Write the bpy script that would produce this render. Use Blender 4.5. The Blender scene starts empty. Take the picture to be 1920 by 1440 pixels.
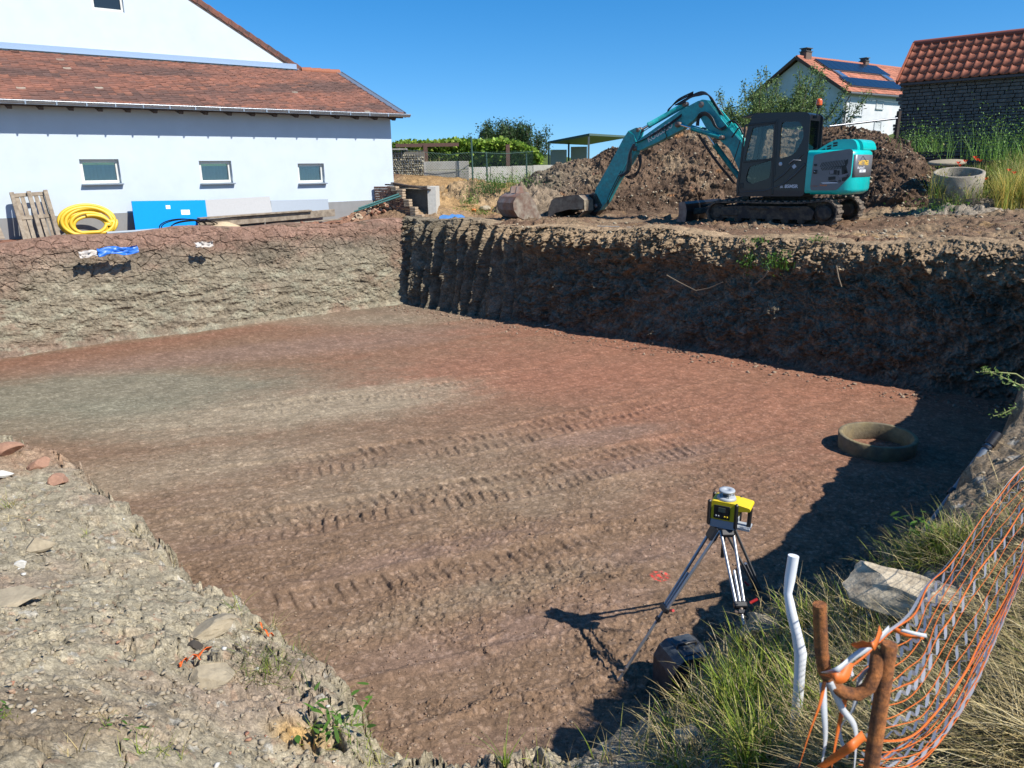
import bpy, math, random
import numpy as np
from mathutils import Vector, Matrix
random.seed(7)
SC = bpy.context.scene
COL = SC.collection
R = math.radians

# ------------------------------------------------------------------ camera
F_PX, CX, CY = 1400.0, 960.0, 720.0          # focal length and centre in 1920x1440 pixels
PITCH, ROLL, EYE = math.atan(403/1400.0), R(0.8), 1.45
_f = np.array([0, math.cos(PITCH), -math.sin(PITCH)]); _r0 = np.array([1.0, 0, 0]); _u0 = np.cross(_r0, _f)
_c, _s = math.cos(ROLL), math.sin(ROLL)
CR, CU, CF = _r0*_c-_u0*_s, _u0*_c+_r0*_s, _f
P0 = np.array([0, 0, EYE])
cam_d = bpy.data.cameras.new('camera'); cam = bpy.data.objects.new('camera', cam_d); COL.objects.link(cam)
cam_d.sensor_width = 36; cam_d.lens = F_PX/1920*36; cam_d.clip_start = 0.05; cam_d.clip_end = 6000
M = Matrix(((CR[0], CU[0], -CF[0], 0), (CR[1], CU[1], -CF[1], 0), (CR[2], CU[2], -CF[2], EYE), (0, 0, 0, 1)))
cam.matrix_world = M
SC.camera = cam
cam_d.dof.use_dof = True; cam_d.dof.focus_distance = 6.0; cam_d.dof.aperture_fstop = 11
# ------------------------------------------------------------------ sky and sun
SUN_AZ, SUN_EL = R(123), R(46)
w = bpy.data.worlds.new('World'); SC.world = w; w.use_nodes = True
nt = w.node_tree; nt.nodes.clear()
sky = nt.nodes.new('ShaderNodeTexSky'); sky.sky_type = 'NISHITA'; sky.sun_disc = False
sky.sun_elevation = SUN_EL; sky.sun_rotation = SUN_AZ; sky.altitude = 300; sky.air_density = 1.0; sky.dust_density = 0.4; sky.ozone_density = 4.5
bg = nt.nodes.new('ShaderNodeBackground'); bg.inputs[1].default_value = 0.080
wo = nt.nodes.new('ShaderNodeOutputWorld')
stc = nt.nodes.new('ShaderNodeTexCoord'); sad = nt.nodes.new('ShaderNodeVectorMath'); sad.inputs[1].default_value = (0, 0, 0.08)
snm = nt.nodes.new('ShaderNodeVectorMath'); snm.operation = 'NORMALIZE'; shs = nt.nodes.new('ShaderNodeHueSaturation'); shs.inputs['Saturation'].default_value = 1.36; shs.inputs['Value'].default_value = 1.4
nt.links.new(stc.outputs['Generated'], sad.inputs[0]); nt.links.new(sad.outputs[0], snm.inputs[0]); nt.links.new(snm.outputs[0], sky.inputs[0])
nt.links.new(sky.outputs[0], shs.inputs['Color']); nt.links.new(shs.outputs[0], bg.inputs[0]); nt.links.new(bg.outputs[0], wo.inputs[0])
sl = bpy.data.lights.new('sun', 'SUN'); sl.energy = 5.0; sl.angle = R(0.5); sl.color = (1.0, 0.955, 0.88)
so = bpy.data.objects.new('sun', sl); COL.objects.link(so)
SUN = Vector((math.sin(SUN_AZ)*math.cos(SUN_EL), math.cos(SUN_AZ)*math.cos(SUN_EL), math.sin(SUN_EL)))
so.rotation_euler = SUN.to_track_quat('Z', 'Y').to_euler()
SC.view_settings.view_transform = 'Standard'; SC.view_settings.look = 'None'
SC.view_settings.exposure = 0.58; SC.view_settings.gamma = 1.0
try:
    SC.cycles.max_bounces = 6; SC.cycles.transparent_max_bounces = 12
except Exception: pass

# ------------------------------------------------------------------ placing helpers (rays of the survey photo)
def ray(x, y): return CF + CR*(x-CX)/F_PX - CU*(y-CY)/F_PX
def atz(x, y, z): d = ray(x, y); return P0 + d*(z-EYE)/d[2]
def aty(x, y, Y): d = ray(x, y); return P0 + d*Y/d[1]
def onplane(x, y, q, n):
    d = ray(x, y); q = np.array(q, float); n = np.array(n, float)
    return P0 + d*(((q-P0)@n)/(d@n))

# ------------------------------------------------------------------ noise
def _perm(seed):
    rs = np.random.RandomState(seed); p = rs.permutation(256); return np.concatenate([p, p, p])
_GC = np.cos(np.arange(256)*2*np.pi/256); _GS = np.sin(np.arange(256)*2*np.pi/256)
def pn2(x, y, seed=0):
    p = _perm(seed); xi = np.floor(x).astype(np.int32); yi = np.floor(y).astype(np.int32)
    xf = x-xi; yf = y-yi; xi &= 255; yi &= 255
    u = xf*xf*xf*(xf*(xf*6-15)+10); v = yf*yf*yf*(yf*(yf*6-15)+10)
    def g(ix, iy, dx, dy):
        a = p[p[ix & 255]+(iy & 255)]; return _GC[a]*dx+_GS[a]*dy
    n00 = g(xi, yi, xf, yf); n10 = g(xi+1, yi, xf-1, yf); n01 = g(xi, yi+1, xf, yf-1); n11 = g(xi+1, yi+1, xf-1, yf-1)
    return ((n00*(1-u)+n10*u)*(1-v)+(n01*(1-u)+n11*u)*v)*1.5
def fbm(x, y, octv=4, gain=0.5, lac=2.03, seed=0, ridge=False):
    s = np.zeros_like(x, dtype=float); a = 1.0; t = 0
    for i in range(octv):
        n = pn2(x+i*17.3, y-i*9.1, seed+i)
        if ridge: n = 1-2*np.abs(n)
        s += a*n; t += a; a *= gain; x = x*lac; y = y*lac
    return s/t
def cells(x, y, seed=0, jit=0.9):
    """worley noise: returns F1, F2 and a random value per nearest cell"""
    p = _perm(seed); xi = np.floor(x).astype(np.int64); yi = np.floor(y).astype(np.int64)
    f1 = np.full(x.shape, 9.0); f2 = np.full(x.shape, 9.0); rid = np.zeros(x.shape)
    for dx in (-1, 0, 1):
        for dy in (-1, 0, 1):
            cx = xi+dx; cy = yi+dy; h = p[p[cx & 255]+(cy & 255)]; h2 = p[h+37]; h3 = p[h+91]
            px = cx+0.5+(h/255.0-0.5)*jit; py = cy+0.5+(h2/255.0-0.5)*jit
            d = np.hypot(px-x, py-y); m = d < f1
            f2 = np.where(m, f1, np.minimum(f2, d)); rid = np.where(m, h3/255.0, rid); f1 = np.where(m, d, f1)
    return f1, f2, rid
def blocky(x, y, seed=0, edge=.10, tilt=.8, thr=0.0, warp=.45):
    """angular broken lumps with dark seams between them, height about 0..1"""
    wx = x+warp*pn2(x*1.7, y*1.7, seed+50); wy = y+warp*pn2(x*1.7+9, y*1.7, seed+51)
    p = _perm(seed); xi = np.floor(wx).astype(np.int32); yi = np.floor(wy).astype(np.int32)
    f1 = np.full(x.shape, 9.0); f2 = np.full(x.shape, 9.0); hh = np.zeros(x.shape); rr = np.zeros(x.shape)
    for dx in (-1, 0, 1):
        for dy in (-1, 0, 1):
            cx = xi+dx; cy = yi+dy; h = p[p[cx & 255]+(cy & 255)]; h2 = p[h+37]; h3 = p[h+91]; ox = wx-(cx+.5+(h/255.0-.5)*.9); oy = wy-(cy+.5+(h2/255.0-.5)*.9)
            d = np.hypot(ox, oy); m = d < f1; f2 = np.where(m, f1, np.minimum(f2, d)); f1 = np.where(m, d, f1)
            hh = np.where(m, h3/255.0*.7+tilt*(ox*_GC[h3]+oy*_GS[h3]), hh); rr = np.where(m, h/255.0, rr)
    return np.clip(hh+.3, 0, 1.4)*sst(0, edge, f2-f1)*(rr >= thr), rr
def sst(a, b, x): t = np.clip((x-a)/(b-a), 0, 1); return t*t*(3-2*t)
def mix(a, b, t): return a*(1-t[..., None])+b*t[..., None]
def C3(r, g, b): return np.array([r, g, b], float)

# ------------------------------------------------------------------ polygon helpers
def seg_dist(x, y, poly, closed=False):
    d = np.full(x.shape, 1e9); n = len(poly)
    for i in range(n if closed else n-1):
        ax, ay = poly[i][:2]; bx, by = poly[(i+1) % n][:2]; ex, ey = bx-ax, by-ay
        t = np.clip(((x-ax)*ex+(y-ay)*ey)/(ex*ex+ey*ey+1e-12), 0, 1)
        d = np.minimum(d, np.hypot(x-ax-t*ex, y-ay-t*ey))
    return d
def inside(x, y, poly):
    c = np.zeros(x.shape, bool); n = len(poly)
    for i in range(n):
        x1, y1 = poly[i][:2]; x2, y2 = poly[(i+1) % n][:2]
        if y1 == y2: continue
        c ^= ((y1 > y) != (y2 > y)) & (x < (x2-x1)*(y-y1)/(y2-y1)+x1)
    return c

# ------------------------------------------------------------------ materials
ALB = 0.80            # one scale for all base colours, measured against the sun above
def mat(name, color=(0.5, 0.5, 0.5), rough=0.8, metal=0.0, noise=0.0, nscale=8.0, bump=0.0, bscale=None, col2=None,
        attr=None, spec=None, trans=0.0, emit=None, bdist=0.02, wave=None, fine=0.0, coat=0.0, n2=None):
    m = bpy.data.materials.new(name); m.use_nodes = True; t = m.node_tree; N = t.nodes; L = t.links
    b = N['Principled BSDF']; b.inputs['Roughness'].default_value = rough; b.inputs['Metallic'].default_value = metal
    if spec is not None: b.inputs['Specular IOR Level'].default_value = spec
    if coat: b.inputs['Coat Weight'].default_value = coat
    tc = N.new('ShaderNodeTexCoord'); src = tc.outputs['Object']
    if attr:
        a = N.new('ShaderNodeAttribute'); a.attribute_name = attr; cs = a.outputs['Color']
    else:
        rgb = N.new('ShaderNodeRGB'); rgb.outputs[0].default_value = (*[c*ALB for c in color], 1); cs = rgb.outputs[0]
    def nz(scale, detail=5.0, rgh=0.6):
        n = N.new('ShaderNodeTexNoise'); n.inputs['Scale'].default_value = scale; n.inputs['Detail'].default_value = detail
        n.inputs['Roughness'].default_value = rgh; L.new(src, n.inputs['Vector']); return n
    if col2 is not None:
        n = nz(nscale); r = N.new('ShaderNodeValToRGB'); r.color_ramp.elements[0].position = 0.40; r.color_ramp.elements[1].position = 0.62
        L.new(n.outputs['Fac'], r.inputs[0]); mx = N.new('ShaderNodeMixRGB'); mx.inputs[2].default_value = (*[c*ALB for c in col2], 1)
        L.new(r.outputs[0], mx.inputs[0]); L.new(cs, mx.inputs[1]); cs = mx.outputs[0]
    if noise > 0:
        n = nz(n2 or nscale*3.1); mr = N.new('ShaderNodeMapRange'); mr.inputs[1].default_value = 0.25; mr.inputs[2].default_value = 0.75
        mr.inputs[3].default_value = 1-noise; mr.inputs[4].default_value = 1+noise
        L.new(n.outputs['Fac'], mr.inputs[0]); mx = N.new('ShaderNodeMixRGB'); mx.blend_type = 'MULTIPLY'; mx.inputs[0].default_value = 1
        L.new(cs, mx.inputs[1]); L.new(mr.outputs[0], mx.inputs[2]); cs = mx.outputs[0]
    if fine > 0:
        n = nz((bscale or nscale)*4.7, 6, 0.75); mr = N.new('ShaderNodeMapRange'); mr.inputs[1].default_value = 0.3; mr.inputs[2].default_value = 0.7
        mr.inputs[3].default_value = 1-fine; mr.inputs[4].default_value = 1+fine
        L.new(n.outputs['Fac'], mr.inputs[0]); mx = N.new('ShaderNodeMixRGB'); mx.blend_type = 'MULTIPLY'; mx.inputs[0].default_value = 1
        L.new(cs, mx.inputs[1]); L.new(mr.outputs[0], mx.inputs[2]); cs = mx.outputs[0]
    L.new(cs, b.inputs['Base Color'])
    if bump > 0:
        n = nz(bscale or nscale*4, 8, 0.7); bp = N.new('ShaderNodeBump'); bp.inputs['Strength'].default_value = bump; bp.inputs['Distance'].default_value = bdist
        L.new(n.outputs['Fac'], bp.inputs['Height']); L.new(bp.outputs[0], b.inputs['Normal'])
    if trans > 0:
        tr = N.new('ShaderNodeBsdfTranslucent'); ms = N.new('ShaderNodeMixShader'); ms.inputs[0].default_value = trans
        L.new(cs, tr.inputs[0]); L.new(b.outputs[0], ms.inputs[1]); L.new(tr.outputs[0], ms.inputs[2])
        L.new(ms.outputs[0], N['Material Output'].inputs[0])
    return m
def soil_mat(name, s, grit=1.0, near=True):
    """broken earth: colour attribute, per-grain colour and relief at three grain sizes"""
    m = bpy.data.materials.new(name); m.use_nodes = True; t = m.node_tree; N = t.nodes; L = t.links; b = N['Principled BSDF']; b.inputs['Roughness'].default_value = .95; b.inputs['Specular IOR Level'].default_value = .12
    tc = N.new('ShaderNodeTexCoord'); a = N.new('ShaderNodeAttribute'); a.attribute_name = 'Col'; cs = a.outputs['Color']
    wn = N.new('ShaderNodeTexNoise'); wn.inputs['Scale'].default_value = 9*s; wn.inputs['Detail'].default_value = 3; L.new(tc.outputs['Object'], wn.inputs['Vector'])
    vm = N.new('ShaderNodeVectorMath'); vm.operation = 'MULTIPLY_ADD'; vm.inputs[1].default_value = (.10/s,)*3; L.new(wn.outputs['Color'], vm.inputs[0]); L.new(tc.outputs['Object'], vm.inputs[2]); src = vm.outputs[0]
    def mul(cs, val, lo, hi, f0, f1):
        mr = N.new('ShaderNodeMapRange'); mr.inputs[1].default_value = f0; mr.inputs[2].default_value = f1; mr.inputs[3].default_value = lo; mr.inputs[4].default_value = hi; L.new(val, mr.inputs[0])
        mx = N.new('ShaderNodeMixRGB'); mx.blend_type = 'MULTIPLY'; mx.inputs[0].default_value = 1; L.new(cs, mx.inputs[1]); L.new(mr.outputs[0], mx.inputs[2]); return mx.outputs[0]
    hs = []
    for k, (sc, col_, dist) in enumerate(((16*s, .30, .030/s), (46*s, .45, .013/s), (120*s, .45, .005/s))):
        v = N.new('ShaderNodeTexVoronoi'); v.inputs['Scale'].default_value = sc; v.inputs['Randomness'].default_value = 1; L.new(src, v.inputs['Vector']); sep = N.new('ShaderNodeSeparateColor'); L.new(v.outputs['Color'], sep.inputs[0])
        cs = mul(cs, sep.outputs[0], 1-col_*.45*grit, 1+col_*.45*grit, 0, 1)
        # height: rounded grain, raised at random
        mm = N.new('ShaderNodeMath'); mm.operation = 'SUBTRACT'; L.new(sep.outputs[1], mm.inputs[0]); L.new(v.outputs['Distance'], mm.inputs[1]); hs.append((mm.outputs[0], dist))
    n = N.new('ShaderNodeTexNoise'); n.inputs['Scale'].default_value = 4*s; n.inputs['Detail'].default_value = 9; n.inputs['Roughness'].default_value = .72; L.new(tc.outputs['Object'], n.inputs['Vector']); cs = mul(cs, n.outputs['Fac'], .76, 1.24, .3, .7)
    nb = N.new('ShaderNodeTexNoise'); nb.inputs['Scale'].default_value = 30*s; nb.inputs['Detail'].default_value = 8; nb.inputs['Roughness'].default_value = .8; L.new(tc.outputs['Object'], nb.inputs['Vector']); hs.append((nb.outputs['Fac'], .02/s))
    L.new(cs, b.inputs['Base Color']); nrm = None
    for o, d in hs:
        bp = N.new('ShaderNodeBump'); bp.inputs['Strength'].default_value = .8; bp.inputs['Distance'].default_value = d*.34*grit; L.new(o, bp.inputs['Height'])
        if nrm: L.new(nrm, bp.inputs['Normal'])
        nrm = bp.outputs[0]
    L.new(nrm, b.inputs['Normal']); return m
def glass_mat(name, tint=(0.55, 0.68, 0.66), alpha=0.35):
    """thin tinted pane: a mix of clear and glossy, both from real shading"""
    m = bpy.data.materials.new(name); m.use_nodes = True; t = m.node_tree; N = t.nodes; L = t.links
    N.remove(N['Principled BSDF'])
    a = N.new('ShaderNodeBsdfTransparent'); a.inputs[0].default_value = (*tint, 1)
    g = N.new('ShaderNodeBsdfGlossy'); g.inputs['Roughness'].default_value = 0.03; g.inputs[0].default_value = (0.9, 0.95, 1, 1)
    f = N.new('ShaderNodeFresnel'); f.inputs[0].default_value = 1.5
    mm = N.new('ShaderNodeMath'); mm.operation = 'ADD'; mm.inputs[1].default_value = alpha
    L.new(f.outputs[0], mm.inputs[0]); ms = N.new('ShaderNodeMixShader'); L.new(mm.outputs[0], ms.inputs[0])
    L.new(a.outputs[0], ms.inputs[1]); L.new(g.outputs[0], ms.inputs[2]); L.new(ms.outputs[0], N['Material Output'].inputs[0])
    return m

# ------------------------------------------------------------------ objects
def rnd_poly(poly, r, n=3):
    """rounds the corners of a polygon"""
    out = []; m = len(poly)
    for i in range(m):
        p = Vector(poly[i][:2]); a = Vector(poly[i-1][:2]); b = Vector(poly[(i+1) % m][:2]); da = a-p; db = b-p
        q = min(r, da.length*.45, db.length*.45); A = p+da.normalized()*q; B = p+db.normalized()*q
        for k in range(n+1):
            t = k/n; v = A*(1-t)**2+p*2*t*(1-t)+B*t*t; out.append((v.x, v.y))
    return out
def tag(o, label=None, cat=None, group=None, kind=None):
    if label: o['label'] = label
    if cat: o['category'] = cat
    if group: o['group'] = group
    if kind: o['kind'] = kind
    return o
def empty(name, loc=(0, 0, 0), rz=0.0, label=None, cat=None, group=None, parent=None):
    o = bpy.data.objects.new(name, None); COL.objects.link(o); o.location = [float(v) for v in loc]; o.rotation_euler = (0, 0, rz)
    if parent: o.parent = parent
    return tag(o, label, cat, group)
def link(name, me, parent=None, loc=None):
    o = bpy.data.objects.new(name, me); COL.objects.link(o)
    if parent: o.parent = parent
    if loc is not None: o.location = [float(v) for v in loc]
    return o
def copy_tree(o, parent=None):
    c = o.copy(); COL.objects.link(c)
    if parent: c.parent = parent
    for ch in [k for k in bpy.data.objects if k.parent == o]: copy_tree(ch, c)
    return c
def np_mesh(name, V, Fq, materials, cols=None, smooth=False, midx=None):
    me = bpy.data.meshes.new(name); V = np.ascontiguousarray(V, np.float32); Fq = np.ascontiguousarray(Fq, np.int32)
    k = Fq.shape[1]; me.vertices.add(len(V)); me.vertices.foreach_set('co', V.ravel())
    me.loops.add(Fq.size); me.loops.foreach_set('vertex_index', Fq.ravel())
    me.polygons.add(len(Fq)); me.polygons.foreach_set('loop_start', np.arange(0, Fq.size, k, dtype=np.int32))
    me.polygons.foreach_set('loop_total', np.full(len(Fq), k, np.int32))
    if smooth: me.polygons.foreach_set('use_smooth', np.ones(len(Fq), bool))
    for m in (materials if isinstance(materials, (list, tuple)) else [materials]): me.materials.append(m)
    if midx is not None: me.polygons.foreach_set('material_index', np.ascontiguousarray(midx, np.int32))
    me.update(calc_edges=True)
    if cols is not None:
        a = me.color_attributes.new('Col', 'FLOAT_COLOR', 'POINT')
        c4 = np.ones((len(V), 4), np.float32); c4[:, :3] = np.clip(cols*ALB, 0, 1); a.data.foreach_set('color', c4.ravel())
    return me
def grid_faces(nr, nc, keep=None):
    i = np.arange(nr-1)[:, None]*nc+np.arange(nc-1)[None, :]
    q = np.stack([i, i+1, i+nc+1, i+nc], -1).reshape(-1, 4)
    if keep is not None:
        k = keep.reshape(-1); q = q[k[q].all(1)]
    return q
def sheet(name, X, Y, Z, m, cols, keep=None, smooth=False, kind='structure', flip=False):
    nr, nc = X.shape; V = np.stack([X, Y, Z], -1).reshape(-1, 3); q = grid_faces(nr, nc, keep)
    if flip: q = q[:, ::-1]
    used = np.zeros(len(V), bool); used[q.ravel()] = True; idx = np.cumsum(used)-1
    me = np_mesh(name, V[used], idx[q], m, cols.reshape(-1, 3)[used], smooth)
    o = link(name, me)
    if kind: o['kind'] = kind
    return o

class MB:
    """collects shapes and links them as ONE mesh"""
    def __init__(s): s.v = []; s.f = []; s.mi = []; s.sm = []; s.cur = 0
    def add(s, vs, fs, smooth=False):
        b = len(s.v); s.v += [tuple(float(c) for c in v) for v in vs]; s.f += [tuple(b+i for i in f) for f in fs]
        s.mi += [s.cur]*len(fs); s.sm += [smooth]*len(fs); return s
    def box(s, c, d, rot=None, taper=1.0, bev=0.0):
        x, y, z = [k/2 for k in d]
        if bev > 0:
            b = min(bev, x*.9, y*.9, z*.9); pts = []; fs = []
            for sx in (-1, 1):
                for sy in (-1, 1):
                    for sz in (-1, 1):
                        pts += [(sx*x, sy*(y-b), sz*(z-b)), (sx*(x-b), sy*y, sz*(z-b)), (sx*(x-b), sy*(y-b), sz*z)]
            def I(sx, sy, sz, k): return (((sx > 0)*2+(sy > 0))*2+(sz > 0))*3+k
            for a in (-1, 1):
                fs.append([I(a, -1, -1, 0), I(a, 1, -1, 0), I(a, 1, 1, 0), I(a, -1, 1, 0)][::a])
                fs.append([I(-1, a, -1, 1), I(-1, a, 1, 1), I(1, a, 1, 1), I(1, a, -1, 1)][::a])
                fs.append([I(-1, -1, a, 2), I(1, -1, a, 2), I(1, 1, a, 2), I(-1, 1, a, 2)][::a])
                for c2 in (-1, 1):
                    fs.append([I(a, c2, -1, 0), I(a, c2, 1, 0), I(a, c2, 1, 1), I(a, c2, -1, 1)][::-a*c2])
                    fs.append([I(-1, a, c2, 1), I(1, a, c2, 1), I(1, a, c2, 2), I(-1, a, c2, 2)][::a*c2*-1])
                    fs.append([I(a, -1, c2, 0), I(a, 1, c2, 0), I(a, 1, c2, 2), I(a, -1, c2, 2)][::a*c2])
                    for c3 in (-1, 1): fs.append([I(a, c2, c3, 0), I(a, c2, c3, 1), I(a, c2, c3, 2)][::a*c2*c3])
            vs = pts
        else:
            vs = [(sx*x*(taper if sz > 0 else 1), sy*y*(taper if sz > 0 else 1), sz*z) for sz in (-1, 1) for sy in (-1, 1) for sx in (-1, 1)]
            fs = [(0, 2, 3, 1), (4, 5, 7, 6), (0, 1, 5, 4), (2, 6, 7, 3), (0, 4, 6, 2), (1, 3, 7, 5)]
        Mx = Matrix.Translation(Vector([float(k) for k in c]))
        if rot is not None: Mx = Mx @ (rot.to_4x4() if hasattr(rot, 'to_4x4') else Matrix.Rotation(rot, 4, 'Z'))
        return s.add([Mx @ Vector(v) for v in vs], fs)
    def beam(s, a, b, w, h, up=(0, 0, 1), bev=0.0):
        a = Vector([float(k) for k in a]); b = Vector([float(k) for k in b]); d = b-a; L = d.length; x = d.normalized()
        u = Vector(up); y = u.cross(x)
        if y.length < 1e-4: y = Vector((1, 0, 0)).cross(x)
        y.normalize(); z = x.cross(y); m = Matrix((x, y, z)).transposed()
        return s.box((a+b)/2, (L, w, h), m, bev=bev)
    def tube(s, pts, r, n=8, caps=True, smooth=True):
        P = [Vector([float(k) for k in p]) for p in pts]; rr = r if isinstance(r, (list, tuple)) else [r]*len(P)
        vs = []; fs = []; prev = None
        for i, p in enumerate(P):
            d = (P[min(i+1, len(P)-1)]-P[max(i-1, 0)])
            if d.length < 1e-9: d = Vector((0, 0, 1))
            d.normalize()
            if prev is None:
                a = Vector((0, 0, 1)) if abs(d.z) < .9 else Vector((1, 0, 0)); u = d.cross(a).normalized()
            else:
                u = prev-d*prev.dot(d)
                u = u.normalized() if u.length > 1e-6 else d.orthogonal().normalized()
            prev = u; v = d.cross(u)
            for k in range(n):
                t = 2*math.pi*k/n; vs.append(p+(u*math.cos(t)+v*math.sin(t))*rr[i])
        for i in range(len(P)-1):
            for k in range(n): fs.append((i*n+k, i*n+(k+1) % n, (i+1)*n+(k+1) % n, (i+1)*n+k))
        s.add(vs, fs, smooth)
        if caps:
            m = len(P)-1; s.add(vs[:n], [tuple(reversed(range(n)))]); s.add(vs[m*n:], [tuple(range(n))])
        return s
    def prism(s, poly, y0, y1, frame=None, cap=True, smooth=False):
        """polygon given in (x,z), pushed along y; frame maps local to world"""
        n = len(poly); a = 0
        for i in range(n):
            a += poly[i][0]*poly[(i+1) % n][1]-poly[(i+1) % n][0]*poly[i][1]
        if a < 0: poly = poly[::-1]
        vs = [(p[0], y0, p[1]) for p in poly]+[(p[0], y1, p[1]) for p in poly]
        if frame is not None: vs = [frame @ Vector(v) for v in vs]
        fs = [(i, i+n, (i+1) % n+n, (i+1) % n) for i in range(n)]
        if y1 < y0: fs = [f[::-1] for f in fs]
        s.add(vs, fs, smooth)
        if cap:
            A = tuple(range(n)); B = tuple(range(2*n-1, n-1, -1))
            if y1 < y0: A, B = A[::-1], B[::-1]
            s.add(vs, [A, B])
        return s
    def lathe(s, prof, n=24, c=(0, 0, 0), rot=None, smooth=True, close=False):
        vs = []; fs = []
        for (r, z) in prof:
            for k in range(n):
                t = 2*math.pi*k/n; vs.append(Vector((r*math.cos(t), r*math.sin(t), z)))
        m = len(prof)
        for i in range(m if close else m-1):
            j = (i+1) % m
            for k in range(n): fs.append((i*n+k, i*n+(k+1) % n, j*n+(k+1) % n, j*n+k))
        if rot is not None: vs = [rot @ v for v in vs]
        c = Vector([float(k) for k in c]); return s.add([v+c for v in vs], fs, smooth)
    def build(s, name, m, parent=None, loc=None, smooth=None, bevel=None):
        me = bpy.data.meshes.new(name); me.from_pydata(s.v, [], s.f)
        for k in (m if isinstance(m, (list, tuple)) else [m]): me.materials.append(k)
        me.polygons.foreach_set('material_index', s.mi)
        me.polygons.foreach_set('use_smooth', s.sm if smooth is None else [smooth]*len(s.f))
        me.update(); o = link(name, me, parent, loc)
        if bevel:
            md = o.modifiers.new('bevel', 'BEVEL'); md.width = bevel; md.segments = 2; md.limit_method = 'ANGLE'; md.angle_limit = R(35)
        return o
def plate(name, outline, holes, thick, m, frame, parent=None, bevel=0.0):
    """flat plate with openings: outline in (u,v), frame maps (u,v,w) to parent space"""
    cu = bpy.data.curves.new(name, 'CURVE'); cu.dimensions = '2D'; cu.fill_mode = 'BOTH'; cu.extrude = thick/2; cu.bevel_depth = bevel
    for pl in [outline]+list(holes):
        sp = cu.splines.new('POLY'); sp.points.add(len(pl)-1); sp.use_cyclic_u = True
        for i, q in enumerate(pl): sp.points[i].co = (float(q[0]), float(q[1]), 0, 1)
    t = bpy.data.objects.new(name, cu); COL.objects.link(t); dg = bpy.context.evaluated_depsgraph_get(); dg.update()
    me = bpy.data.meshes.new_from_object(t.evaluated_get(dg)); bpy.data.objects.remove(t); bpy.data.curves.remove(cu)
    me.transform(frame); me.materials.clear(); me.materials.append(m); me.name = name
    return link(name, me, parent)
def text_mesh(name, body, size, m, M4, parent=None, extrude=0.002, bold=0.0, sx=1.0):
    cu = bpy.data.curves.new(name, 'FONT'); cu.body = body; cu.size = size; cu.extrude = extrude; cu.offset = bold; cu.align_x = 'LEFT'
    t = bpy.data.objects.new(name, cu); COL.objects.link(t)
    dg = bpy.context.evaluated_depsgraph_get(); dg.update()
    me = bpy.data.meshes.new_from_object(t.evaluated_get(dg)); bpy.data.objects.remove(t); bpy.data.curves.remove(cu)
    me.transform(M4 @ Matrix.Diagonal((sx, 1, 1, 1))); me.materials.clear(); me.materials.append(m); me.name = name
    return link(name, me, parent)
def frame3(o, x, y, z):
    m = Matrix((Vector(x), Vector(y), Vector(z))).transposed().to_4x4(); m.translation = Vector([float(k) for k in o]); return m

# ------------------------------------------------------------------ blades, leaves
def blades(P, h, w, lean, az, curl, cols, seg=4, leaf=False):
    """P (n,3); returns vertices, quads, colours of curved tapering blades"""
    n = len(P); t = np.linspace(0, 1, seg+1)[None, :]; dx = np.cos(az)[:, None]; dy = np.sin(az)[:, None]
    ang = lean[:, None]+curl[:, None]*t; ds = h[:, None]/seg
    hx = np.concatenate([np.zeros((n, 1)), np.cumsum(np.sin(ang[:, :-1])*ds, 1)], 1); hz = np.concatenate([np.zeros((n, 1)), np.cumsum(np.cos(ang[:, :-1])*ds, 1)], 1)
    cx = P[:, :1]+dx*hx; cy = P[:, 1:2]+dy*hx; cz = P[:, 2:3]+hz; a2 = az+np.random.RandomState(3).uniform(.8, 2.3, n)
    wd = w[:, None]*((np.sin(np.pi*np.clip(t*.97+.03, 0, 1)**.75)*.95+.05) if leaf else (1-t**1.6*.92))/2; wx = np.cos(a2)[:, None]*wd; wy = np.sin(a2)[:, None]*wd
    V = np.stack([np.stack([cx-wx, cy-wy, cz], -1), np.stack([cx+wx, cy+wy, cz], -1)], 2).reshape(-1, 3)
    b = (np.arange(n)*(seg+1)*2)[:, None]+np.arange(seg)[None, :]*2
    F = np.stack([b, b+1, b+3, b+2], -1).reshape(-1, 4); return V, F, np.repeat(cols, (seg+1)*2, 0)
def leaves(P, size, cols, rs, flat=0.0, aspect=.55, fold=True):
    """folded diamond leaves at random orientation"""
    n = len(P); a = rs.normal(size=(n, 3)); a[:, 2] *= (1-flat); a /= np.linalg.norm(a, axis=1)[:, None]
    b = rs.normal(size=(n, 3)); b -= (b*a).sum(1)[:, None]*a; b /= np.linalg.norm(b, axis=1)[:, None]; c = np.cross(a, b)
    s = size[:, None]; V = np.stack([P, P+a*s*.45+b*s*aspect*.5+c*s*.12, P+a*s, P+a*s*.45-b*s*aspect*.5+c*s*.12], 1).reshape(-1, 3)
    F = (np.arange(n)*4)[:, None]+np.arange(4)[None]; return V, F, np.repeat(cols, 4, 0)
def joinm(parts):
    V = []; F = []; C = []; o = 0
    for v, f, c in parts: V.append(v); F.append(f+o); C.append(c); o += len(v)
    return np.concatenate(V), np.concatenate(F), np.concatenate(C)
LEAF = mat('leaf', attr='Col', rough=0.55, trans=0.35, spec=0.3)
def plant(name, parts, parent=None, m=None):
    V, F, C = joinm(parts); return link(name, np_mesh(name, V, F, m or LEAF, C), parent)
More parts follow.
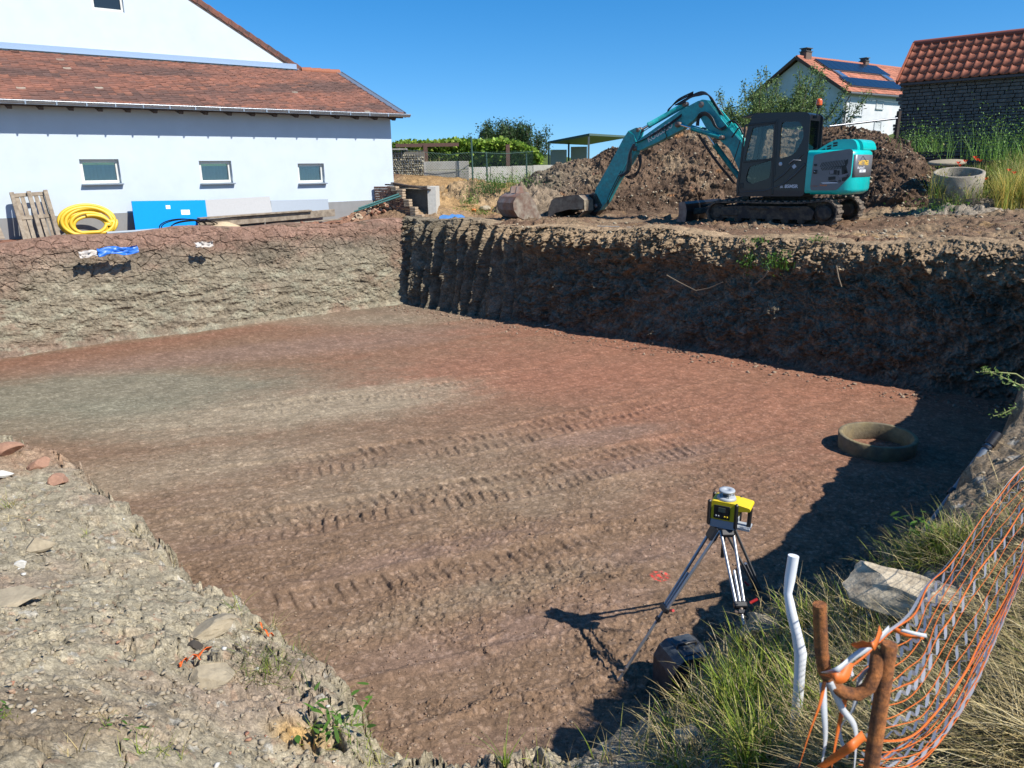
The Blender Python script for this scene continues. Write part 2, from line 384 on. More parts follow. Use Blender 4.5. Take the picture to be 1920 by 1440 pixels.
# ================================================================== the setting: ground, pit floor, pit walls, banks
ZF = -2.35                                                     # pit floor
CORN = (-3.21, 22.21); LW0 = (-11.34, 16.12); 
ldir = np.array([CORN[0]-LW0[0], CORN[1]-LW0[1]]); ldir /= np.linalg.norm(ldir)
BW = [(-3.21, 22.21), (0.57, 18.87), (3.97, 15.86), (7.07, 13.02), (9.3, 10.9)]
LEFT_EDGE_PX = [(-260, 760, -2.0), (-90, 800, -2.0), (0, 822, -2.0), (70, 850, -2.0), (130, 880, -1.98), (160, 925, -1.97), (212, 955, -1.95), (262, 1005, -1.93), (330, 1062, -1.9), (372, 1105, -1.88), (440, 1135, -1.86), (480, 1168, -1.85),
                (540, 1225, -1.83), (600, 1262, -1.8), (640, 1325, -1.8), (690, 1385, -1.8), (720, 1440, -1.8)]
RIGHT_EDGE_PX = [(930, 1450, -1.5), (1080, 1412, -1.45), (1170, 1380, -1.42), (1240, 1358, -1.4), (1310, 1300, -1.5), (1345, 1235, -1.62), (1375, 1180, -1.62), (1440, 1140, -1.4), (1500, 1120, -1.22), (1560, 1112, -1.05), (1620, 1085, -0.9), (1680, 1045, -0.75),
                 (1745, 1000, -0.65), (1790, 950, -0.6), (1815, 890, -0.5), (1850, 845, -0.45), (1890, 800, -0.35), (1925, 752, -0.2)]
LE = [tuple(atz(*p)[:2]) for p in LEFT_EDGE_PX]; RE = [tuple(atz(*p)[:2]) for p in RIGHT_EDGE_PX]
FAR_R = [(4.75, 6.2), (5.95, 7.9), (7.1, 9.1), (8.3, 10.2), (8.75, 10.9)]
LFAR = (-16.5, 12.3)
PIT = [LFAR]+LE+RE+FAR_R+[(8.9, 11.25)]+[tuple(p) for p in BW[::-1][1:]]+[tuple(np.array(CORN)-ldir*17)]
NEARLINE = [LFAR]+LE+RE+FAR_R
# control heights of the near ground
CTRL = [(p[0], p[1], ) + (float(a[2]),) for p, a in zip(LE, LEFT_EDGE_PX)]+[(p[0], p[1], float(a[2])) for p, a in zip(RE, RIGHT_EDGE_PX)]
for x, y, z in [(0, 1000, -1.75), (0, 900, -1.9), (200, 1150, -1.5), (0, 1200, -1.3), (300, 1300, -1.38), (420, 1250, -1.55), (450, 1400, -1.45), (100, 1400, -1.0), (600, 1430, -1.68), (-150, 1000, -1.6), (-150, 1300, -.9),
                (1500, 1300, -.98), (1450, 1420, -.85), (1560, 1200, -.98), (1400, 1330, -1.2), (1250, 1430, -1.2), (1700, 1420, -.45), (1900, 1400, -.25), (1650, 1130, -.9), (1720, 1150, -.75), (1800, 1100, -.55), (1850, 950, -.5), (1900, 1000, -.4), (1960, 900, -.32), (2050, 1200, -.2), (1760, 1280, -.55)]:
    p = atz(x, y, z); CTRL.append((p[0], p[1], z))
CTRL += [(0, 0, -.2), (.8, .3, -.2), (-.8, .2, -.25), (0, 1.2, -.45), (-.2, 2.2, -1.05), (.5, 2.2, -.98), (0, 3.0, -1.55), (-.5, 2.9, -1.55), (1.2, 1.0, -.3), (-1.5, 1.0, -.5), (-3, 0, -.3), (3, 0, -.05), (4, 3, -.15), (6, 6, -.22), (8, 8.5, -.1), (10.5, 10.5, 0.1), (6.5, 8.9, -0.3), (5.1, 7.6, -.32), (7.9,10.1,-.2), (8.6, 11.0, -.05),(4.2,6.2,-.3), (10, 4, 0.1), (14, 8, .2),
         (-8, 3, -.6), (-12, 8, -1.6), (-14, 4, -.8), (0, -4, 0), (7, -4, 0), (-7, -4, 0), (18, 12, .5), (13, 13, .15), (-16, 12.3, -2.0)]
CT = np.array(CTRL)
def _rbf_fit():
    n = len(CT); d = np.hypot(CT[:, 0][:, None]-CT[:, 0][None], CT[:, 1][:, None]-CT[:, 1][None])
    A = np.zeros((n+3, n+3)); A[:n, :n] = -d+np.eye(n)*0.0; A[:n, n] = 1; A[:n, n+1:] = CT[:, :2]; A[n, :n] = 1; A[n+1:, :n] = CT[:, :2].T
    return np.linalg.solve(A, np.concatenate([CT[:, 2], np.zeros(3)]))
_W = _rbf_fit()
def rbf(x, y):
    s = _W[len(CT)]+_W[len(CT)+1]*x+_W[len(CT)+2]*y
    for k in range(len(CT)): s = s-_W[k]*np.hypot(x-CT[k, 0], y-CT[k, 1])
    return s

SOIL = soil_mat('soil', 1.0, 1.0)
SOIL_FLOOR = soil_mat('soil_floor', 1.1, .85)
SOIL_FAR = soil_mat('soil_far', .42, .9)

def base_ground(x, y):
    """terrain height away from the pit"""
    # rises behind the house corner (ochre cut slope), terrace beyond
    z = 0.05*fbm(x*.15, y*.15, 3, seed=3)
    t = x*0.10+y   # roughly distance
    z = z+0.85*sst(25.5, 31.0, t+2.0*fbm(x*.12, y*.12, 2, seed=8))*sst(9, 3, x)
    z = z+0.45*sst(-7.5, -4.5, x)*sst(22.8, 24.5, y)*sst(0, -3, x)
    # right grassy bank
    z = z+2.2*sst(9.5, 19.0, x-0.30*(y-16))*sst(15.5, 24, y+0.3*(x-10))
    z = z+0.25*sst(8.0, 11.5, x)*sst(12, 15, y)
    z = z+1.8*sst(40, 70, y)
    # right side slope beside the corner
    return z
def near_h(x, y):
    h = rbf(x, y); ins = inside(x, y, PIT); d = seg_dist(x, y, NEARLINE)
    return h, ins, d

def tracks(x, y, lineset):
    s = np.zeros_like(x)
    return s

def build_floor():
    na, nrr = 1150, 900
    th = np.linspace(R(-58), R(50), na); u = np.linspace(1/2.6, 1/27.0, nrr)
    r = 1/u; r = 0.75*r+0.25*np.linspace(2.6, 27, nrr)
    Rr, T = np.meshgrid(r, th, indexing='ij'); X = Rr*np.sin(T); Y = Rr*np.cos(T)
    near = sst(13, 5, Rr)
    z = 0.05*fbm(X*.25, Y*.25, 3, seed=11)+0.02*fbm(X*1.1, Y*1.1, 3, seed=14)
    # direction of travel: from lower left to upper right
    a = R(24); P = X*math.cos(a)+Y*math.sin(a); Q = -X*math.sin(a)+Y*math.cos(a)
    Qc = Q+0.35*np.sin(P*.35+.4)+0.15*fbm(P*.4, Q*.1, 2, seed=21)
    rough_mask = sst(-.15, .25, fbm(X*.45, Y*.6, 3, seed=31))
    smear = sst(0.05, .3, fbm(P*.25, Qc*1.3, 3, seed=33))*sst(12, 6, Rr)
    # crumbs
    z += 0.006*fbm(X*6, Y*6, 3, seed=41)
    f1, f2, rid = cells(X*24, Y*24, 51); crumb = np.sqrt(np.clip(1-(f1/0.62)**2, 0, 1))*(rid > .35)*(0.35+rid)
    g1, g2, rid2 = cells(X*11, Y*11, 52); clod = np.sqrt(np.clip(1-(g1/0.5)**2, 0, 1))*(rid2 > .62)*rid2
    dens = sst(-.35, .35, fbm(X*.8, Y*.8, 3, seed=55))
    flat = (1-0.85*smear)
    q1, qr = blocky(X*15, Y*15, 56, .2, thr=.5); q2, qr2 = blocky(X*5.5, Y*5.5, 57, .15, thr=.72)
    dens = dens*(.25+.75*sst(13, 5.5, Rr)); big = sst(.05, .4, fbm(X*.35+3, Y*.5, 3, seed=58))
    z += (0.009*crumb*(.25+.75*dens)+0.013*q1*dens+.026*q2*dens*rough_mask*big)*flat*(.25+.75*near)
    z += 0.026*np.maximum(0, fbm(X*1.9, Y*1.9, 4, .6, seed=61, ridge=True)-.25)*rough_mask*sst(12, 6, Rr)
    # straight drag lines / wheel paths
    z += 0.010*fbm(P*.5, Qc*7, 3, seed=71)*sst(3, 6, Rr)
    isl = sst(.02, .10, fbm(X*.9, Y*1.1, 5, .6, seed=74)+.15*fbm(P*.6, Qc*2.5, 3, seed=75))*sst(14, 7, Rr)
    s1, sr1 = blocky(X*9, Y*9, 76, .18, thr=.3); s2, sr2 = blocky(X*21, Y*21, 77, .2, thr=.35); z += isl*(.020*s1+.011*s2)-.006*isl
    # tread prints
    trk = np.zeros_like(z)
    for (q0, w, ph, p0, p1, th_) in [(8.3, .42, 0, -.6, 7.2, .30), (9.95, .42, 1, .4, 7.6, .25), (6.4, .42, 2, -.8, 4.2, .0), (12.75, .42, .5, .5, 5.2, -.05), (4.9, .3, .3, -1.2, 1.8, .2)]:
        dq = (Qc-q0)/w; bandm = sst(1.0, .85, np.abs(dq)); fade = sst(p0, p0+1.2, P)*sst(p1, p1-1.2, P)*sst(-.35+th_*-.6, .25-th_*.6, fbm(P*.9, Qc*2.2, 3, seed=81+int(q0))); inb = bandm*fade
        side = np.where(dq > 0, 1.0, 0.0); wob = .8*fbm(P*1.1, Qc*2, 3, seed=84)+.5*fbm(P*5, Qc*5, 2, seed=85)
        lug2 = np.sin((P+np.abs(dq)*.05)*2*np.pi/.145+ph+side*2.6+wob); amp = .5+.9*fbm(P*3, Qc*3, 2, seed=86)
        z += inb*(0.044*np.clip(amp, .1, 1.2)*sst(-.1, .8, lug2)*sst(.05, .16, np.abs(dq))*sst(1, .8, np.abs(dq))-0.016)
        z += 0.020*np.exp(-((np.abs(dq)-1.12)/.10)**2)*sst(p0-1.5, p0+.5, P)*sst(p1+2, p1, P)*(.5+fbm(P*2, Qc, 2, seed=87)) - .012*bandm*sst(p0-2, p0, P)*sst(p1+2.5, p1, P)
        trk = np.maximum(trk, inb)
    # colours
    n1 = fbm(X*.22, Y*.3, 4, seed=91); n2 = fbm(P*.35, Qc*1.6, 4, seed=92); n3 = fbm(X*2.2, Y*2.2, 4, .6, seed=93); n4 = fbm(X*9, Y*9, 3, .6, seed=95)
    brown = C3(.222, .144, .092); red = C3(.300, .134, .082); grey = C3(.33, .27, .185); olive = C3(.225, .210, .148); mauve = C3(.250, .163, .118); dark = C3(.085, .062, .045)
    col = np.zeros(X.shape+(3,))+brown
    brk = .38*n3+.22*n4+.20*fbm(P*1.5, Qc*5, 3, .6, seed=94)
    def blob(px, py, ra, rb, ang=24):
        c = atz(px, py, ZF); a_ = R(ang); u = (X-c[0])*math.cos(a_)+(Y-c[1])*math.sin(a_); v = -(X-c[0])*math.sin(a_)+(Y-c[1])*math.cos(a_); return sst(1.35, .35, np.hypot(u/ra, v/rb)+.45*n1+.5*brk+.25*n2)
    m_red = sst(3.5, 7.5, X*.55+Y*.55-.8)*sst(-8, -3, X)*(.55+.45*sst(-.3, .3, n1+n2*.5+brk))
    col = mix(col, red, .70*m_red)
    for bb in ((1000, 690, 5, 1.6), (1400, 760, 3.5, 1.4), (1250, 700, 3, 1.0)): col = mix(col, red*1.05, .5*blob(*bb))
    col = mix(col, mauve, .55*blob(640, 640, 5, 1.0))
    col = mix(col, olive, .80*blob(190, 735, 4.6, 1.6, 8)); col = mix(col, olive, .6*blob(60, 790, 3.0, 1.2, 10)); col = mix(col, mauve, .6*blob(420, 665, 4.5, .9, 18))
    col = mix(col, grey, .85*blob(590, 765, 3.0, 1.05, 20)); col = mix(col, grey, .55*blob(330, 880, 3.0, .8)); col = mix(col, grey, .35*blob(720, 900, 3.2, 1.1)); col = mix(col, grey, .25*blob(1080, 920, 2.0, .6)); col = mix(col, grey*.95, .4*blob(880, 1120, 1.6, .3)); col = mix(col, grey, .5*blob(620, 600, 5, .8, 5))
    for bb in ((1230, 860, 1.3, .35), (1260, 1020, .9, .3), (980, 1180, 1.2, .3), (1120, 820, 1.2, .3), (780, 1040, 1.6, .22)): col = mix(col, mauve, .75*blob(*bb))
    # reddish strip at the foot of the back wall and left wall
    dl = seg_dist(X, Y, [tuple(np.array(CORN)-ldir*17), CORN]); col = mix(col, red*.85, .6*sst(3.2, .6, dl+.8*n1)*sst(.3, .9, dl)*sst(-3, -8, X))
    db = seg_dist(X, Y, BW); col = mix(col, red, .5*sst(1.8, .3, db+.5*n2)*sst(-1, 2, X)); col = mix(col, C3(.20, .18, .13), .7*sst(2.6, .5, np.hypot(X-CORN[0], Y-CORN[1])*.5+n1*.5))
    col = mix(col, mauve*.95, .35*smear)
    col = mix(col, brown*.92, .38*isl)
    col = col*(1+.16*n3+.14*n4+.18*isl*(sr2-.5))[..., None]
    col = mix(col, dark, .4*sst(.28, .5, fbm(X*3.1, Y*4.6, 4, .65, seed=98))*rough_mask)
    light = (crumb > .55)*(rid > .78); col = np.where(light[..., None], col*1.25+.02, col)
    # red marking spray
    p = atz(1237, 1080, ZF); dd = np.hypot(X-p[0], Y-p[1]); ringm = np.exp(-((dd-.075)/.014)**2)+np.exp(-(dd/.035)**2)
    ringm = np.clip(ringm*1.2, 0, 1)*sst(-.3, .1, fbm(X*30, Y*30, 2, seed=99)); col = mix(col, C3(.9, .05, .05), .85*ringm)
    keep = inside(X, Y, [tuple(p) for p in PITWIDE]) | (Rr < 6)
    global FLOORG; FLOORG = (th, r, z)
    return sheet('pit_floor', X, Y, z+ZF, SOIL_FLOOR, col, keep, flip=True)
def _widen():
    c = np.array([-1.5, 12.0]); out = []
    for p in PIT:
        p = np.array(p); d = p-c; out.append(tuple(p+d/np.linalg.norm(d)*.8))
    return out
PITWIDE = _widen()
build_floor()
def floor_z(x, y):
    th, r, z = FLOORG; rr = math.hypot(x, y); j = np.interp(math.atan2(x, y), th, np.arange(len(th))); i = np.interp(rr, r, np.arange(len(r))) if r[1] > r[0] else np.interp(-rr, -r, np.arange(len(r))); return ZF+float(z[int(i), int(j)])

# ------------------------------------------------------------------ near banks (camera stands on them)
def build_bank():
    na, nrr = 1250, 760
    th = np.linspace(R(-72), R(75), na); r = np.exp(np.linspace(math.log(.45), math.log(16.0), nrr))
    Rr, T = np.meshgrid(r, th, indexing='ij'); X = Rr*np.sin(T); Y = Rr*np.cos(T)
    h, ins, d = near_h(X, Y); e = .17*fbm(X*1.9, Y*1.9, 4, .6, seed=101)+.03*fbm(X*9, Y*9, 2, seed=103)
    eb, _r = blocky(X*3.2, Y*3.2, 119, .1); ds = np.where(ins, d, -d)+e-.16*(eb-.5)*sst(.6, -.6, X)
    rgt = sst(.3, 1.2, X); n1 = fbm(X*.9, Y*.9, 4, seed=111)
    z = h+.07*fbm(X*1.3, Y*1.3, 4, .55, seed=112)
    # broken clods at several sizes
    dens = sst(-.3, .3, fbm(X*.9+4, Y*.9, 3, seed=127)); lf = 1-rgt
    b1, r1 = blocky(X*3.0, Y*3.0, 121, .09); b2, r2 = blocky(X*8.0, Y*8.0, 122, .13, thr=.25); b3, r3 = blocky(X*20, Y*20, 123, .2, thr=.3); b4, r4 = blocky(X*46, Y*46, 124, .25, thr=.35)
    rid = r2
    m1 = sst(-.15, .3, fbm(X*.6, Y*.6, 3, seed=128))*(.35+.65*sst(6, 3.5, Rr))
    k1, k2, rk = cells(X*2.2+.8*fbm(X*3, Y*3, 3, seed=7), Y*2.2, 126); crack = sst(.045, .0, k2-k1)*sst(-.3, .1, fbm(X*.8, Y*.8, 2, seed=125))
    z += ((.065+.05*lf)*b1*m1+.030*b2*(.25+.75*dens))*(1-.6*rgt)+.013*b3*(.3+.7*dens)*(1-.3*rgt)+.007*b4-.085*crack*lf
    z += .014*fbm(X*14, Y*14, 3, .6, seed=129)
    # fall into the pit
    steep = .34+.35*sst(3, 6, X); drop = sst(0, 1, ds/steep); z = z*(1-drop)+(ZF-.35)*drop
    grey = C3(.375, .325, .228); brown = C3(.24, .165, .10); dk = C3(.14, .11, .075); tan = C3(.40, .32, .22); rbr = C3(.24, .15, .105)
    col = mix(np.zeros(X.shape+(3,))+grey, rbr+.04, sst(.05, .4, fbm(X*.5, Y*.7, 4, seed=132))*.55*lf)
    col = mix(col, tan, .7*sst(.22, .45, fbm(X*1.3, Y*1.3, 3, seed=133)))
    col = mix(col, brown, .75*rgt); col = mix(col, tan*.95, .5*rgt*sst(3.0, 5.0, X))
    col = col*(1+.25*fbm(X*5, Y*5, 4, .6, seed=134)+.22*(r2-.5)+.22*(r3-.5))[..., None]; col = mix(col, C3(.36, .24, .16), .6*(r3 > .93)*lf); col = mix(col, C3(.5, .47, .40), .7*((r3 > .3) & (r3 < .325)))
    p = atz(560, 1375, -1.6); col = mix(col, C3(.5, .29, .09), .75*sst(.28, .05, np.hypot(X-p[0], (Y-p[1])*1.3)+.15*n1))
    p = atz(90, 1370, -1.1); col = mix(col, C3(.235, .18, .12), .8*sst(.62, .25, np.hypot(X-p[0], (Y-p[1])*1.2)+.25*n1))
    p = atz(190, 1350, -1.2); col = mix(col, C3(.55, .43, .26), .7*sst(.15, .05, np.hypot(X-p[0], (Y-p[1])*1.0)+.1*n1))
    p = atz(40, 860, -2.0); col = mix(col, C3(.36, .21, .13), .6*sst(1.1, .3, np.hypot(X-p[0], Y-p[1])))
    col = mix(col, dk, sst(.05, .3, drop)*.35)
    keep = ((z > ZF-.3) | (d < .5)) & ~(ins & (d > 1.3))
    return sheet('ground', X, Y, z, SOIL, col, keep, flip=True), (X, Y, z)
bank, BANKG = build_bank()
def bank_z(x, y):
    """ground height of the near bank at a point"""
    r = math.hypot(x, y); t = math.atan2(x, y); X, Y, Z = BANKG; nr, nc = X.shape
    i = (math.log(max(r, .451))-math.log(.45))/(math.log(16)-math.log(.45))*(nr-1); j = (t-R(-72))/(R(75)-R(-72))*(nc-1)
    i = int(min(max(i, 0), nr-1)); j = int(min(max(j, 0), nc-1)); return float(Z[i, j])
def hit_bank(px, py, z0=-1.0, it=12):
    """where the ray through a pixel meets the near bank"""
    z = z0
    for _ in range(it):
        p = atz(px, py, z); z = .5*z+.5*bank_z(p[0], p[1])
    return atz(px, py, z)

# ------------------------------------------------------------------ pit walls
def wall(name, pts, top_fn, seed, n_u, n_v, colfn, disp_fn, toe=.35, lip=1.1):
    P = np.array(pts, float); L = np.concatenate([[0], np.cumsum(np.hypot(*np.diff(P, axis=0).T))]); s = np.linspace(0, L[-1], n_u)
    bx = np.interp(s, L, P[:, 0]); by = np.interp(s, L, P[:, 1])
    tx = np.gradient(bx, s); ty = np.gradient(by, s); k = 61; ker = np.hanning(k); ker /= ker.sum()
    tx = np.convolve(np.pad(tx, k//2, 'edge'), ker, 'valid'); ty = np.convolve(np.pad(ty, k//2, 'edge'), ker, 'valid'); l = np.hypot(tx, ty); tx /= l; ty /= l
    nx, ny = ty, -tx                    # points into the pit
    v = np.linspace(0, 1, n_v)
    S, V = np.meshgrid(s, v); top = np.broadcast_to(top_fn(s), S.shape)
    # profile: v 0..0.16 lip on the platform, 0.16..0.9 face, 0.9..1 toe
    a, b = .2, .9; rim = .22
    out = np.zeros_like(V); zz = np.zeros_like(V)
    m = V < a; t = V/a; out = np.where(m, -lip*(1-t)-rim*0, out); zz = np.where(m, top+.10*sst(0, .35, t)-.12*(1-t)-.05*sst(.8, 1, t), zz)
    t = (V-a)/(b-a); m = (V >= a) & (V < b); out = np.where(m, .10+.42*t-.10*(1-sst(0, .12, t)), out); zz = np.where(m, (top+.05)*(1-t)+(ZF+.12)*t, zz)
    t = (V-b)/(1-b); m = V >= b; out = np.where(m, .52+toe*t, out); zz = np.where(m, ZF+.12-.22*t**.6, zz)
    out -= .35
    face = sst(a-.06, a+.06, V)*sst(1.0, .93, V)
    D, up = disp_fn(S, V, zz, face)
    out = out+D*(.12+.88*face); zz = zz+up
    X = bx[None]+nx[None]*out; Y = by[None]+ny[None]*out
    col = colfn(S, V, zz, D)
    return sheet(name, X, Y, zz, SOIL_FAR, col, flip=False)
LWP = [tuple(np.array(CORN)-ldir*17), tuple(np.array(CORN)+ldir*.5)]
def disp_left(S, V, z, face):
    w = z; d = .10*fbm(S*.5, w*.8, 3, seed=201)+.05*fbm(S*2.2, w*2.2, 4, .6, seed=202)+.03*fbm(S*8, w*8, 3, .6, seed=203)
    f1, f2, rd = cells(S*3.0+.5*fbm(S*3, w*3, 3, seed=2), w*3.6, 204); up = sst(-1.6, -.5, w); crack = sst(.05, 0, f2-f1)
    d -= .055*crack*up; q, _r = blocky(S*4+w*1.5, w*8, 205, .12, thr=.3); q2, _r = blocky(S*13, w*15, 209, .18, thr=.2); sm_ = .25+.75*sst(-.3, .3, fbm(S*.5, w*1.1, 3, seed=218)); d += (.014*q+.020*q2+.016*fbm(S*5+w*2, w*11, 3, .6, seed=217))*sm_
    d += .05*fbm(S*1.2+w*1.6, w*3.2-S*.6, 3, .5, seed=206, ridge=True)*sst(-.3, -1.4, w)
    t = sst(-1.5, -2.3, w); d += .05*t*fbm(S*2.4, w*.6, 2, seed=207)
    return d, .03*fbm(S*2, V*8, 3, seed=208)*(1-face)
def col_left(S, V, z, D):
    n = fbm(S*.5, z*.9, 4, seed=211); n2 = fbm(S*2, z*4, 4, .6, seed=212); red = C3(.27, .155, .115); ol = C3(.265, .225, .160); dk = C3(.12, .10, .07); rb = C3(.27, .165, .115)
    c = np.zeros(S.shape+(3,))+ol
    c = mix(c, red, sst(-.95, -.05, z+.55*n+.2*n2)*.85); c = mix(c, C3(.15, .11, .08), .55*sst(.1, .4, fbm(S*.7+3, z*3, 4, .6, seed=219))*sst(-.9, -.3, z)); c = mix(c, rb, .6*sst(.1, .45, n+.15*sst(-.5, -.2, z))); c = mix(c, red*.8, .6*sst(-1.95, -2.25, z+.25*n)*sst(13, 6, S))
    c = mix(c, C3(.275, .26, .19), .7*sst(-.1, .3, n2)*sst(-.8, -1.2, z)); c = mix(c, dk, .6*sst(.25, .5, fbm(S*.9, z*3, 4, .6, seed=213))*sst(-1.2, -.2, z))
    c = mix(c, C3(.17, .15, .11), .55*sst(-.2, .2, fbm(S*.8+4, z*1.5, 3, seed=215))*sst(-.1, -.5, z)*sst(-1.1, -.6, z))
    return c*1.02*(1+.26*n2+.15*fbm(S*9, z*9, 3, seed=214))[..., None]
wall('pit_wall_left', LWP, lambda s: 0.03+.05*np.sin(s*.7)+.04*np.sin(s*2.3+1), 1, 1500, 360, col_left, disp_left)
def disp_back(S, V, z, face):
    w = z; d = .15*fbm(S*.6, w*.6, 3, seed=221)+.09*fbm(S*1.8, w*1.6, 4, .6, seed=222)+.085*fbm(S*6, w*5, 4, .65, seed=223)+.03*fbm(S*22, w*18, 3, .65, seed=235)
    g1, g2, rg = cells(S*4.5+.5*fbm(S*4, w*4, 2, seed=3), w*4.5, 224); q, _r = blocky(S*2.6, w*2.8, 224, .12, thr=.25); q2, _r = blocky(S*7, w*7, 225, .15, thr=.25); lm = .38+.62*sst(-.2, .35, fbm(S*.45+2, w*.9, 3, seed=232)+.35*sst(-1.3, -.3, w)); d += (.14*q+.10*q2)*lm*(.6+.4*sst(11, 6, S))
    q3, _r = blocky(S*17, w*17, 226, .2, thr=.3); d += .05*q3*(.4+.6*lm)-.08
    gm = sst(5.4, 4.0, S)*sst(.2, .7, S); gq = S*2.3+.9*fbm(S*.9, w*.25, 3, seed=227); gouge = np.abs((gq % 1)-.5)*2
    d = d*(1-.45*gm)+gm*((.30+.25*fbm(S*1.3, w*.5, 2, seed=233))*(gouge-.5)+.05*fbm(S*14, w*1.2, 3, seed=228))
    dg = fbm(S*1.2-w*1.2, (S+w)*.5, 3, seed=229, ridge=True); d += .16*dg*sst(4, 6, S)+.16*sst(-.9, -.35, w+.35*fbm(S*.7, w*0, 3, seed=234))*sst(3, 6, S)-.1
    d += .05*(S/15)
    return d, (.06*fbm(S*1.5, V*6, 4, seed=230)+.05*fbm(S*5, V*20, 3, seed=231))*(1-face)
def col_back(S, V, z, D):
    n = fbm(S*.5, z*.8, 4, seed=241); n2 = fbm(S*3, z*4, 4, .6, seed=242); dk = C3(.20, .165, .115); tan = C3(.34, .24, .145); och = C3(.42, .25, .09); gr = C3(.27, .23, .165); red = C3(.26, .12, .075)
    c = np.zeros(S.shape+(3,))+dk; c = mix(c, gr, .6*sst(-.2, .3, n2))
    c = mix(c, tan, sst(-.9, -.25, z+.45*n)*sst(1, 5, S+z*0)*.95); c = mix(c, tan*.9, .4*sst(.2, .5, n)); c = mix(c, och, .7*sst(.32, .5, fbm(S*.45+9, z*1.5, 3, seed=243))*sst(-.6, -.1, z))
    c = mix(c, red, .5*sst(-2.1, -2.3, z+.2*n)*sst(3, 6, S)); c = mix(c, C3(.33, .21, .13), .6*sst(.15, -.0, V))
    return c*(1+.28*n2+.18*fbm(S*11, z*11, 3, seed=244))[..., None]
BWP = [tuple(np.array(BW[0])-(np.array(BW[1])-np.array(BW[0]))/5*.35)]+BW[1:]+[(11.4, 8.9)]
wall('pit_wall_back', BWP, lambda s: 0.02+.04*np.sin(s*.9)+.05*np.sin(s*2.1+2)+.05*sst(11, 14, s), 2, 1500, 420, col_back, disp_back, toe=.3, lip=1.3)

# ------------------------------------------------------------------ ground beyond the pit, one sheet to the horizon
def build_far():
    na, nrr = 1300, 760
    th = np.linspace(R(-80), R(80), na); r = np.concatenate([np.linspace(10.0, 34, 560), np.exp(np.linspace(math.log(34.2), math.log(3000), 200))])
    Rr, T = np.meshgrid(r, th, indexing='ij'); X = Rr*np.sin(T); Y = Rr*np.cos(T)
    z = base_ground(X, Y); near = sst(60, 35, Rr)
    rgh = sst(-8.5, -5, X)*near
    z += near*(.05*fbm(X*1.1, Y*1.1, 4, .55, seed=301)*rgh+.03*fbm(X*4, Y*4, 3, .6, seed=302)*rgh)
    q, rid = blocky(X*4, Y*4, 303, .15, thr=.35); q2, _r = blocky(X*10, Y*10, 305, .2, thr=.4); z += near*rgh*(.10*q+.04*q2)*sst(-.3, .3, fbm(X*.5, Y*.5, 2, seed=304))
    # ruts running along the excavator's path
    fx = (X-7.18)*(-.778)+(Y-19.83)*.629; fy = (X-7.18)*(-.629)+(Y-19.83)*(-.778)
    z -= .07*near*(np.exp(-((fy-1.5)/.22)**2)+np.exp(-((fy-2.2)/.2)**2))*sst(-6, -1, fx)*(.5+.8*fbm(fx*.6, fy, 2, seed=305))
    dep = seg_dist(X, Y, PIT, True); ins = inside(X, Y, PIT)
    brown = C3(.20, .125, .080); tan = C3(.34, .245, .150); och = C3(.40, .25, .11); dk = C3(.085, .055, .038); red = C3(.30, .15, .10); grn = C3(.10, .15, .03)
    n = fbm(X*.3, Y*.6, 4, seed=311); n2 = fbm(X*2, Y*2, 4, .6, seed=312)
    c = np.zeros(X.shape+(3,))+brown; c = mix(c, tan, .8*sst(-.2, .3, n)*near); c = mix(c, dk, .6*sst(.1, .5, fbm(X*.8, Y*1.5, 4, seed=313)))
    c = mix(c, och, sst(23, 25, Y)*sst(2.2, .5, X)*sst(-4.5, -3.4, X)*.8); c = mix(c, red, sst(-3, -6, X)*sst(27, 25, Y)); c = mix(c, dk*1.2, .6*sst(1.5, 4, X)*sst(22, 24, Y))
    c = mix(c, grn, sst(31, 33, Y+X*.1)*.9); c = mix(c, grn*.8+.02, sst(11.5, 13, X-.2*(Y-16))*.7*sst(15.5, 18, Y)); c = mix(c, och, .55*sst(.3, .5, fbm(X*.7+3, Y*1.6, 3, seed=314))*near)
    c = c*(1+.3*n2)[..., None]
    keep = ~ins & (dep > .45) | (Rr > 45)
    keep &= ~((T > R(48)) & (Rr < 14.5)) & ~((Rr < 12.5) & (np.abs(T) < R(38)))
    return sheet('ground', X, Y, z-.01, SOIL_FAR, c, keep, flip=True)
far = build_far(); far.name = 'terrain'
# ================================================================== materials used by things
WHITE = mat('render_white', (.60, .68, .745), .9, noise=.05, nscale=.6, col2=(.585, .655, .71), bump=.15, bscale=60, bdist=.004)
PLINTH = mat('plinth_grey', (.27, .27, .265), .9, noise=.08, nscale=2)
GLASSD = glass_mat('window_glass', (.72, .82, .82), .04)
FRAMEW = mat('window_frame', (.72, .72, .66), .5, noise=.05)
ZINC = mat('zinc', (.42, .46, .50), .38, metal=.7, noise=.15, nscale=3)
WOODD = mat('rafter_wood', (.065, .045, .035), .8, noise=.3)
WOODG = mat('weathered_wood', (.33, .27, .20), .85, noise=.25, nscale=6, bump=.4, bscale=40, col2=(.22, .17, .12))
CONC = mat('concrete', (.40, .385, .34), .9, noise=.15, nscale=3, bump=.35, bscale=40, col2=(.31, .29, .25))
CONCD = mat('concrete_damp', (.17, .155, .12), .9, noise=.25, nscale=4, bump=.5, bscale=30)
BLACKM = mat('black_rubber', (.012, .012, .012), .85, spec=.1)

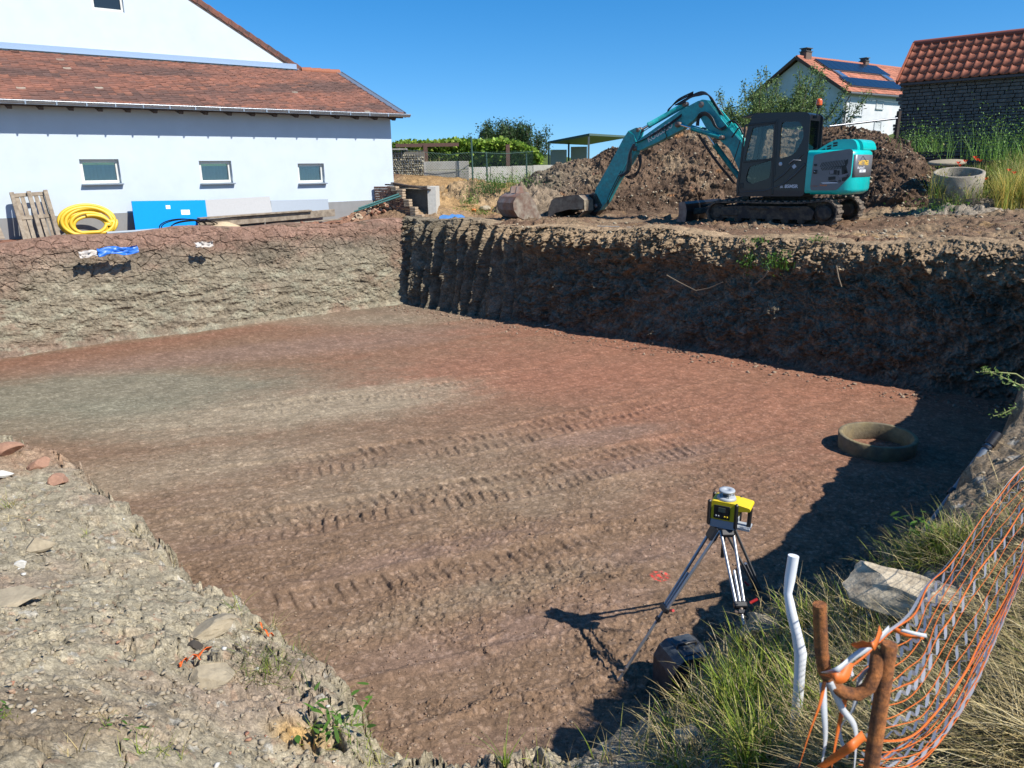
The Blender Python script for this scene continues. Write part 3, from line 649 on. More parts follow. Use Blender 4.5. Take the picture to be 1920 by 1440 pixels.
def tile_mat(name, c1, c2, c3, rows=.0):
    m = bpy.data.materials.new(name); m.use_nodes = True; t = m.node_tree; N = t.nodes; L = t.links; b = N['Principled BSDF']; b.inputs['Roughness'].default_value = .8
    a = N.new('ShaderNodeAttribute'); a.attribute_name = 'Col'; tc = N.new('ShaderNodeTexCoord'); n = N.new('ShaderNodeTexNoise'); n.inputs['Scale'].default_value = 9; n.inputs['Detail'].default_value = 6
    L.new(tc.outputs['Object'], n.inputs['Vector']); mr = N.new('ShaderNodeMapRange'); mr.inputs[1].default_value = .3; mr.inputs[2].default_value = .7; mr.inputs[3].default_value = .75; mr.inputs[4].default_value = 1.2
    L.new(n.outputs['Fac'], mr.inputs[0]); mx = N.new('ShaderNodeMixRGB'); mx.blend_type = 'MULTIPLY'; mx.inputs[0].default_value = 1; L.new(a.outputs['Color'], mx.inputs[1]); L.new(mr.outputs[0], mx.inputs[2])
    L.new(mx.outputs[0], b.inputs['Base Color']); return m
TILEM = tile_mat('clay_tiles', 0, 0, 0)
def tiled_roof(name, O, U, V, lu, lv, tw, th, colfn, parent, amp=.02, step=.03, under=.06, shape='pan', seed=0, sub=4, subv=3, slant=None, gap=0):
    """roof slab made of real stepped tile courses. O corner at the eave, U along the eave, V up the slope; slant(v)->(u0,u1)"""
    O = np.array(O, float); U = np.array(U, float); U /= np.linalg.norm(U); V = np.array(V, float); V /= np.linalg.norm(V); Nn = np.cross(U, V)
    if Nn[2] < 0: Nn = -Nn
    nu = int(lu/tw); nv = int(lv/th); rs = np.random.RandomState(seed); tw = lu/nu; th = lv/nv
    VV = []; FF = []; CC = []; o = 0
    us = np.linspace(0, 1, sub+1)
    prof = {'pan': amp*np.sin(us*np.pi*2), 'flat': np.zeros(sub+1)+amp*np.abs(us-.5), 'roll': amp*np.where(us < .3, np.sin(us/.3*np.pi), -.25*np.sin((us-.3)/.7*np.pi))}[shape]
    J = rs.normal(0, .0025, (nv, nu)); colr = colfn(rs, nu, nv)
    for j in range(nv):
        u0, u1 = (0, lu) if slant is None else slant((j+.5)*th)
        for i in range(nu):
            if (i+.5)*tw < u0 or (i+.5)*tw > u1: continue
            x = (i+us)*tw; lowv = j*th-.02+J[j, i]*3; hiv = (j+1)*th+.02
            h0 = step+prof+J[j, i]; h1 = prof*1.0+J[j, i]
            a = O+x[:, None]*U+lowv*V+h0[:, None]*Nn; b = O+x[:, None]*U+hiv*V+h1[:, None]*Nn; c = O+x[:, None]*U+lowv*V+(h0-step*.95)[:, None]*Nn
            VV.append(np.concatenate([c, a, b])); k = sub+1
            for r_ in range(2):
                for q in range(sub): FF.append((o+r_*k+q, o+r_*k+q+1, o+(r_+1)*k+q+1, o+(r_+1)*k+q))
            CC.append(np.repeat(colr[j, i][None], 3*k, 0)); o += 3*k
    me = np_mesh(name, np.concatenate(VV), np.array(FF), TILEM, np.concatenate(CC)); r = link(name, me, parent)
    return r
# ------------------------------------------------------------------ the white house beside the pit
HA = np.array([-12.06, 17.96, 0.0]); HB = aty(732, 228, 24.5); hu = np.array([HB[0]-HA[0], HB[1]-HA[1], 0]); HL = np.linalg.norm(hu); hu /= HL; hn = np.array([hu[1], -hu[0], 0])
HX = frame3(HA, hu, -hn, (0, 0, 1))          # local: x along the wall, y away from the pit, z up
def hp(px, py, off=0.0):
    """pixel on the plane 'off' metres in front of the wall -> local (x,y,z)"""
    p = onplane(px, py, HA+hn*off, hn)-HA; return Vector((p@hu, -off, p[2]))
house = empty('house', HA, math.atan2(hu[1], hu[0]), 'long white rendered house with old brown clay roof and three small windows above the pit', 'house')
eL = hp(0, 183, .45); eR = hp(733, 222, .45); ez = (eL.z+eR.z)/2; X0, X1 = -5.0, HL
EZ = ez+.05
tb = onplane(632, 138, HA+hu*(HL+.1), hu)-HA; run = -(tb@hn); rz = tb[2]
print('house eave', eL.z, eR.z, 'run', run, 'top', rz)
SL = Vector((0, run+.45, rz-EZ)); SLn = SL.length
wins = [[(148, 298), (222, 299), (229, 345), (155, 343)], [(372, 301), (433, 302), (438, 343), (378, 343)], [(558, 306), (607, 307), (610, 343), (561, 343)]]
holes = []; WR = []
for q in wins:
    p = [hp(*c) for c in q]; x0 = (p[0].x+p[3].x)/2; x1 = (p[1].x+p[2].x)/2; z0 = (p[2].z+p[3].z)/2; z1 = (p[0].z+p[1].z)/2; WR.append((x0, x1, z0, z1)); holes.append([(x0, z0), (x1, z0), (x1, z1), (x0, z1)])
PF = Matrix(((1, 0, 0, 0), (0, 0, -1, .15), (0, 1, 0, 0), (0, 0, 0, 1)))   # (u,v,w) -> x, z, y : slab from y=0 to .30
plate('wall', [(X0, -.3), (X1, -.3), (X1, EZ+.12), (X0, EZ+.12)], holes, .30, WHITE, PF, house)
b = MB(); b.prism([(.3, -.3), (run*2+.2, -.3), (run*2+.2, EZ), (run+.1, rz-.1), (.3, EZ)], -X1, -X1+.25, Matrix(((0, -1, 0, 0), (1, 0, 0, 0), (0, 0, 1, 0), (0, 0, 0, 1)))); b.build('end_wall', WHITE, house)
pl = [hp(0, 409), hp(252, 398), hp(617, 379), hp(718, 374)]
b = MB(); b.prism([(X0, -.4), (X1+.02, -.4), (X1+.02, pl[3].z), (pl[2].x, pl[2].z), (pl[1].x, pl[1].z), (X0, pl[0].z-.03)], -.025, .05); b.build('plinth', PLINTH, house)
for k, (x0, x1, z0, z1) in enumerate(WR):
    wf = MB(); t = .075; y = .13
    for a, c in (((x0, z0+t/2), (x1, z0+t/2)), ((x0, z1-t/2), (x1, z1-t/2))): wf.box(((a[0]+c[0])/2, y, a[1]), (x1-x0, .07, t), bev=.008)
    for xx in (x0+t/2, x1-t/2): wf.box((xx, y+.001, (z0+z1)/2), (t, .066, z1-z0-2*t), bev=.006)
    f = wf.build('window', FRAMEW, house); s = MB(); s.box(((x0+x1)/2, -.02, z0-.02), (x1-x0+.06, .18, .035), bev=.006); s.build('sill', ZINC, f)
    g = MB(); g.box(((x0+x1)/2, y+.02, (z0+z1)/2), (x1-x0-2*t+.01, .012, z1-z0-2*t+.01)); g.build('pane', GLASSD, f)
    cu = MB(); n = 26; xa, xb = x0+t, x1-t
    cv = [(xa+(xb-xa)*i/n, y+.05+.012*math.sin(i*1.9), zz) for zz in (z0+t, z1-t-.06) for i in range(n+1)]
    cu.add(cv, [(i, i+1, n+2+i, n+1+i) for i in range(n)], True)
    cu.build('curtain', mat('net_curtain', (.5, .55, .55), .9) if k == 0 else bpy.data.materials['net_curtain'], f)
def roofcols(rs, nu, nv):
    i, j = np.meshgrid(np.arange(nu), np.arange(nv)); n = fbm(i*.05, j*.16, 4, seed=401); c = np.zeros((nv, nu, 3))+C3(.225, .092, .060)
    c = mix(c, C3(.105, .056, .045), .9*sst(-.15, .35, n+.12*np.sin(j/nv*3))*sst(1.1, .7, j/nv)); c = mix(c, C3(.32, .12, .065), .4*(rs.rand(nv, nu) > .88)); c = mix(c, C3(.10, .06, .05), .4*(rs.rand(nv, nu) > .88)); c = mix(c, C3(.42, .38, .3), .6*(rs.rand(nv, nu) > .994))
    return c*(1+.13*rs.normal(size=(nv, nu)))[..., None]
O = (X0, -.45, EZ)
tiled_roof('roof', O, (1, 0, 0), SL, X1+.22-X0, SLn, .19, .165, roofcols, house, .03, .040, shape='flat', seed=5, sub=3)
b = MB(); dn = Vector((0, SL.z, -SL.y)).normalized()*.05
a0, a1 = Vector((X0, -.45, EZ))+dn, Vector((X1+.22, -.45, EZ))+dn; c0, c1 = a0+SL, a1+SL; d2 = dn*1.6
b.add([a0, a1, c1, c0, a0+d2, a1+d2, c1+d2, c0+d2], [(0, 1, 2, 3), (7, 6, 5, 4), (0, 4, 5, 1), (3, 2, 6, 7), (1, 5, 6, 2), (0, 3, 7, 4)]); b.build('roof_deck', WOODD, house)
b = MB(); b.add([(X0, run, rz), (X1+.22, run, rz), (X1+.22, run*2+.5, EZ), (X0, run*2+.5, EZ)], [(0, 1, 2, 3)]); b.build('rear_roof', mat('rear_tiles', (.2, .09, .06)), house)
# zinc verge on the right slope with stepped flashing
b = MB(); vv = SL/22
for k in range(22):
    p = Vector((X1+.15, -.45, EZ+.05))+vv*(k+.5); b.box(p, (.20+.05*(k % 2), .02, vv.length*1.0), Matrix.Rotation(math.atan2(SL.y, SL.z)*-1, 3, 'X'))
b.beam(Vector((X1+.26, -.5, EZ-.03)), Vector((X1+.26, -.45, EZ))+SL, .03, .16); b.build('verge', ZINC, house)
b = MB(); n = 40; pr = [(math.cos(a)*.075, -math.sin(a)*.075) for a in [math.pi*k/10 for k in range(11)]]
vs = []; 
for x in (X0, X1+.38):
    for (c, s) in pr: vs.append((x, -.53+c, EZ-.02+s))
b.add(vs, [(k, k+1, 12+k, 11+k) for k in range(10)], True); b.add(vs, [tuple(range(11, 22))])
b.tube([(X0, -.53-.075, EZ-.015), (X1+.38, -.53-.075, EZ-.015)], .014)
for k in range(26): b.box((X1-.4-k*.62, -.53, EZ-.045), (.03, .165, .10))
b.build('gutter', ZINC, house)
rr = MB(); rr.prism([(-.42, EZ-.13), (.02, EZ+.16), (.02, EZ-.10), (-.12, EZ-.12), (-.36, EZ-.19)], -.05, .05, Matrix(((0, 1, 0, 0), (1, 0, 0, 0), (0, 0, 1, 0), (0, 0, 0, 1))))
r0 = rr.build('rafter', WOODD, house, loc=(X1-.08, 0, 0))
k = 1
while X1-.08-k*.62 > X0+3:
    c = r0.copy(); COL.objects.link(c); c.location.x = X1-.08-k*.62; k += 1
# taller gable behind, with a window, its verge tiles and the flashing line
def hq(px, py): p = onplane(px, py, HA-hn*run, hn)-HA; return (p@hu, p[2])
g1 = hq(360, 0); g2 = hq(556, 131); sl = (g2[1]-g1[1])/(g2[0]-g1[0]); gx0 = X0-3; print('gable', g1, g2)
xr = g2[0]; apx = g1[0]-4.2; apz = g1[1]-4.2*sl
GF = Matrix(((1, 0, 0, 0), (0, 0, -1, run+.12), (0, 1, 0, 0), (0, 0, 0, 1)))
w = [hq(171, 0), hq(231, -2), hq(233, 23), hq(173, 18)]; wx0, wx1, wz0 = (w[0][0]+w[3][0])/2, (w[1][0]+w[2][0])/2, (w[2][1]+w[3][1])/2; wz1 = wz0+1.0
plate('gable', [(gx0, rz-.6), (xr+.1, rz-.6), (xr+.1, g2[1]-.02), (apx, apz), (gx0, apz+(gx0-apx)*-sl*-1)], [[(wx0, wz0), (wx1, wz0), (wx1, wz1), (wx0, wz1)]], .24, WHITE, GF, house)
wf = MB(); t = .07; y = run+.1
wf.box(((wx0+wx1)/2, y, wz0+t/2), (wx1-wx0, .07, t)); wf.box(((wx0+wx1)/2, y, wz1-t/2), (wx1-wx0, .07, t))
for xx in (wx0+t/2, wx1-t/2): wf.box((xx, y+.001, (wz0+wz1)/2), (t, .066, wz1-wz0-2*t))
f = wf.build('window', FRAMEW, house); g = MB(); g.box(((wx0+wx1)/2, y+.02, (wz0+wz1)/2), (wx1-wx0-2*t+.01, .012, wz1-wz0-2*t+.01)); g.build('pane', mat('dark_pane', (.02, .03, .04), .1), f)
b = MB(); b.box(((gx0+xr)/2, run-.02, rz+.10), (xr-gx0, .03, .2)); b.beam((gx0, run-.10, rz+.03), (xr, run-.10, rz+.03), .18, .015); b.build('flashing', mat('new_zinc', (.50, .58, .68), .3, metal=.6), house)
b = MB(); D = Vector((xr+.25-apx, 0, g2[1]-.1-apz)); n = int(D.length/.33); D /= n; P = Vector((apx, run+.1, apz+.06)); ang = math.atan2(-D.z, D.x)
for k in range(n+1):
    p = P+D*(k+.5); Rm = Matrix.Rotation(ang+R(4), 3, 'Y'); b.box(p+Vector((0, -.10, .0)), (D.length*1.12, .05, .17), Rm, bev=.012); b.box(p+Vector((0, .15, .07)), (D.length*1.1, .5, .035), Rm)
b.build('verge_tiles', mat('verge_clay', (.21, .075, .045), .8, noise=.3, nscale=4, col2=(.09, .05, .04)), house)
b = MB(); b.beam(P+Vector((0, -.09, -.13)), P+D*(n+1)+Vector((0, -.09, -.13)), .03, .05); b.build('barge_board', WOODD, house)
b = MB(); dv = Vector((apx-.01, 0, 0)); e = P+D*(n+1); b.add([P+Vector((0, 0, 0)), e, e+Vector((0, 9, 0)), P+Vector((0, 9, 0)), ], [(0, 1, 2, 3)])
b.add([P, P+Vector((0, 9, 0)), P+Vector((-6, 9, -6*abs(sl))), P+Vector((-6, 0, -6*abs(sl)))], [(0, 1, 2, 3)]); b.build('main_roof', mat('main_clay', (.22, .09, .06)), house)
# ridge tiles of the low roof right of the gable
b = MB(); x = xr+.15; 
while x < X1+.1: b.tube([(x, run, rz+.02), (x+.36, run, rz+.025)], [.10, .115], 8); x += .34
b.build('ridge_tiles', mat('ridge_clay', (.34, .12, .06), .8, noise=.2), house)

# ------------------------------------------------------------------ things leaning on the wall
def ground_h(p):
    return float(base_ground(np.array([p[0]]), np.array([p[1]]))[0])
def toW(v): return HX @ Vector(v)
def board(name, bl, br, tl, tr, offb, offt, thick, m, label, cat, group=None, extra=None):
    a, b_ = hp(*bl, offb), hp(*br, offb); c, d = hp(*tr, offt), hp(*tl, offt)
    e = empty(name, toW(a), math.atan2(hu[1], hu[0]), label, cat, group); nn = (b_-a).cross(d-a).normalized()*thick
    if nn.y > 0: nn = -nn
    vs = [v-a for v in (a, b_, c, d)]; mb = MB(); mb.add(vs+[v+nn for v in vs], [(3, 2, 1, 0), (4, 5, 6, 7), (0, 1, 5, 4), (1, 2, 6, 5), (2, 3, 7, 6), (3, 0, 4, 7)]); mb.build('panel', m, e)
    if extra: extra(e, vs, nn)
    return e
BLUEB = mat('blue_board', (.002, .27, .78), .7, noise=.04, spec=.08)
def stickers(e, vs, nn):
    a, b_, c, d = vs
    for (u0, u1, v0, v1) in ((.44, .5, .72, .84), (.64, .76, .52, .68)):
        q = [a+(b_-a)*u+((d-a)*(1-u)+(c-b_)*u)*v+nn*1.15 for u, v in ((u0, v0), (u1, v0), (u1, v1), (u0, v1))]
        mb = MB(); mb.add(q+[v-nn*.5 for v in q], [(0, 1, 2, 3), (7, 6, 5, 4), (0, 4, 5, 1), (2, 6, 7, 3)]); mb.build('sticker', FRAMEW, e)
    mb = MB(); q = [a+(b_-a)*u+((d-a)*(1-u)+(c-b_)*u)*v+nn*1.04 for u, v in ((.448, 0), (.452, 0), (.452, 1), (.448, 1))]; mb.add(q, [(0, 1, 2, 3)]); mb.build('seam', mat('blue_seam', (.01, .2, .5)), e)
board('insulation_board', (254, 434), (391, 432), (246, 378), (384, 376), .50, .22, .04, BLUEB, 'bright blue insulation board with two stickers leaning on the white house', 'board', extra=stickers)
board('grey_panel', (388, 414), (510, 400), (384, 376), (505, 369), .40, .15, .03, mat('grey_panel', (.34, .34, .34), .6, noise=.06), 'light grey panel leaning on the house right of the blue board', 'panel')
board('slate_panel', (510, 404), (617, 398), (507, 377), (614, 374), .34, .15, .03, mat('slate_panel', (.15, .20, .26), .5, noise=.06), 'blue grey panel leaning on the house, rightmost of the boards', 'panel')
# pallet
pa, pb, pd, pc = hp(46, 456, .75), hp(114, 449, .75), hp(18, 363, .22), hp(88, 359, .22)
pal = empty('pallet', toW(pa), math.atan2(hu[1], hu[0]), 'weathered wooden pallet standing on end against the white house', 'pallet'); W_ = pb-pa; Hh = ((pd-pa)+(pc-pb))/2; nn = W_.cross(Hh).normalized()
if nn.y > 0: nn = -nn
for u in (.04, .5, .96):
    mb = MB(); mb.beam(W_*u+nn*.05, W_*u+Hh*1.0+nn*.05, .09, .09, nn, bev=.006); mb.build('bearer', WOODG, pal)
for u in (.16, .30, .68, .84):
    mb = MB(); mb.beam(W_*u-nn*.02, W_*u+Hh*.98-nn*.02, .085, .02, nn); mb.build('slat', WOODG, pal)
for v in (.03, .50, .96):
    mb = MB(); mb.beam(W_*.02+Hh*v+nn*.0, W_*.98+Hh*v+nn*.0, .02, .09, Hh.normalized()); mb.build('cross_board', WOODG, pal)
# yellow hose
YEL = mat('yellow_hose', (.78, .50, .03), .45, noise=.06)
cc = hp(166, 416, .62); ch = empty('hose_coil', toW(cc), math.atan2(hu[1], hu[0]), 'loosely coiled yellow drainage hose leaning between the pallet and the blue board', 'hose')
rs = random.Random(4); pts = []; N_ = 420
for i in range(N_):
    t = i/N_; a = t*math.pi*2*7.3; k = int(t*7.3); rr_ = .58-.06*((k*37) % 5)/2+.05*math.sin(a*.37+k)-(.16 if k in (3, 6) else 0)
    ox = .05*math.sin(k*2.1); oz = .06*math.cos(k*1.3)-.04
    lz = max(rr_*math.sin(a)*.62+oz, -.36+.02*k); y_ = .10*math.sin(k*1.7)-.38*lz*-.55*-1
    pts.append((rr_*math.cos(a)+ox, -.02*k+.25*lz+.02*math.sin(a*2), lz))
mb = MB(); mb.tube(pts, .042, 8); mb.build('hose', YEL, ch)
# small pallet behind at the very left, pipe, planks, cable
mb = MB(); q0, q1 = hp(0, 420, .3), hp(4, 448, .5); lw = empty('plank', toW(q1), math.atan2(hu[1], hu[0]), 'short brown board at the left picture edge beside the pallet', 'plank'); mb.beam(Vector((0, 0, 0)), q0-q1+Vector((-.1, 0, .1)), .12, .02); mb.build('board', WOODG, lw)
def rodlike(name, p, q, off1, off2, r, m, label, cat, part='tube', n=8, group=None):
    a, b_ = hp(*p, off1), hp(*q, off2); e = empty(name, toW(a), math.atan2(hu[1], hu[0]), label, cat, group); mb = MB(); mb.tube([Vector((0, 0, 0)), (b_-a)*.5+Vector((0, 0, -.005)), b_-a], r, n); mb.build(part, m, e); return e
pp = rodlike('drain_pipe', (200, 437), (303, 430), .85, .62, .035, mat('grey_pvc', (.33, .38, .42), .5), 'straight grey plastic pipe lying below the blue board', 'pipe', 'pipe_body')
e_ = hp(303, 430, .62)-hp(200, 437, .85); mb = MB(); mb.tube([e_*.965, e_*1.0], .045, 10); mb.build('socket', bpy.data.materials['grey_pvc'], pp)
mb = MB()
def plank(pl, pr, off, hgt, dep, label):
    a, b_ = hp(*pl, off), hp(*pr, off); e = empty('plank', toW(a), math.atan2(hu[1], hu[0]), label, 'plank', 'planks lying along the house'); mb = MB(); mb.beam(Vector((0, 0, hgt/2)), b_-a+Vector((0, 0, hgt/2)), dep, hgt, bev=.006); mb.build('board', WOODG, e)
    return e
plank((372, 428), (628, 405), .62, .20, .05, 'wide weathered plank on edge facing the pit below the grey panels')
plank((372, 411), (582, 396), .60, .04, .26, 'long brown plank lying flat on top of the wide plank')
plank((305, 440), (640, 412), .95, .035, .16, 'thin plank lying lowest along the pit rim')
mb = MB(); a = hp(345, 424, .75); cb = empty('cable_coil', toW(a), math.atan2(hu[1], hu[0]), 'loose coil of black cable lying on the planks beside the blue board', 'cable')
pts = []
for i in range(260):
    t = i/260; an = t*math.pi*2*4.2; k = int(t*4.2); rx = .50+.08*math.sin(k*2.3); rz_ = .16+.03*math.cos(k)
    pts.append((rx*math.cos(an)+.10*k-.1, -.06*math.sin(an)-.03*k, max(rz_*math.sin(an), -.13)))
mb.tube(pts, .013, 6); mb.build('cable', BLACKM, cb)
mb = MB(); mb.lathe([(0.0, .13), (.12, .12), (.3, .05), (.42, 0)], 20, hp(420, 425, .78)); o_ = mb.build('sawdust_heap', mat('sawdust', (.62, .48, .30), .9, noise=.2, nscale=10, bump=.6)); o_.matrix_world = HX; tag(o_, 'small pale sawdust heap between the black cable and the planks', 'sawdust')
# ------------------------------------------------------------------ scraps, rubble, small stones
def rock_mesh(name, m, seed, s=(1, 1, .7), n=2, rough=.25, blk=0):
    import bmesh
    bm = bmesh.new(); bmesh.ops.create_icosphere(bm, subdivisions=n, radius=.5); co = np.array([v.co[:] for v in bm.verts]); rs = np.random.RandomState(seed)
    for _ in range(9+blk):            # planar cuts make facets
        a = rs.normal(size=3); a /= np.linalg.norm(a); d = co@a; lim = rs.uniform(.20, .40) if blk >= 0 else rs.uniform(.1, .3); co = co-np.outer(np.maximum(d-lim, 0), a)
    co[:, 2] = np.clip(co[:, 2], -.34, .30) if blk else co[:, 2]; co += rough*.2*np.stack([fbm(co[:, 0]*3+seed, co[:, 1]*3+co[:, 2]*2, 3, seed=seed+k) for k in range(3)], 1); co *= np.array(s)
    for v, c in zip(bm.verts, co): v.co = c
    me = bpy.data.meshes.new(name); bm.to_mesh(me); bm.free(); me.materials.append(m); return me
BRICK = mat('brick_red', (.36, .15, .09), .9, noise=.25, nscale=8, bump=.4, col2=(.42, .28, .18)); BRICKT = mat('brick_tan', (.44, .33, .22), .9, noise=.2, nscale=8, bump=.4)
STONE = mat('stone_tan', (.36, .30, .205), .95, noise=.25, nscale=6, bump=.5, bscale=20); STONEG = mat('stone_grey', (.37, .31, .22), .95, noise=.25, nscale=6, bump=.5, bscale=20); STONEL = mat('limestone', (.66, .55, .38), .95, noise=.22, nscale=9, bump=1.0, bscale=26, bdist=.01, col2=(.38, .30, .20))
# crumpled plastic scraps stuck in the left wall's face
def wallpt(px, py, z): 
    n = np.array([ldir[1], -ldir[0], 0]); q = np.array([CORN[0], CORN[1], 0])+n*.35*0; return onplane(px, py, q, n)
def scrap(name, px, py, w_, h_, m, label, cat, seed, out=.25):
    p = wallpt(px, py, 0); n = np.array([ldir[1], -ldir[0], 0]); p = p+n*out; L3 = np.array([ldir[0], ldir[1], 0]); nx, nz = 15, 7
    u, v = np.meshgrid(np.linspace(-.5, .5, nx), np.linspace(-.5, .5, nz)); f = fbm(u*5+seed, v*5, 3, seed=seed); g = fbm(u*4+9, v*4+seed, 3, seed=seed+5)
    P = L3[None, None]*(u*w_)[..., None]+n[None, None]*(.16*f+.05-v*.06)[..., None]+np.array([0, 0, 1.0])[None, None]*((v*h_*(1+.5*g)+.12*h_*np.sin(u*9+seed))[..., None])
    P2 = P-n*.012; V = np.concatenate([P.reshape(-1, 3), P2.reshape(-1, 3)]); q = grid_faces(nz, nx); F = np.concatenate([q, q[:, ::-1]+nx*nz]); o = link(name, np_mesh(name, V, F, m, smooth=False), loc=p); tag(o, label, cat); return o
scrap('plastic_scrap', 217, 468, .85, .17, mat('blue_plastic', (.02, .16, .62), .4), 'torn bright blue plastic sheet sticking out of the left pit wall', 'plastic scrap', 3)
scrap('plastic_scrap', 168, 474, .5, .14, mat('pale_plastic', (.55, .5, .45), .6), 'crumpled pale plastic scrap left of the blue one in the pit wall', 'plastic scrap', 8, .2)
scrap('plastic_scrap', 378, 457, .42, .13, bpy.data.materials['pale_plastic'], 'crumpled white scrap on the left pit wall below the planks', 'plastic scrap', 15, .2)
# brick rubble in front of the ruin
bm_ = []
for s in range(4):
    b = MB(); b.box((0, 0, 0), (.22, .105, .065), bev=.008); o = b.build('brick', BRICK if s % 2 == 0 else BRICKT); bm_.append(o)
rs = random.Random(11); kn = ['red brick', 'tan brick', 'red brick', 'tan brick']
for i in range(96):
    px = rs.triangular(636, 800, 735); hgt = max(0, 1-abs(px-735)/70); off = rs.uniform(-.15, .55)
    p = onplane(px, 400, HA+hn*(.2+off), hn); gz = ground_h(p); z = max(gz, 0)+.06+rs.random()*.34*hgt
    o = bm_[i % 4] if i < 4 else bm_[i % 4].copy()
    if i >= 4: COL.objects.link(o)
    o.location = (p[0], p[1], z); o.rotation_euler = (rs.uniform(-.9, .9), rs.uniform(-.9, .9), rs.uniform(0, 6.28)); s_ = rs.uniform(.7, 1.1); o.scale = (s_*rs.uniform(.5, 1), s_, s_)
    tag(o, ('red' if i % 2 == 0 else 'pale tan')+' broken brick in the rubble pile beside the ruined wall', 'brick', 'broken bricks in the rubble pile')
# ruined brick wall: stepped tan courses, with the concrete pit box behind
def rp(px, py, Y): return aty(px, py, Y)
RW = empty('ruined_wall', aty(712, 405, 24.0), 0, 'low ruined brick wall stepping down beside the concrete box', 'wall')
Rb = np.array(RW.location); rs = random.Random(5)
b1 = MB(); b2 = MB(); course = .075
ua = aty(706, 405, 24.0)-Rb; ub = aty(788, 405, 23.2)-Rb; zt = aty(720, 352, 24.0)[2]-Rb[2]
ln = np.linalg.norm((ub-ua)[:2]); d = (ub-ua)/ln; nc = int(zt/course)+1
for j in range(nc):
    t = j/nc; x = .02*rs.random(); xe = ln*(1-.48*t)
    while x < xe-.08:
        L = .21; last = x+L*1.6 > xe; c = ua+d*(x+L/2); (b2 if last else b1).box((c[0], c[1]-(.05 if last else 0), j*course+.04), (L, .11+(.06 if last else 0), .065), Matrix.Rotation(math.atan2(d[1], d[0])+rs.uniform(-.05, .05), 3, 'Z'), bev=.008); x += .225
b1.build('brickwork', mat('sooty_brick', (.19, .13, .10), .95, noise=.35, nscale=10, bump=.6, col2=(.26, .13, .085)), RW); b2.build('end_bricks', BRICKT, RW)
CBX = empty('concrete_box', aty(760, 400, 24.6), 0, 'open concrete shaft box with dark damp front and rotten boards on top', 'concrete box'); cb0 = np.array(CBX.location)
def qp(px, py, Y): return Vector(aty(px, py, Y)-cb0)
b = MB(); a0, a1, a2, a3 = qp(722, 405, 24.4), qp(802, 402, 23.6), qp(802, 356, 23.6), qp(722, 352, 24.4); th_ = Vector((.12, .3, 0))
b.add([a0, a1, a2, a3]+[v+th_ for v in (a0, a1, a2, a3)], [(0, 1, 2, 3), (7, 6, 5, 4), (0, 4, 5, 1), (1, 5, 6, 2), (2, 6, 7, 3), (3, 7, 4, 0)]); b.build('front_panel', CONCD, CBX)
b = MB(); b.prism([(-.05, -.45), (.2, -.45), (.2, .72), (-.05, .72)], 0, 1.3, Matrix.Translation(qp(806, 396, 23.4))); b.build('side_wall', mat('white_concrete', (.58, .55, .48), .9, noise=.15, nscale=4), CBX)
for k, (p, q) in enumerate([((728, 350), (800, 352)), ((724, 346), (792, 350)), ((730, 354), (803, 349)), ((735, 343), (808, 356))]):
    b = MB(); b.beam(qp(*p, 24.2-.1*k), qp(*q, 23.7-.1*k), .16, .04); b.build('rotten_board', WOODD if k != 2 else WOODG, CBX)
for k, (p, q, l) in enumerate([((664, 397), (756, 366), 'lower'), ((672, 391), (748, 364), 'upper')]):
    a, c = np.array(aty(*p, 23.3)), np.array(aty(*q, 23.4)); o = MB().tube([(0, 0, 0), c-a], .028, 8).build('green_pole', mat('green_pole', (.08, .22, .20), .5) if k == 0 else bpy.data.materials['green_pole'], loc=a); tag(o, l+' of two green metal poles leaning on the ruined brick wall', 'pole')
# small coloured bits on the ochre slope
p = aty(821, 388, 25.6); b = MB(); b.lathe([(.0, .12), (.1, .12), (.11, 0), (.0, 0)], 12); o = b.build('bucket', YEL, loc=(p[0], p[1], p[2]-.06)); tag(o, 'tiny yellow tub on the ochre slope behind the pit corner', 'tub')
p = atz(889, 404, .03); b = MB(); b.lathe([(.0, .24), (.09, .24), (.10, .20), (.085, .19), (.085, 0), (.0, 0)], 14); o = b.build('pipe_stub', mat('orange_pvc', (.75, .22, .04), .5), loc=(p[0], p[1], 0.0)); tag(o, 'short orange plastic pipe stub standing near the loose bucket', 'pipe')
p = atz(848, 411, .03); b = MB(); nx = 9; u, v = np.meshgrid(np.linspace(-.5, .5, nx), np.linspace(-.5, .5, 7)); V = np.stack([u*.75, v*.45, .10+.12*fbm(u*4, v*4, 3, seed=6)-.2*(u*u+v*v)], -1).reshape(-1, 3)
o = link('plastic_sheet', np_mesh('plastic_sheet', V, grid_faces(7, nx), mat('sky_plastic', (.10, .26, .55), .4)), loc=(p[0], p[1], .05)); tag(o, 'crumpled light blue plastic sheet on the rim near the pit corner', 'plastic sheet')
# limestone slab in the foreground by the net, and loose rocks
def bankrock(px, py, size, m, label, seed, z0=-1.0, rz_=0.0, cat='rock', blk=0, sink=.25, n=3, name='rock', group=None, rough=.25):
    p = hit_bank(px, py, z0); o = link(name, rock_mesh(name, m, seed, size, n, rough, blk)); o.location = (p[0], p[1], bank_z(p[0], p[1])+size[2]*(.5-sink)); o.rotation_euler = (0, 0, rz_); tag(o, label, cat, group); return o
sl_ = bankrock(1712, 1160, (.95, .58, .28), STONEL, 'large flat pale limestone slab lying in the grass behind the net', 31, -.85, -.25, 'stone slab', 3, .12, 5, 'stone_slab', .55)
bankrock(1300, 1395, (.2, .17, .16), STONE, 'round brown stone in the grass at the bottom of the picture', 32, -1.2)
bankrock(1420, 1205, (.34, .26, .24), STONE, 'lump of tan earth under the tripod back legs', 33, -1.4, cat='earth clod', name='earth_clod', rough=.9, n=4)
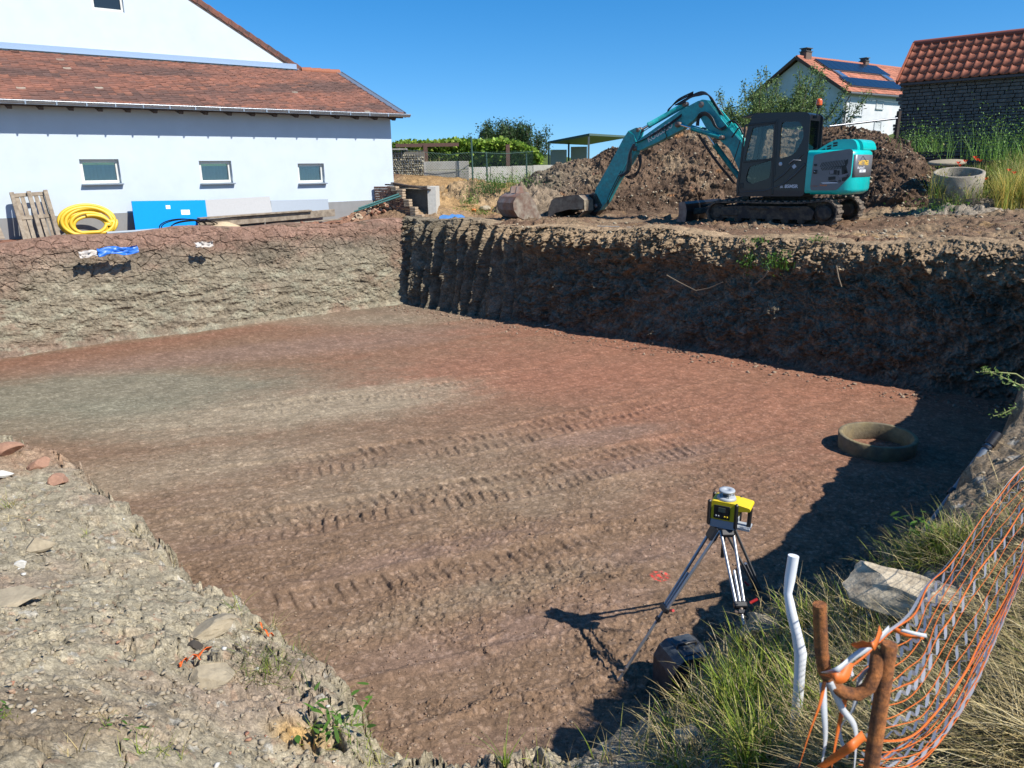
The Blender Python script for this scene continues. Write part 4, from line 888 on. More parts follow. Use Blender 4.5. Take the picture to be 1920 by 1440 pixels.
bankrock(10, 895, (.22, .18, .12), mat('whitish_stone', (.6, .58, .52), .9), 'white stone at the left picture edge on the spoil bank', 34, -1.9)
bankrock(40, 1062, (.11, .09, .07), bpy.data.materials['whitish_stone'], 'small white stone on the grey bank at left', 35, -1.7)
bankrock(20, 850, (.42, .3, .2), mat('reddish_stone', (.36, .2, .13), .9, noise=.2), 'reddish flat stone at the left picture edge', 36, -1.9)
bankrock(70, 875, (.34, .24, .16), bpy.data.materials['reddish_stone'], 'reddish broken rock near the left end of the bank edge', 37, -1.9, .8)
bankrock(112, 905, (.30, .22, .16), bpy.data.materials['reddish_stone'], 'reddish brown rock at the corner of the left bank', 38, -1.9, 1.8)
bankrock(75, 1030, (.34, .16, .16), STONE, 'pointed brown stone on the left bank', 39, -1.7, .6)
bankrock(20, 1130, (.5, .42, .12), STONE, 'broad flat tan boulder sunk in the left bank', 40, -1.4, .2, sink=.4)
bankrock(395, 1185, (.42, .34, .14), STONE, 'smooth tan clod near the bank edge above the orange scrap', 41, -1.6, .4, sink=.35, n=4)
bankrock(392, 1268, (.30, .24, .13), STONE, 'grey clod beside the orange scrap', 42, -1.45, .4, sink=.3, n=4)
# countless loose stones and crumbs on both banks
def crumbs():
    rs = np.random.RandomState(9); protos = [rock_mesh('c', STONEG, 60+k, (1, .8, .5), 1, .9) for k in range(6)]; VV = []; FF = []; mi = []; o = 0
    for k in range(3600):
        px = rs.uniform(-150, 760) if k % 4 else rs.uniform(1200, 2050); py = rs.uniform(820, 1460)
        p = atz(px, py, -1.4 if px < 900 else -.7); X, Y = p[0], p[1]
        a = np.array([X]); b = np.array([Y])
        if inside(a, b, PIT)[0]: continue
        z = bank_z(X, Y); m = protos[k % 6]; s = .012+.05*rs.rand()**3.2; c = np.array([v.co[:] for v in m.vertices])*s*np.array([1, 1, 1]); an = rs.uniform(0, 6.28); c = c@np.array([[math.cos(an), math.sin(an), 0], [-math.sin(an), math.cos(an), 0], [0, 0, 1]])
        VV.append(c+[X, Y, z+s*.15]); f = np.array([q.vertices[:] for q in m.polygons]); FF.append(f+o); mi += [0 if rs.rand() < .93 else (1 if rs.rand() < .6 else 2)]*len(f); o += len(c)
    for m in protos: bpy.data.meshes.remove(m)
    ob = link('gravel', np_mesh('gravel', np.concatenate(VV), np.concatenate(FF), [STONEG, BRICK, bpy.data.materials['whitish_stone']], midx=mi)); tag(ob, 'loose stones and crumbs scattered over the banks', 'gravel', kind='stuff')
crumbs()
def floor_crumbs():
    rs = np.random.RandomState(19); D = mat('clod', (.23, .145, .095), .95, noise=.3, nscale=20); D2 = mat('clod_light', (.33, .24, .165), .95); protos = [rock_mesh('c', D, 80+k, (1, .85, .55), 1, .3) for k in range(6)]; VV = []; FF = []; mi = []; o = 0
    cs = [(np.array([v.co[:] for v in m.vertices]), np.array([q.vertices[:] for q in m.polygons])) for m in protos]
    for k in range(9000):
        if k % 9 == 0: t = rs.rand(); i = rs.randint(len(BW)-1); q = np.array(BW[i])*(1-t)+np.array(BW[i+1])*t; X, Y = q[0]-.3-abs(rs.normal(0, .35)), q[1]-.3-abs(rs.normal(0, .35)); s = .02+.10*rs.rand()**3
        else:
            p = atz(rs.uniform(-50, 1950), rs.triangular(600, 1440, 1440), ZF); X, Y = p[0], p[1]; s = .008+.035*rs.rand()**3.5
        if not inside(np.array([X]), np.array([Y]), PIT)[0]: continue
        c, f = cs[k % 6]; an = rs.uniform(0, 6.28); c = c*s@np.array([[math.cos(an), math.sin(an), 0], [-math.sin(an), math.cos(an), 0], [0, 0, 1]]); VV.append(c+[X, Y, floor_z(X, Y)+s*.12]); FF.append(f+o); mi += [int(rs.rand() < .35)]*len(f); o += len(c)
    for m in protos: bpy.data.meshes.remove(m)
    ob = link('clods', np_mesh('clods', np.concatenate(VV), np.concatenate(FF), [D, D2], midx=mi)); tag(ob, 'crumbled earth clods scattered over the pit floor', 'clods', kind='stuff')
floor_crumbs()
# ================================================================== spoil heap
CREST = [(940, 350), (965, 345), (985, 330), (1012, 318), (1060, 300), (1110, 290), (1165, 268), (1210, 254), (1260, 246), (1330, 240), (1400, 238), (1480, 240), (1555, 236), (1600, 239), (1640, 246), (1680, 262), (1712, 280), (1735, 298), (1760, 318), (1790, 352), (1815, 385)]
FOOT = [(940, 26.6), (1000, 25.2), (1300, 24.2), (1560, 23.0), (1640, 21.6), (1700, 20.4), (1760, 19.6), (1815, 19.4)]
def build_heap():
    na, ns = 900, 420; px = np.linspace(942, 1812, na); cp = np.interp(px, *zip(*CREST)); ft = np.interp(px, *zip(*FOOT))
    s = np.linspace(-.25, 2.0, ns); PX, S = np.meshgrid(px, s); CP = np.broadcast_to(cp, PX.shape); FT = np.broadcast_to(ft, PX.shape)
    tx = (PX-960)/1400*1.0; Dd = FT+3.6*S
    # crest height from the picture at the crest distance
    cd = ft+3.6; zc = np.array([aty(p, c, d)[2] for p, c, d in zip(px, cp, cd)]); ZC = np.broadcast_to(zc, PX.shape); g = base_ground(np.array([ray(p, 330)[0]*20 for p in px]), ft*1.0); G = np.broadcast_to(np.minimum(g, zc-.1)*0+.0, PX.shape)
    az = np.array([ray(p, 330)[0]/ray(p, 330)[1] for p in px]); X = Dd*az[None]; Y = Dd
    prof = np.where(S < 1, sst(-.12, 1.12, S)**.8, 1-.9*sst(1.0, 2.0, S)); prof = np.where(S < 0, np.minimum(prof, .02), prof)
    n = fbm(X*.7, Y*.7, 4, .55, seed=501)
    Z = G-.15+(ZC-G+.08)*np.clip(prof*1.02+.10*n*sst(0, .3, S)*sst(1.15, .8, S), 0, 1.1)
    b1, r1 = blocky(X*2.0, (Y+Z)*1.6, 511, .35, thr=.4); b2, r2 = blocky(X*4.5, (Y+Z)*3.6, 512, .35, thr=.35); b3, r3 = blocky(X*10, (Y+Z)*8, 513, .35, thr=.35); b4, r4 = blocky(X*20, (Y+Z)*15, 514, .35, thr=.4)
    m = sst(0, .15, S); Z += m*(.12*b1*sst(-.1, .35, n)+.055*b2+.028*b3+.014*b4-.07)+.10*m*fbm(X*2.5, Z*2, 3, seed=515)
    Y = Y-m*(.13*b1*sst(-.1, .35, n)+.05*b2+.02*b3)
    dk = C3(.105, .068, .046); br = C3(.175, .115, .075); tan = C3(.30, .22, .14); org = C3(.36, .18, .08); gry = C3(.22, .20, .15)
    c = np.zeros(X.shape+(3,))+br; c = mix(c, dk, .8*sst(-.2, .3, fbm(X*.6+5, Z*1.0, 4, seed=521)+.25*sst(1350, 1550, PX))); c = mix(c, tan, .75*sst(.0, .4, fbm(X*.8, Z*1.3, 4, seed=522)-.25*sst(1300, 1600, PX)))
    c = mix(c, gry, .6*sst(1150, 980, PX)); c = mix(c, org, .8*sst(.38, .5, fbm(X*1.1+2, Z*2.5, 4, seed=523))); c = mix(c, dk*.8, .5*sst(.9, .2, Z)*sst(1250, 1100, PX))
    c = c*(1+.3*fbm(X*4, Z*5, 3, seed=524)+.35*(r2-.5)+.3*(r3-.5))[..., None]
    global HEAPG; HEAPG = (X, Y, Z)
    o = sheet('spoil_heap', X, Y, Z, SOIL_FAR, c, None, kind=None, flip=False); return tag(o, 'long high heap of dark brown excavated soil behind the excavator', 'soil heap')
build_heap()
# smaller cut bank with weeds between gabion and heap, made of earth
def mound(name, c, rx, ry, h, col, label, seed, cat='soil heap'):
    n = 90; u, v = np.meshgrid(np.linspace(-1, 1, n), np.linspace(-1, 1, n)); r = np.hypot(u, v); X = c[0]+u*rx; Y = c[1]+v*ry; b, r1 = blocky(X*4, Y*4, seed, .15, thr=.3); b2, r2 = blocky(X*11, Y*11, seed+1, .2, thr=.3)
    Z = c[2]+h*np.clip(1-r*r, -.2, 1)*(1+.4*fbm(X*2, Y*2, 3, seed=seed))+(.12*b+.05*b2)*sst(1.1, .7, r)-.05; cc = np.zeros(X.shape+(3,))+col; cc = cc*(1+.35*(r1-.5)+.3*(r2-.5)+.3*fbm(X*3, Y*3, 3, seed=seed+3))[..., None]
    o = sheet(name, X, Y, Z, SOIL_FAR, cc, r < 1.02, kind=None); return tag(o, label, cat)
mound('rubble_mound', aty(1000, 372, 25.6)*np.array([1, 1, 0])+np.array([0, 0, .0]), 1.5, 1.5, .85, C3(.25, .19, .13), 'grey tan rubble mound at the left foot of the big soil heap', 530)
mound('rubble_mound', atz(1850, 405, .15), 2.0, 1.3, .35, C3(.30, .25, .19), 'low grey rubble mound in front of the concrete ring', 540)
mound('earth_bank', aty(870, 368, 27.5)*np.array([1, 1, 0]), 2.6, 1.6, .95, C3(.36, .25, .14), 'low ochre earth bank below the gabion wall', 550, 'earth bank')

# ================================================================== gabion, panels, low wall, fence, vines
GY = 30.0
def gp(px, py, Y=GY): return np.array(aty(px, py, Y))
def holder(name, p, label, cat, group=None): return empty(name, p, 0, label, cat, group)
gb = gp(730, 350); gabion = holder('gabion_wall', gb, 'wire gabion wall filled with grey stones beside the white house', 'gabion wall')
def stones_block(px0, px1, pyt0, pyt1, pyb, Y, name, parent, base, m, s=.11, seed=0):
    rs = np.random.RandomState(seed); a = gp(px0, pyb, Y); b = gp(px1, pyb, Y); t0 = gp(px0, pyt0, Y)[2]; t1 = gp(px1, pyt1, Y)[2]; W = b[0]-a[0]; pr = [rock_mesh('c', m, seed+k, (1, .7, .75), 1, .2) for k in range(5)]; VV = []; FF = []; CC = []; o = 0
    cs = [(np.array([v.co[:] for v in q.vertices]), np.array([f.vertices[:] for f in q.polygons])) for q in pr]
    nx = int(W/s/.8); nz = int((t0-a[2])/s/.72)
    for j in range(nz):
        for i in range(nx):
            x = (i+.5*(j % 2)+.5)*s*.8; top = t0+(t1-t0)*x/W-a[2]; z = j*s*.72+s*.3
            if z > top or x > W: continue
            c, f = cs[rs.randint(5)]; q = c*s*1.25*rs.uniform(.8, 1.2); an = rs.uniform(0, 6.28); q = q@np.array([[math.cos(an), 0, math.sin(an)], [0, 1, 0], [-math.sin(an), 0, math.cos(an)]])
            VV.append(q+[x+a[0]-base[0], rs.uniform(-.03, .03), z+a[2]-base[2]]); FF.append(f+o); o += len(q); CC.append(np.repeat((C3(.42, .38, .27)*rs.uniform(.45, 1.25))[None], len(q), 0))
    for q in pr: bpy.data.meshes.remove(q)
    x0, x1 = a[0]-base[0], b[0]-base[0]; zb = a[2]-base[2]
    link(name, np_mesh(name, np.concatenate(VV), np.concatenate(FF), mat('gabion_stone', attr='Col', rough=.95, noise=.2, nscale=8), np.concatenate(CC)), parent)
    mb = MB(); mb.box(((x0+x1)/2, .18, (zb+max(t0, t1)-base[2]-.05)/2), (x1-x0, .3, max(t0, t1)-base[2]-.1-zb)); mb.build('stone_core', CONCD, parent)
    mb = MB()
    for k in range(int((x1-x0)/.12)+1): mb.box((x0+k*.12, -.085, (zb+t0-base[2])/2), (.006, .006, t0-base[2]-zb))
    for k in range(int((t0-a[2])/.12)+1): mb.box(((x0+x1)/2, -.08, zb+k*.12), (x1-x0, .006, .006))
    mb.build('wire_mesh', ZINC, parent)
stones_block(722, 797, 281, 294, 350, GY, 'stones', gabion, gb, STONEG, seed=70)
mb = MB(); mb.box((.3, 0, gp(735, 281)[2]-gb[2]+.02), (.9, .4, .05)); mb.build('cap', CONC, gabion)
# concrete panel standing on stones
cp0 = gp(796, 345, 29.6); pan = holder('precast_wall', cp0, 'tall pale concrete panel beside the gabion wall', 'wall'); w_ = gp(880, 345, 29.6)[0]-cp0[0]; ht = gp(796, 303, 29.6)[2]-gp(796, 339, 29.6)[2]; zb = gp(796, 339, 29.6)[2]-cp0[2]
PC = mat('pale_concrete', (.44, .43, .39), .9, noise=.12, nscale=2, bump=.2, col2=(.38, .36, .31))
mb = MB(); mb.box((w_/2, 0, zb+ht*.27), (w_, .06, ht*.54), bev=.01); mb.build('lower_slab', PC, pan); mb = MB(); mb.box((w_/2, 0, zb+ht*.775), (w_, .058, ht*.44), bev=.01); mb.build('upper_slab', PC, pan)
mb = MB(); mb.box((w_*.74, -.04, zb+ht*.5), (.03, .03, ht)); mb.build('joint_post', PC, pan)
lb = gp(796, 358, 29.4); sb = holder('stone_footing', lb, 'low stone footing under the tall concrete panel', 'stone footing'); stones_block(796, 882, 338, 338, 372, 29.4, 'stones', sb, lb, STONE, .09, 90)
# low long concrete wall
a = gp(877, 340, 30.6); b_ = gp(1036, 330, 33.0); lw = holder('low_wall', a, 'long low pale concrete wall under the vines', 'wall'); tp = gp(877, 314, 30.6)[2]-a[2]; tq = gp(1036, 309, 33.0)[2]-a[2]
mb = MB(); d = b_-a; nseg = 4
for k in range(nseg):
    p, q = Vector(d)*k/nseg, Vector(d)*(k+1)/nseg; z = tp+(tq-tp)*(k+.5)/nseg; mb.beam((p.x+.01, p.y, (z-.7)/2), (q.x-.01, q.y, (z-.7)/2), .08, z+.7, bev=.008)
mb.build('slabs', PC, lw)
# posts of the chain-link fence and its mesh
GPM = mat('green_post', (.05, .11, .085), .5)
fm = holder('chain_link_fence', gp(800, 345, 29.2), 'sagging green chain link fence in front of the pale panels', 'fence'); fb = np.array(fm.location)
def cl(p, q, ht0, ht1, Y0, Y1, par, nm='wire_mesh', sp=.10, r=.0035, base=None):
    A = gp(*p, Y0)-base; B = gp(*q, Y1)-base; L = B-A; ln = np.linalg.norm(L[:2]); mb = MB(); n = int(ln/sp)
    for k in range(-int(ht0/sp), n+1):
        for sgn in (1, -1):
            pts = []
            x0 = k*sp if sgn > 0 else k*sp+ht0
            s0, s1 = x0, x0+sgn*ht0; lo, hi = 0.0, ht0
            ta = max(0, (0-x0)/(sgn*ht0) if sgn > 0 else (x0-ln)/ht0); tb_ = min(1, (ln-x0)/ht0 if sgn > 0 else x0/ht0)
            if ta >= tb_: continue
            P = [A+L*((x0+sgn*ht0*t)/ln)+np.array([0, .01*sgn, ht0*t]) for t in (ta, tb_)]; mb.tube(P, r, 3, caps=False)
    mb.tube([A+[0, 0, ht0], (A+B)/2+[0, 0, ht0-.10], B+[0, 0, ht1]], .012, 5); return mb.build(nm, GPM, par)
cl((800, 345), (888, 345), 1.15, 1.15, 29.2, 29.2, fm, base=fb); cl((888, 345), (1000, 338), 1.15, 1.1, 29.2, 31.0, fm, base=fb)
for px, py, top, Y in ((887, 347, 256, 29.2), (914, 345, 285, 29.8), (988, 340, 288, 31)):
    A = gp(px, py, Y)-fb; t_ = gp(px, top, Y)[2]-fb[2]; MB().tube([A-[0, 0, .2], (A[0]-.02, A[1], t_)], .032, 8).build('post', GPM, fm)
# vines on a timber frame
vb = gp(860, 330, 33.5); vine = holder('grape_vine', vb, 'bright green grape vine growing over a timber frame behind the concrete panels', 'vine'); rs = np.random.RandomState(40)
def leafcloud(n, boxfn, size, pal, rs, flat=.3, aspect=.8):
    P = np.array([boxfn(rs) for _ in range(n)]); k = rs.randint(len(pal), size=n); C = np.array(pal)[k]*rs.uniform(.7, 1.25, (n, 1)); return leaves(P, rs.uniform(size*.6, size*1.3, n), C, rs, flat, aspect)
TOPV = [(735, 271), (760, 266), (800, 268), (850, 263), (905, 266), (940, 262), (975, 270), (1004, 282), (1016, 300)]
def vbox(rs):
    px = rs.uniform(738, 1014); t = np.interp(px, *zip(*TOPV)); d = rs.uniform(0, 1)**1.4; bot = 300 if rs.rand() < .9 else 312; py = t+(bot-t)*d+rs.normal(0, 1.2); Y = 33.5+rs.uniform(-.8, 1.2)+d*.3; return aty(px, py, Y)-vb
pal = [C3(.25, .40, .045), C3(.34, .50, .06), C3(.13, .23, .025), C3(.42, .54, .09), C3(.18, .32, .04)]
plant('foliage', [leafcloud(15000, vbox, .16, pal, rs)], vine)
mb = MB()
for px in (800, 953): 
    A = gp(px, 330, 32.3)-vb; mb.beam((A[0], A[1], -.4), (A[0], A[1], gp(px, 271, 32.3)[2]-vb[2]), .16, .16)
mb.beam(gp(742, 273, 32.3)-vb, gp(860, 271, 32.3)-vb, .10, .14); mb.build('timber_frame', mat('old_timber', (.15, .08, .06), .9, noise=.3), vine)
mb = MB(); mb.box((.0, 1.0, .1), (6.2, .1, 1.2)); mb.build('vine_shade_sheet', mat('vine_shade_dark', (.02, .024, .02), .9), vine)  # added near-black sheet, stands in for the shade beneath the vines
# bushy tree with upright shoots
def shoots_tree(name, base, n, spread, h, rs, pal, label, leaf=.10, nl=90, lean=.35, cat='tree', trunk_h=.5, bare=.15, flatx=1.0, leafa=.45):
    t = holder(name, base, label, cat); mb = MB(); parts = []
    mb.tube([(0, 0, -.3), (0, 0, trunk_h)], [.10, .07], 8)
    for k in range(n):
        a = rs.uniform(0, 6.28); l = rs.uniform(.1, 1)**.7*lean; hh = h*rs.uniform(.65, 1)*(1-.35*(l/lean)**2); st = np.array([rs.normal(0, spread*.15), rs.normal(0, spread*.15), trunk_h*rs.uniform(.3, 1)])
        ts = np.linspace(0, 1, 7); dx = math.cos(a)*flatx; dy = math.sin(a); P = [st+np.array([dx*(math.tan(l)*hh*s*(1-.25*s))+.04*rs.normal(), dy*(math.tan(l)*hh*s*(1-.25*s))+.04*rs.normal(), (hh-trunk_h)*s]) for s in ts]
        mb.tube(P, [.03*(1-.8*s)+.004 for s in ts], 4, caps=False); P = np.array(P)
        u = bare+(1-bare)*rs.rand(nl)**.8; idx = u*6; i0 = np.clip(idx.astype(int), 0, 5); fr = (idx-i0)[:, None]; q = P[i0]*(1-fr)+P[i0+1]*fr+rs.normal(0, leaf*.9, (nl, 3)); C = np.array(pal)[rs.randint(len(pal), size=nl)]*rs.uniform(.65, 1.3, (nl, 1)); parts.append(leaves(q, rs.uniform(leaf*.5, leaf*1.2, nl), C, rs, 0, leafa))
    mb.build('branches', mat(name+'_bark', (.10, .085, .06), .9), t); plant('foliage', parts, t); return t
rs = np.random.RandomState(44); dkp = [C3(.05, .10, .03), C3(.08, .14, .045), C3(.035, .075, .025), C3(.12, .18, .07)]
b0 = gp(952, 305, 38); tp_ = gp(952, 222, 38)[2]-b0[2]; shoots_tree('tree', b0, 75, 5.0, tp_*1.12, rs, dkp, 'dense dark green tree with upright shoots above the vines', .13, 260, .50, bare=.05)
b0 = gp(1003, 318, 45); shoots_tree('bush', b0, 22, 1, 2.0, rs, dkp, 'distant low bush between the tree and the carport', .14, 60, .7, 'bush')
rs = np.random.RandomState(46); lp_ = [C3(.15, .24, .07), C3(.20, .30, .09), C3(.09, .15, .045), C3(.27, .36, .13)]
b0 = gp(1440, 330, 29.5); tp_ = gp(1440, 130, 29.5)[2]-b0[2]; shoots_tree('shrub_tree', b0, 95, 3.0, tp_*1.15, rs, lp_, 'airy green shrub tree with thin spreading branches behind the excavator cab', .10, 460, .80, bare=.12, trunk_h=.6)
# carport shelter
sb0 = gp(1030, 330, 40); sh = holder('carport', sb0, 'low carport with dark green roof sheet and pale back panels left of the soil heap', 'carport')
def sp(px, py, Y=40): return Vector(aty(px, py, Y)-sb0)
mb = MB(); A, B_, C_, D_ = sp(1027, 269, 40), sp(1105, 254, 38.5), sp(1178, 258, 43), sp(1100, 272, 45); up_ = Vector((0, 0, .10)); v = [A, B_, C_, D_]; mb.add(v+[q+up_ for q in v], [(3, 2, 1, 0), (4, 5, 6, 7), (0, 1, 5, 4), (1, 2, 6, 5), (2, 3, 7, 6), (3, 0, 4, 7)]); mb.build('roof', mat('green_sheet', (.10, .15, .12), .5), sh)
for px, Y, tp_ in ((1029, 40, 269), (1103, 38.6, 256), (1066, 42, 262), (1172, 43, 262)):
    mb = MB(); a = sp(px, 325, Y); mb.beam((a.x, a.y, -.3), (a.x, a.y, sp(px, tp_, Y).z), .09, .09); mb.build('post', mat('steel_post', (.10, .12, .12), .5), sh)
mb = MB(); a, c = sp(1032, 320, 40.2), sp(1062, 320, 40.6); mb.beam((a.x, a.y, .55), (c.x, c.y, .55), .05, 1.5); a, c = sp(1070, 320, 41), sp(1100, 320, 41); mb.beam((a.x, a.y, .6), (c.x, c.y, .6), .05, 1.7); mb.build('back_panel', mat('beige_panel', (.42, .39, .32), .8, noise=.1), sh)
# ================================================================== white house with solar panels
WC = aty(1577, 245, 60.0); WC[2] = aty(1577, 300, 60.)[2]; wa = R(55); wu = Vector((math.sin(wa), math.cos(wa), 0)); wv = Vector((-math.cos(wa), math.sin(wa), 0))
sh2 = empty('solar_house', WC, math.atan2(wu.y, wu.x), 'distant white house with solar panels on its red tiled roof', 'house'); SX = frame3(WC, wu, wv, (0, 0, 1)); SXi = SX.inverted()
def wl(px, py, yoff=0.0):   # point on the long facade
    n = np.array(wv[:]); q = np.array(WC)+n*yoff; return SXi @ Vector(onplane(px, py, q, n))
def wg(px, py, xoff=0.0):
    n = np.array(wu[:]); q = np.array(WC)+n*xoff; return SXi @ Vector(onplane(px, py, q, n))
we = wl(1580, 168).z; ap = wg(1499, 110); le = wg(1455, 163); wid = ap.y*2; apz = ap.z; print('solar house width', wid, 'eave', we, 'apex', apz, le)
WLN = 17.0; WR2 = mat('white_render', (.72, .73, .71), .9, noise=.06, nscale=.8, col2=(.62, .63, .62))
mb = MB(); mb.prism([(0, -1), (wid, -1), (wid, we), (wid/2, apz-.1), (0, we)], 0, WLN, Matrix(((0, 1, 0, 0), (1, 0, 0, 0), (0, 0, 1, 0), (0, 0, 0, 1)))); mb.build('walls', WR2, sh2)
def wcols(rs, nu, nv): return (np.zeros((nv, nu, 3))+C3(.42, .15, .085))*(1+.16*rs.normal(size=(nv, nu)))[..., None]
vs_ = Vector((0, wid/2+.35, apz-we+.25)); tiled_roof('roof', (-.45, -.35, we-.12), (1, 0, 0), vs_, WLN+.9, vs_.length, .30, .36, wcols, sh2, .03, .035, shape='roll', seed=8, sub=4)
mb = MB(); mb.add([(-.45, wid/2, apz+.12), (WLN+.45, wid/2, apz+.12), (WLN+.45, wid+.35, we-.12), (-.45, wid+.35, we-.12)], [(0, 1, 2, 3)]); mb.add([(-.45, wid/2, apz+.02), (WLN+.45, wid/2, apz+.02), (WLN+.45, -.35, we-.22), (-.45, -.35, we-.22)], [(0, 1, 2, 3)])
mb.beam((-.47, -.35, we-.17), (-.47, wid/2, apz+.06), .05, .24); mb.beam((-.47, wid+.35, we-.17), (-.47, wid/2, apz+.06), .05, .24); mb.build('roof_edge', mat('brown_edge', (.14, .07, .05), .8), sh2)
mb = MB(); n_ = vs_.cross(Vector((1, 0, 0))).normalized(); 
if n_.z < 0: n_ = -n_
x = -.4
while x < WLN+.4: mb.tube([(x, wid/2, apz+.10), (x+.42, wid/2, apz+.13)], [.13, .15], 8); x += .4
mb.build('ridge_tiles', mat('ridge_red', (.42, .15, .09), .8), sh2)
def rpt(px, py):     # point on the roof plane from a pixel
    O_ = SX @ Vector((-.45, -.35, we-.12)); nn = (SX.to_3x3() @ n_); return SXi @ Vector(onplane(px, py, np.array(O_[:]), np.array(nn[:])))
PVM = mat('solar_cell', (.012, .015, .025), .22, spec=.6)
for k, q in enumerate([[(1550, 132), (1656, 140), (1640, 123), (1531, 115)], [(1592, 163), (1689, 168), (1672, 153), (1575, 147)]]):
    P = [rpt(*c) for c in q]; u0 = min(P[0].x, P[3].x); O1 = P[0]; U_ = Vector((1, 0, 0)); Lx = (P[1].x-P[0].x+P[2].x-P[3].x)/2; Vv = vs_.normalized(); Ly = ((P[3]-P[0]).dot(Vv)+(P[2]-P[1]).dot(Vv))/2; x00 = (P[0].x+P[3].x)/2; n8 = 9; O1 = Vector((x00, P[0].y, P[0].z)); 
    arr = MB(); fr = MB()
    for i in range(n8):
        c = O1+Vector((Lx*(i+.5)/n8, 0, 0))+Vv*Ly/2+n_*.14; m3 = Matrix((Vector((1, 0, 0)), Vv, n_)).transposed(); arr.box(c, (Lx/n8*.97, Ly, .05), m3)
    fr.box(O1+Vector((Lx/2, 0, 0))+Vv*Ly/2+n_*.09, (Lx*1.005, Ly*1.03, .03), Matrix((Vector((1, 0, 0)), Vv, n_)).transposed())
    f = arr.build('solar_array', PVM, sh2); fr.build('rail', ZINC, f)
for c in ((1575, 141), (1661, 147)):
    p = rpt(*c); mb = MB(); m3 = Matrix((Vector((1, 0, 0)), vs_.normalized(), n_)).transposed(); mb.box(p+n_*.08, (.85, 1.2, .1), m3); f = mb.build('skylight', mat('skylight_frame', (.2, .2, .2), .5), sh2); mb = MB(); mb.box(p+n_*.14, (.68, 1.0, .02), m3); mb.build('pane', mat('sky_pane', (.08, .14, .25), .1), f)
for px, py, s_ in ((1510, 113, .5), (1620, 121, .35)):
    p = onplane(px, py, np.array((SX @ Vector((0, wid/2, 0)))[:]), np.array(wv[:])); p = SXi @ Vector(p); mb = MB(); mb.box((p.x, wid/2, apz+.45*s_), (1.5*s_, .6, 1.2*s_), bev=.02); c_ = mb.build('chimney', mat('chimney_brown', (.16, .11, .085), .9), sh2); mb = MB(); mb.box((p.x, wid/2, apz+1.1*s_), (1.7*s_, .7, .05)); 
    for dx in (-.35, 0, .35): mb.box((p.x+dx*s_*1.6, wid/2, apz+1.1*s_+.12), (.06, .5, .2))
    mb.box((p.x, wid/2, apz+1.1*s_+.24), (1.6*s_, .7, .05)); mb.build('cap', mat('chimney_cap', (.10, .10, .10), .8), c_)
SHUT = mat('shutter', (.60, .62, .60), .7)
for q in ([(1594, 188), (1617, 188), (1615, 215), (1593, 215)], [(1644, 190), (1655, 190), (1654, 203), (1643, 203)], [(1640, 229), (1651, 229), (1650, 243), (1639, 243)]):
    P = [wl(*c) for c in q]; x0, x1 = (P[0].x+P[3].x)/2, (P[1].x+P[2].x)/2; z0, z1 = (P[2].z+P[3].z)/2, (P[0].z+P[1].z)/2; mb = MB(); t = .10
    mb.box(((x0+x1)/2, -.03, z0-t/2), (x1-x0+.3, .16, t)); mb.box(((x0+x1)/2, -.02, z1+t/2), (x1-x0+2*t, .08, t)); mb.box((x0-t/2, -.02, (z0+z1)/2), (t, .08, z1-z0)); mb.box((x1+t/2, -.02, (z0+z1)/2), (t, .08, z1-z0)); f = mb.build('window', mat('window_trim', (.55, .57, .57), .8), sh2)
    mb = MB(); n = max(6, int((z1-z0)/.12))
    for i in range(n): mb.box(((x0+x1)/2, -.012, z0+(i+.5)*(z1-z0)/n), (x1-x0, .02, (z1-z0)/n*.9))
    mb.build('roller_shutter', SHUT, f)
mb = MB(); mb.tube([(-.02+.0, -.45, we-.25), (WLN+.4, -.45, we-.25)], .09, 8); mb.tube([(.15, -.42, we-.3), (.12, -.10, we-.9), (.12, -.10, -1)], .06, 8); mb.build('gutter', mat('dark_gutter', (.12, .12, .12), .5), sh2)
# ================================================================== stone barn
BC = aty(1683, 250, 27.0); ba = math.atan2(ray(-595, 339)[0], ray(-595, 339)[1]); bu = Vector((-math.sin(ba), -math.cos(ba), 0)); bv = Vector((-bu.y, bu.x, 0))
if bv.y < 0: bv = -bv
BC[2] = .9; barn = empty('stone_barn', BC, math.atan2(bu.y, bu.x), 'dark stone barn with bright red roof tiles on the right', 'barn'); BX = frame3(BC, bu, bv, (0, 0, 1)); BXi = BX.inverted()
def bl(px, py, yoff=0.0): n = np.array(bv[:]); return BXi @ Vector(onplane(px, py, np.array(BC)+n*yoff, n))
be = bl(1693, 157).z; be2 = bl(1920, 141).z; rn = np.array(bu[:]); rt = BXi @ Vector(onplane(1722, 84, np.array(BC), rn)); print('barn eaves', be, be2, 'ridge', rt, bl(1920, 141))
BW_, BH = rt.y, rt.z; bs = (be2-be)/bl(1920, 141).x
mb = MB(); rs = random.Random(6); hgt = be; z = 0.0; LN = 14.0
j = 0
cs_ = []
while z < be+.1:
    h_ = rs.uniform(.085, .13); x = -rs.uniform(0, .2)
    while x < LN:
        L_ = rs.uniform(.16, .42); g_ = rs.uniform(-.018, .018)
        if not ((j in (18, 19) and (abs(x-4.4) < .15)) or (j in (20,) and abs(x-6.1) < .15)): mb.box((x+L_/2, -.02+g_, z+h_/2), (L_-.018, .14, h_-.016), bev=.01)
        cs_ += [rs.random()]; x += L_
    z += h_; j += 1
mb.build('stone_wall', mat('dark_stone', (.115, .11, .10), .95, noise=.35, nscale=5, bump=.6, bscale=25, col2=(.165, .155, .14)), barn)
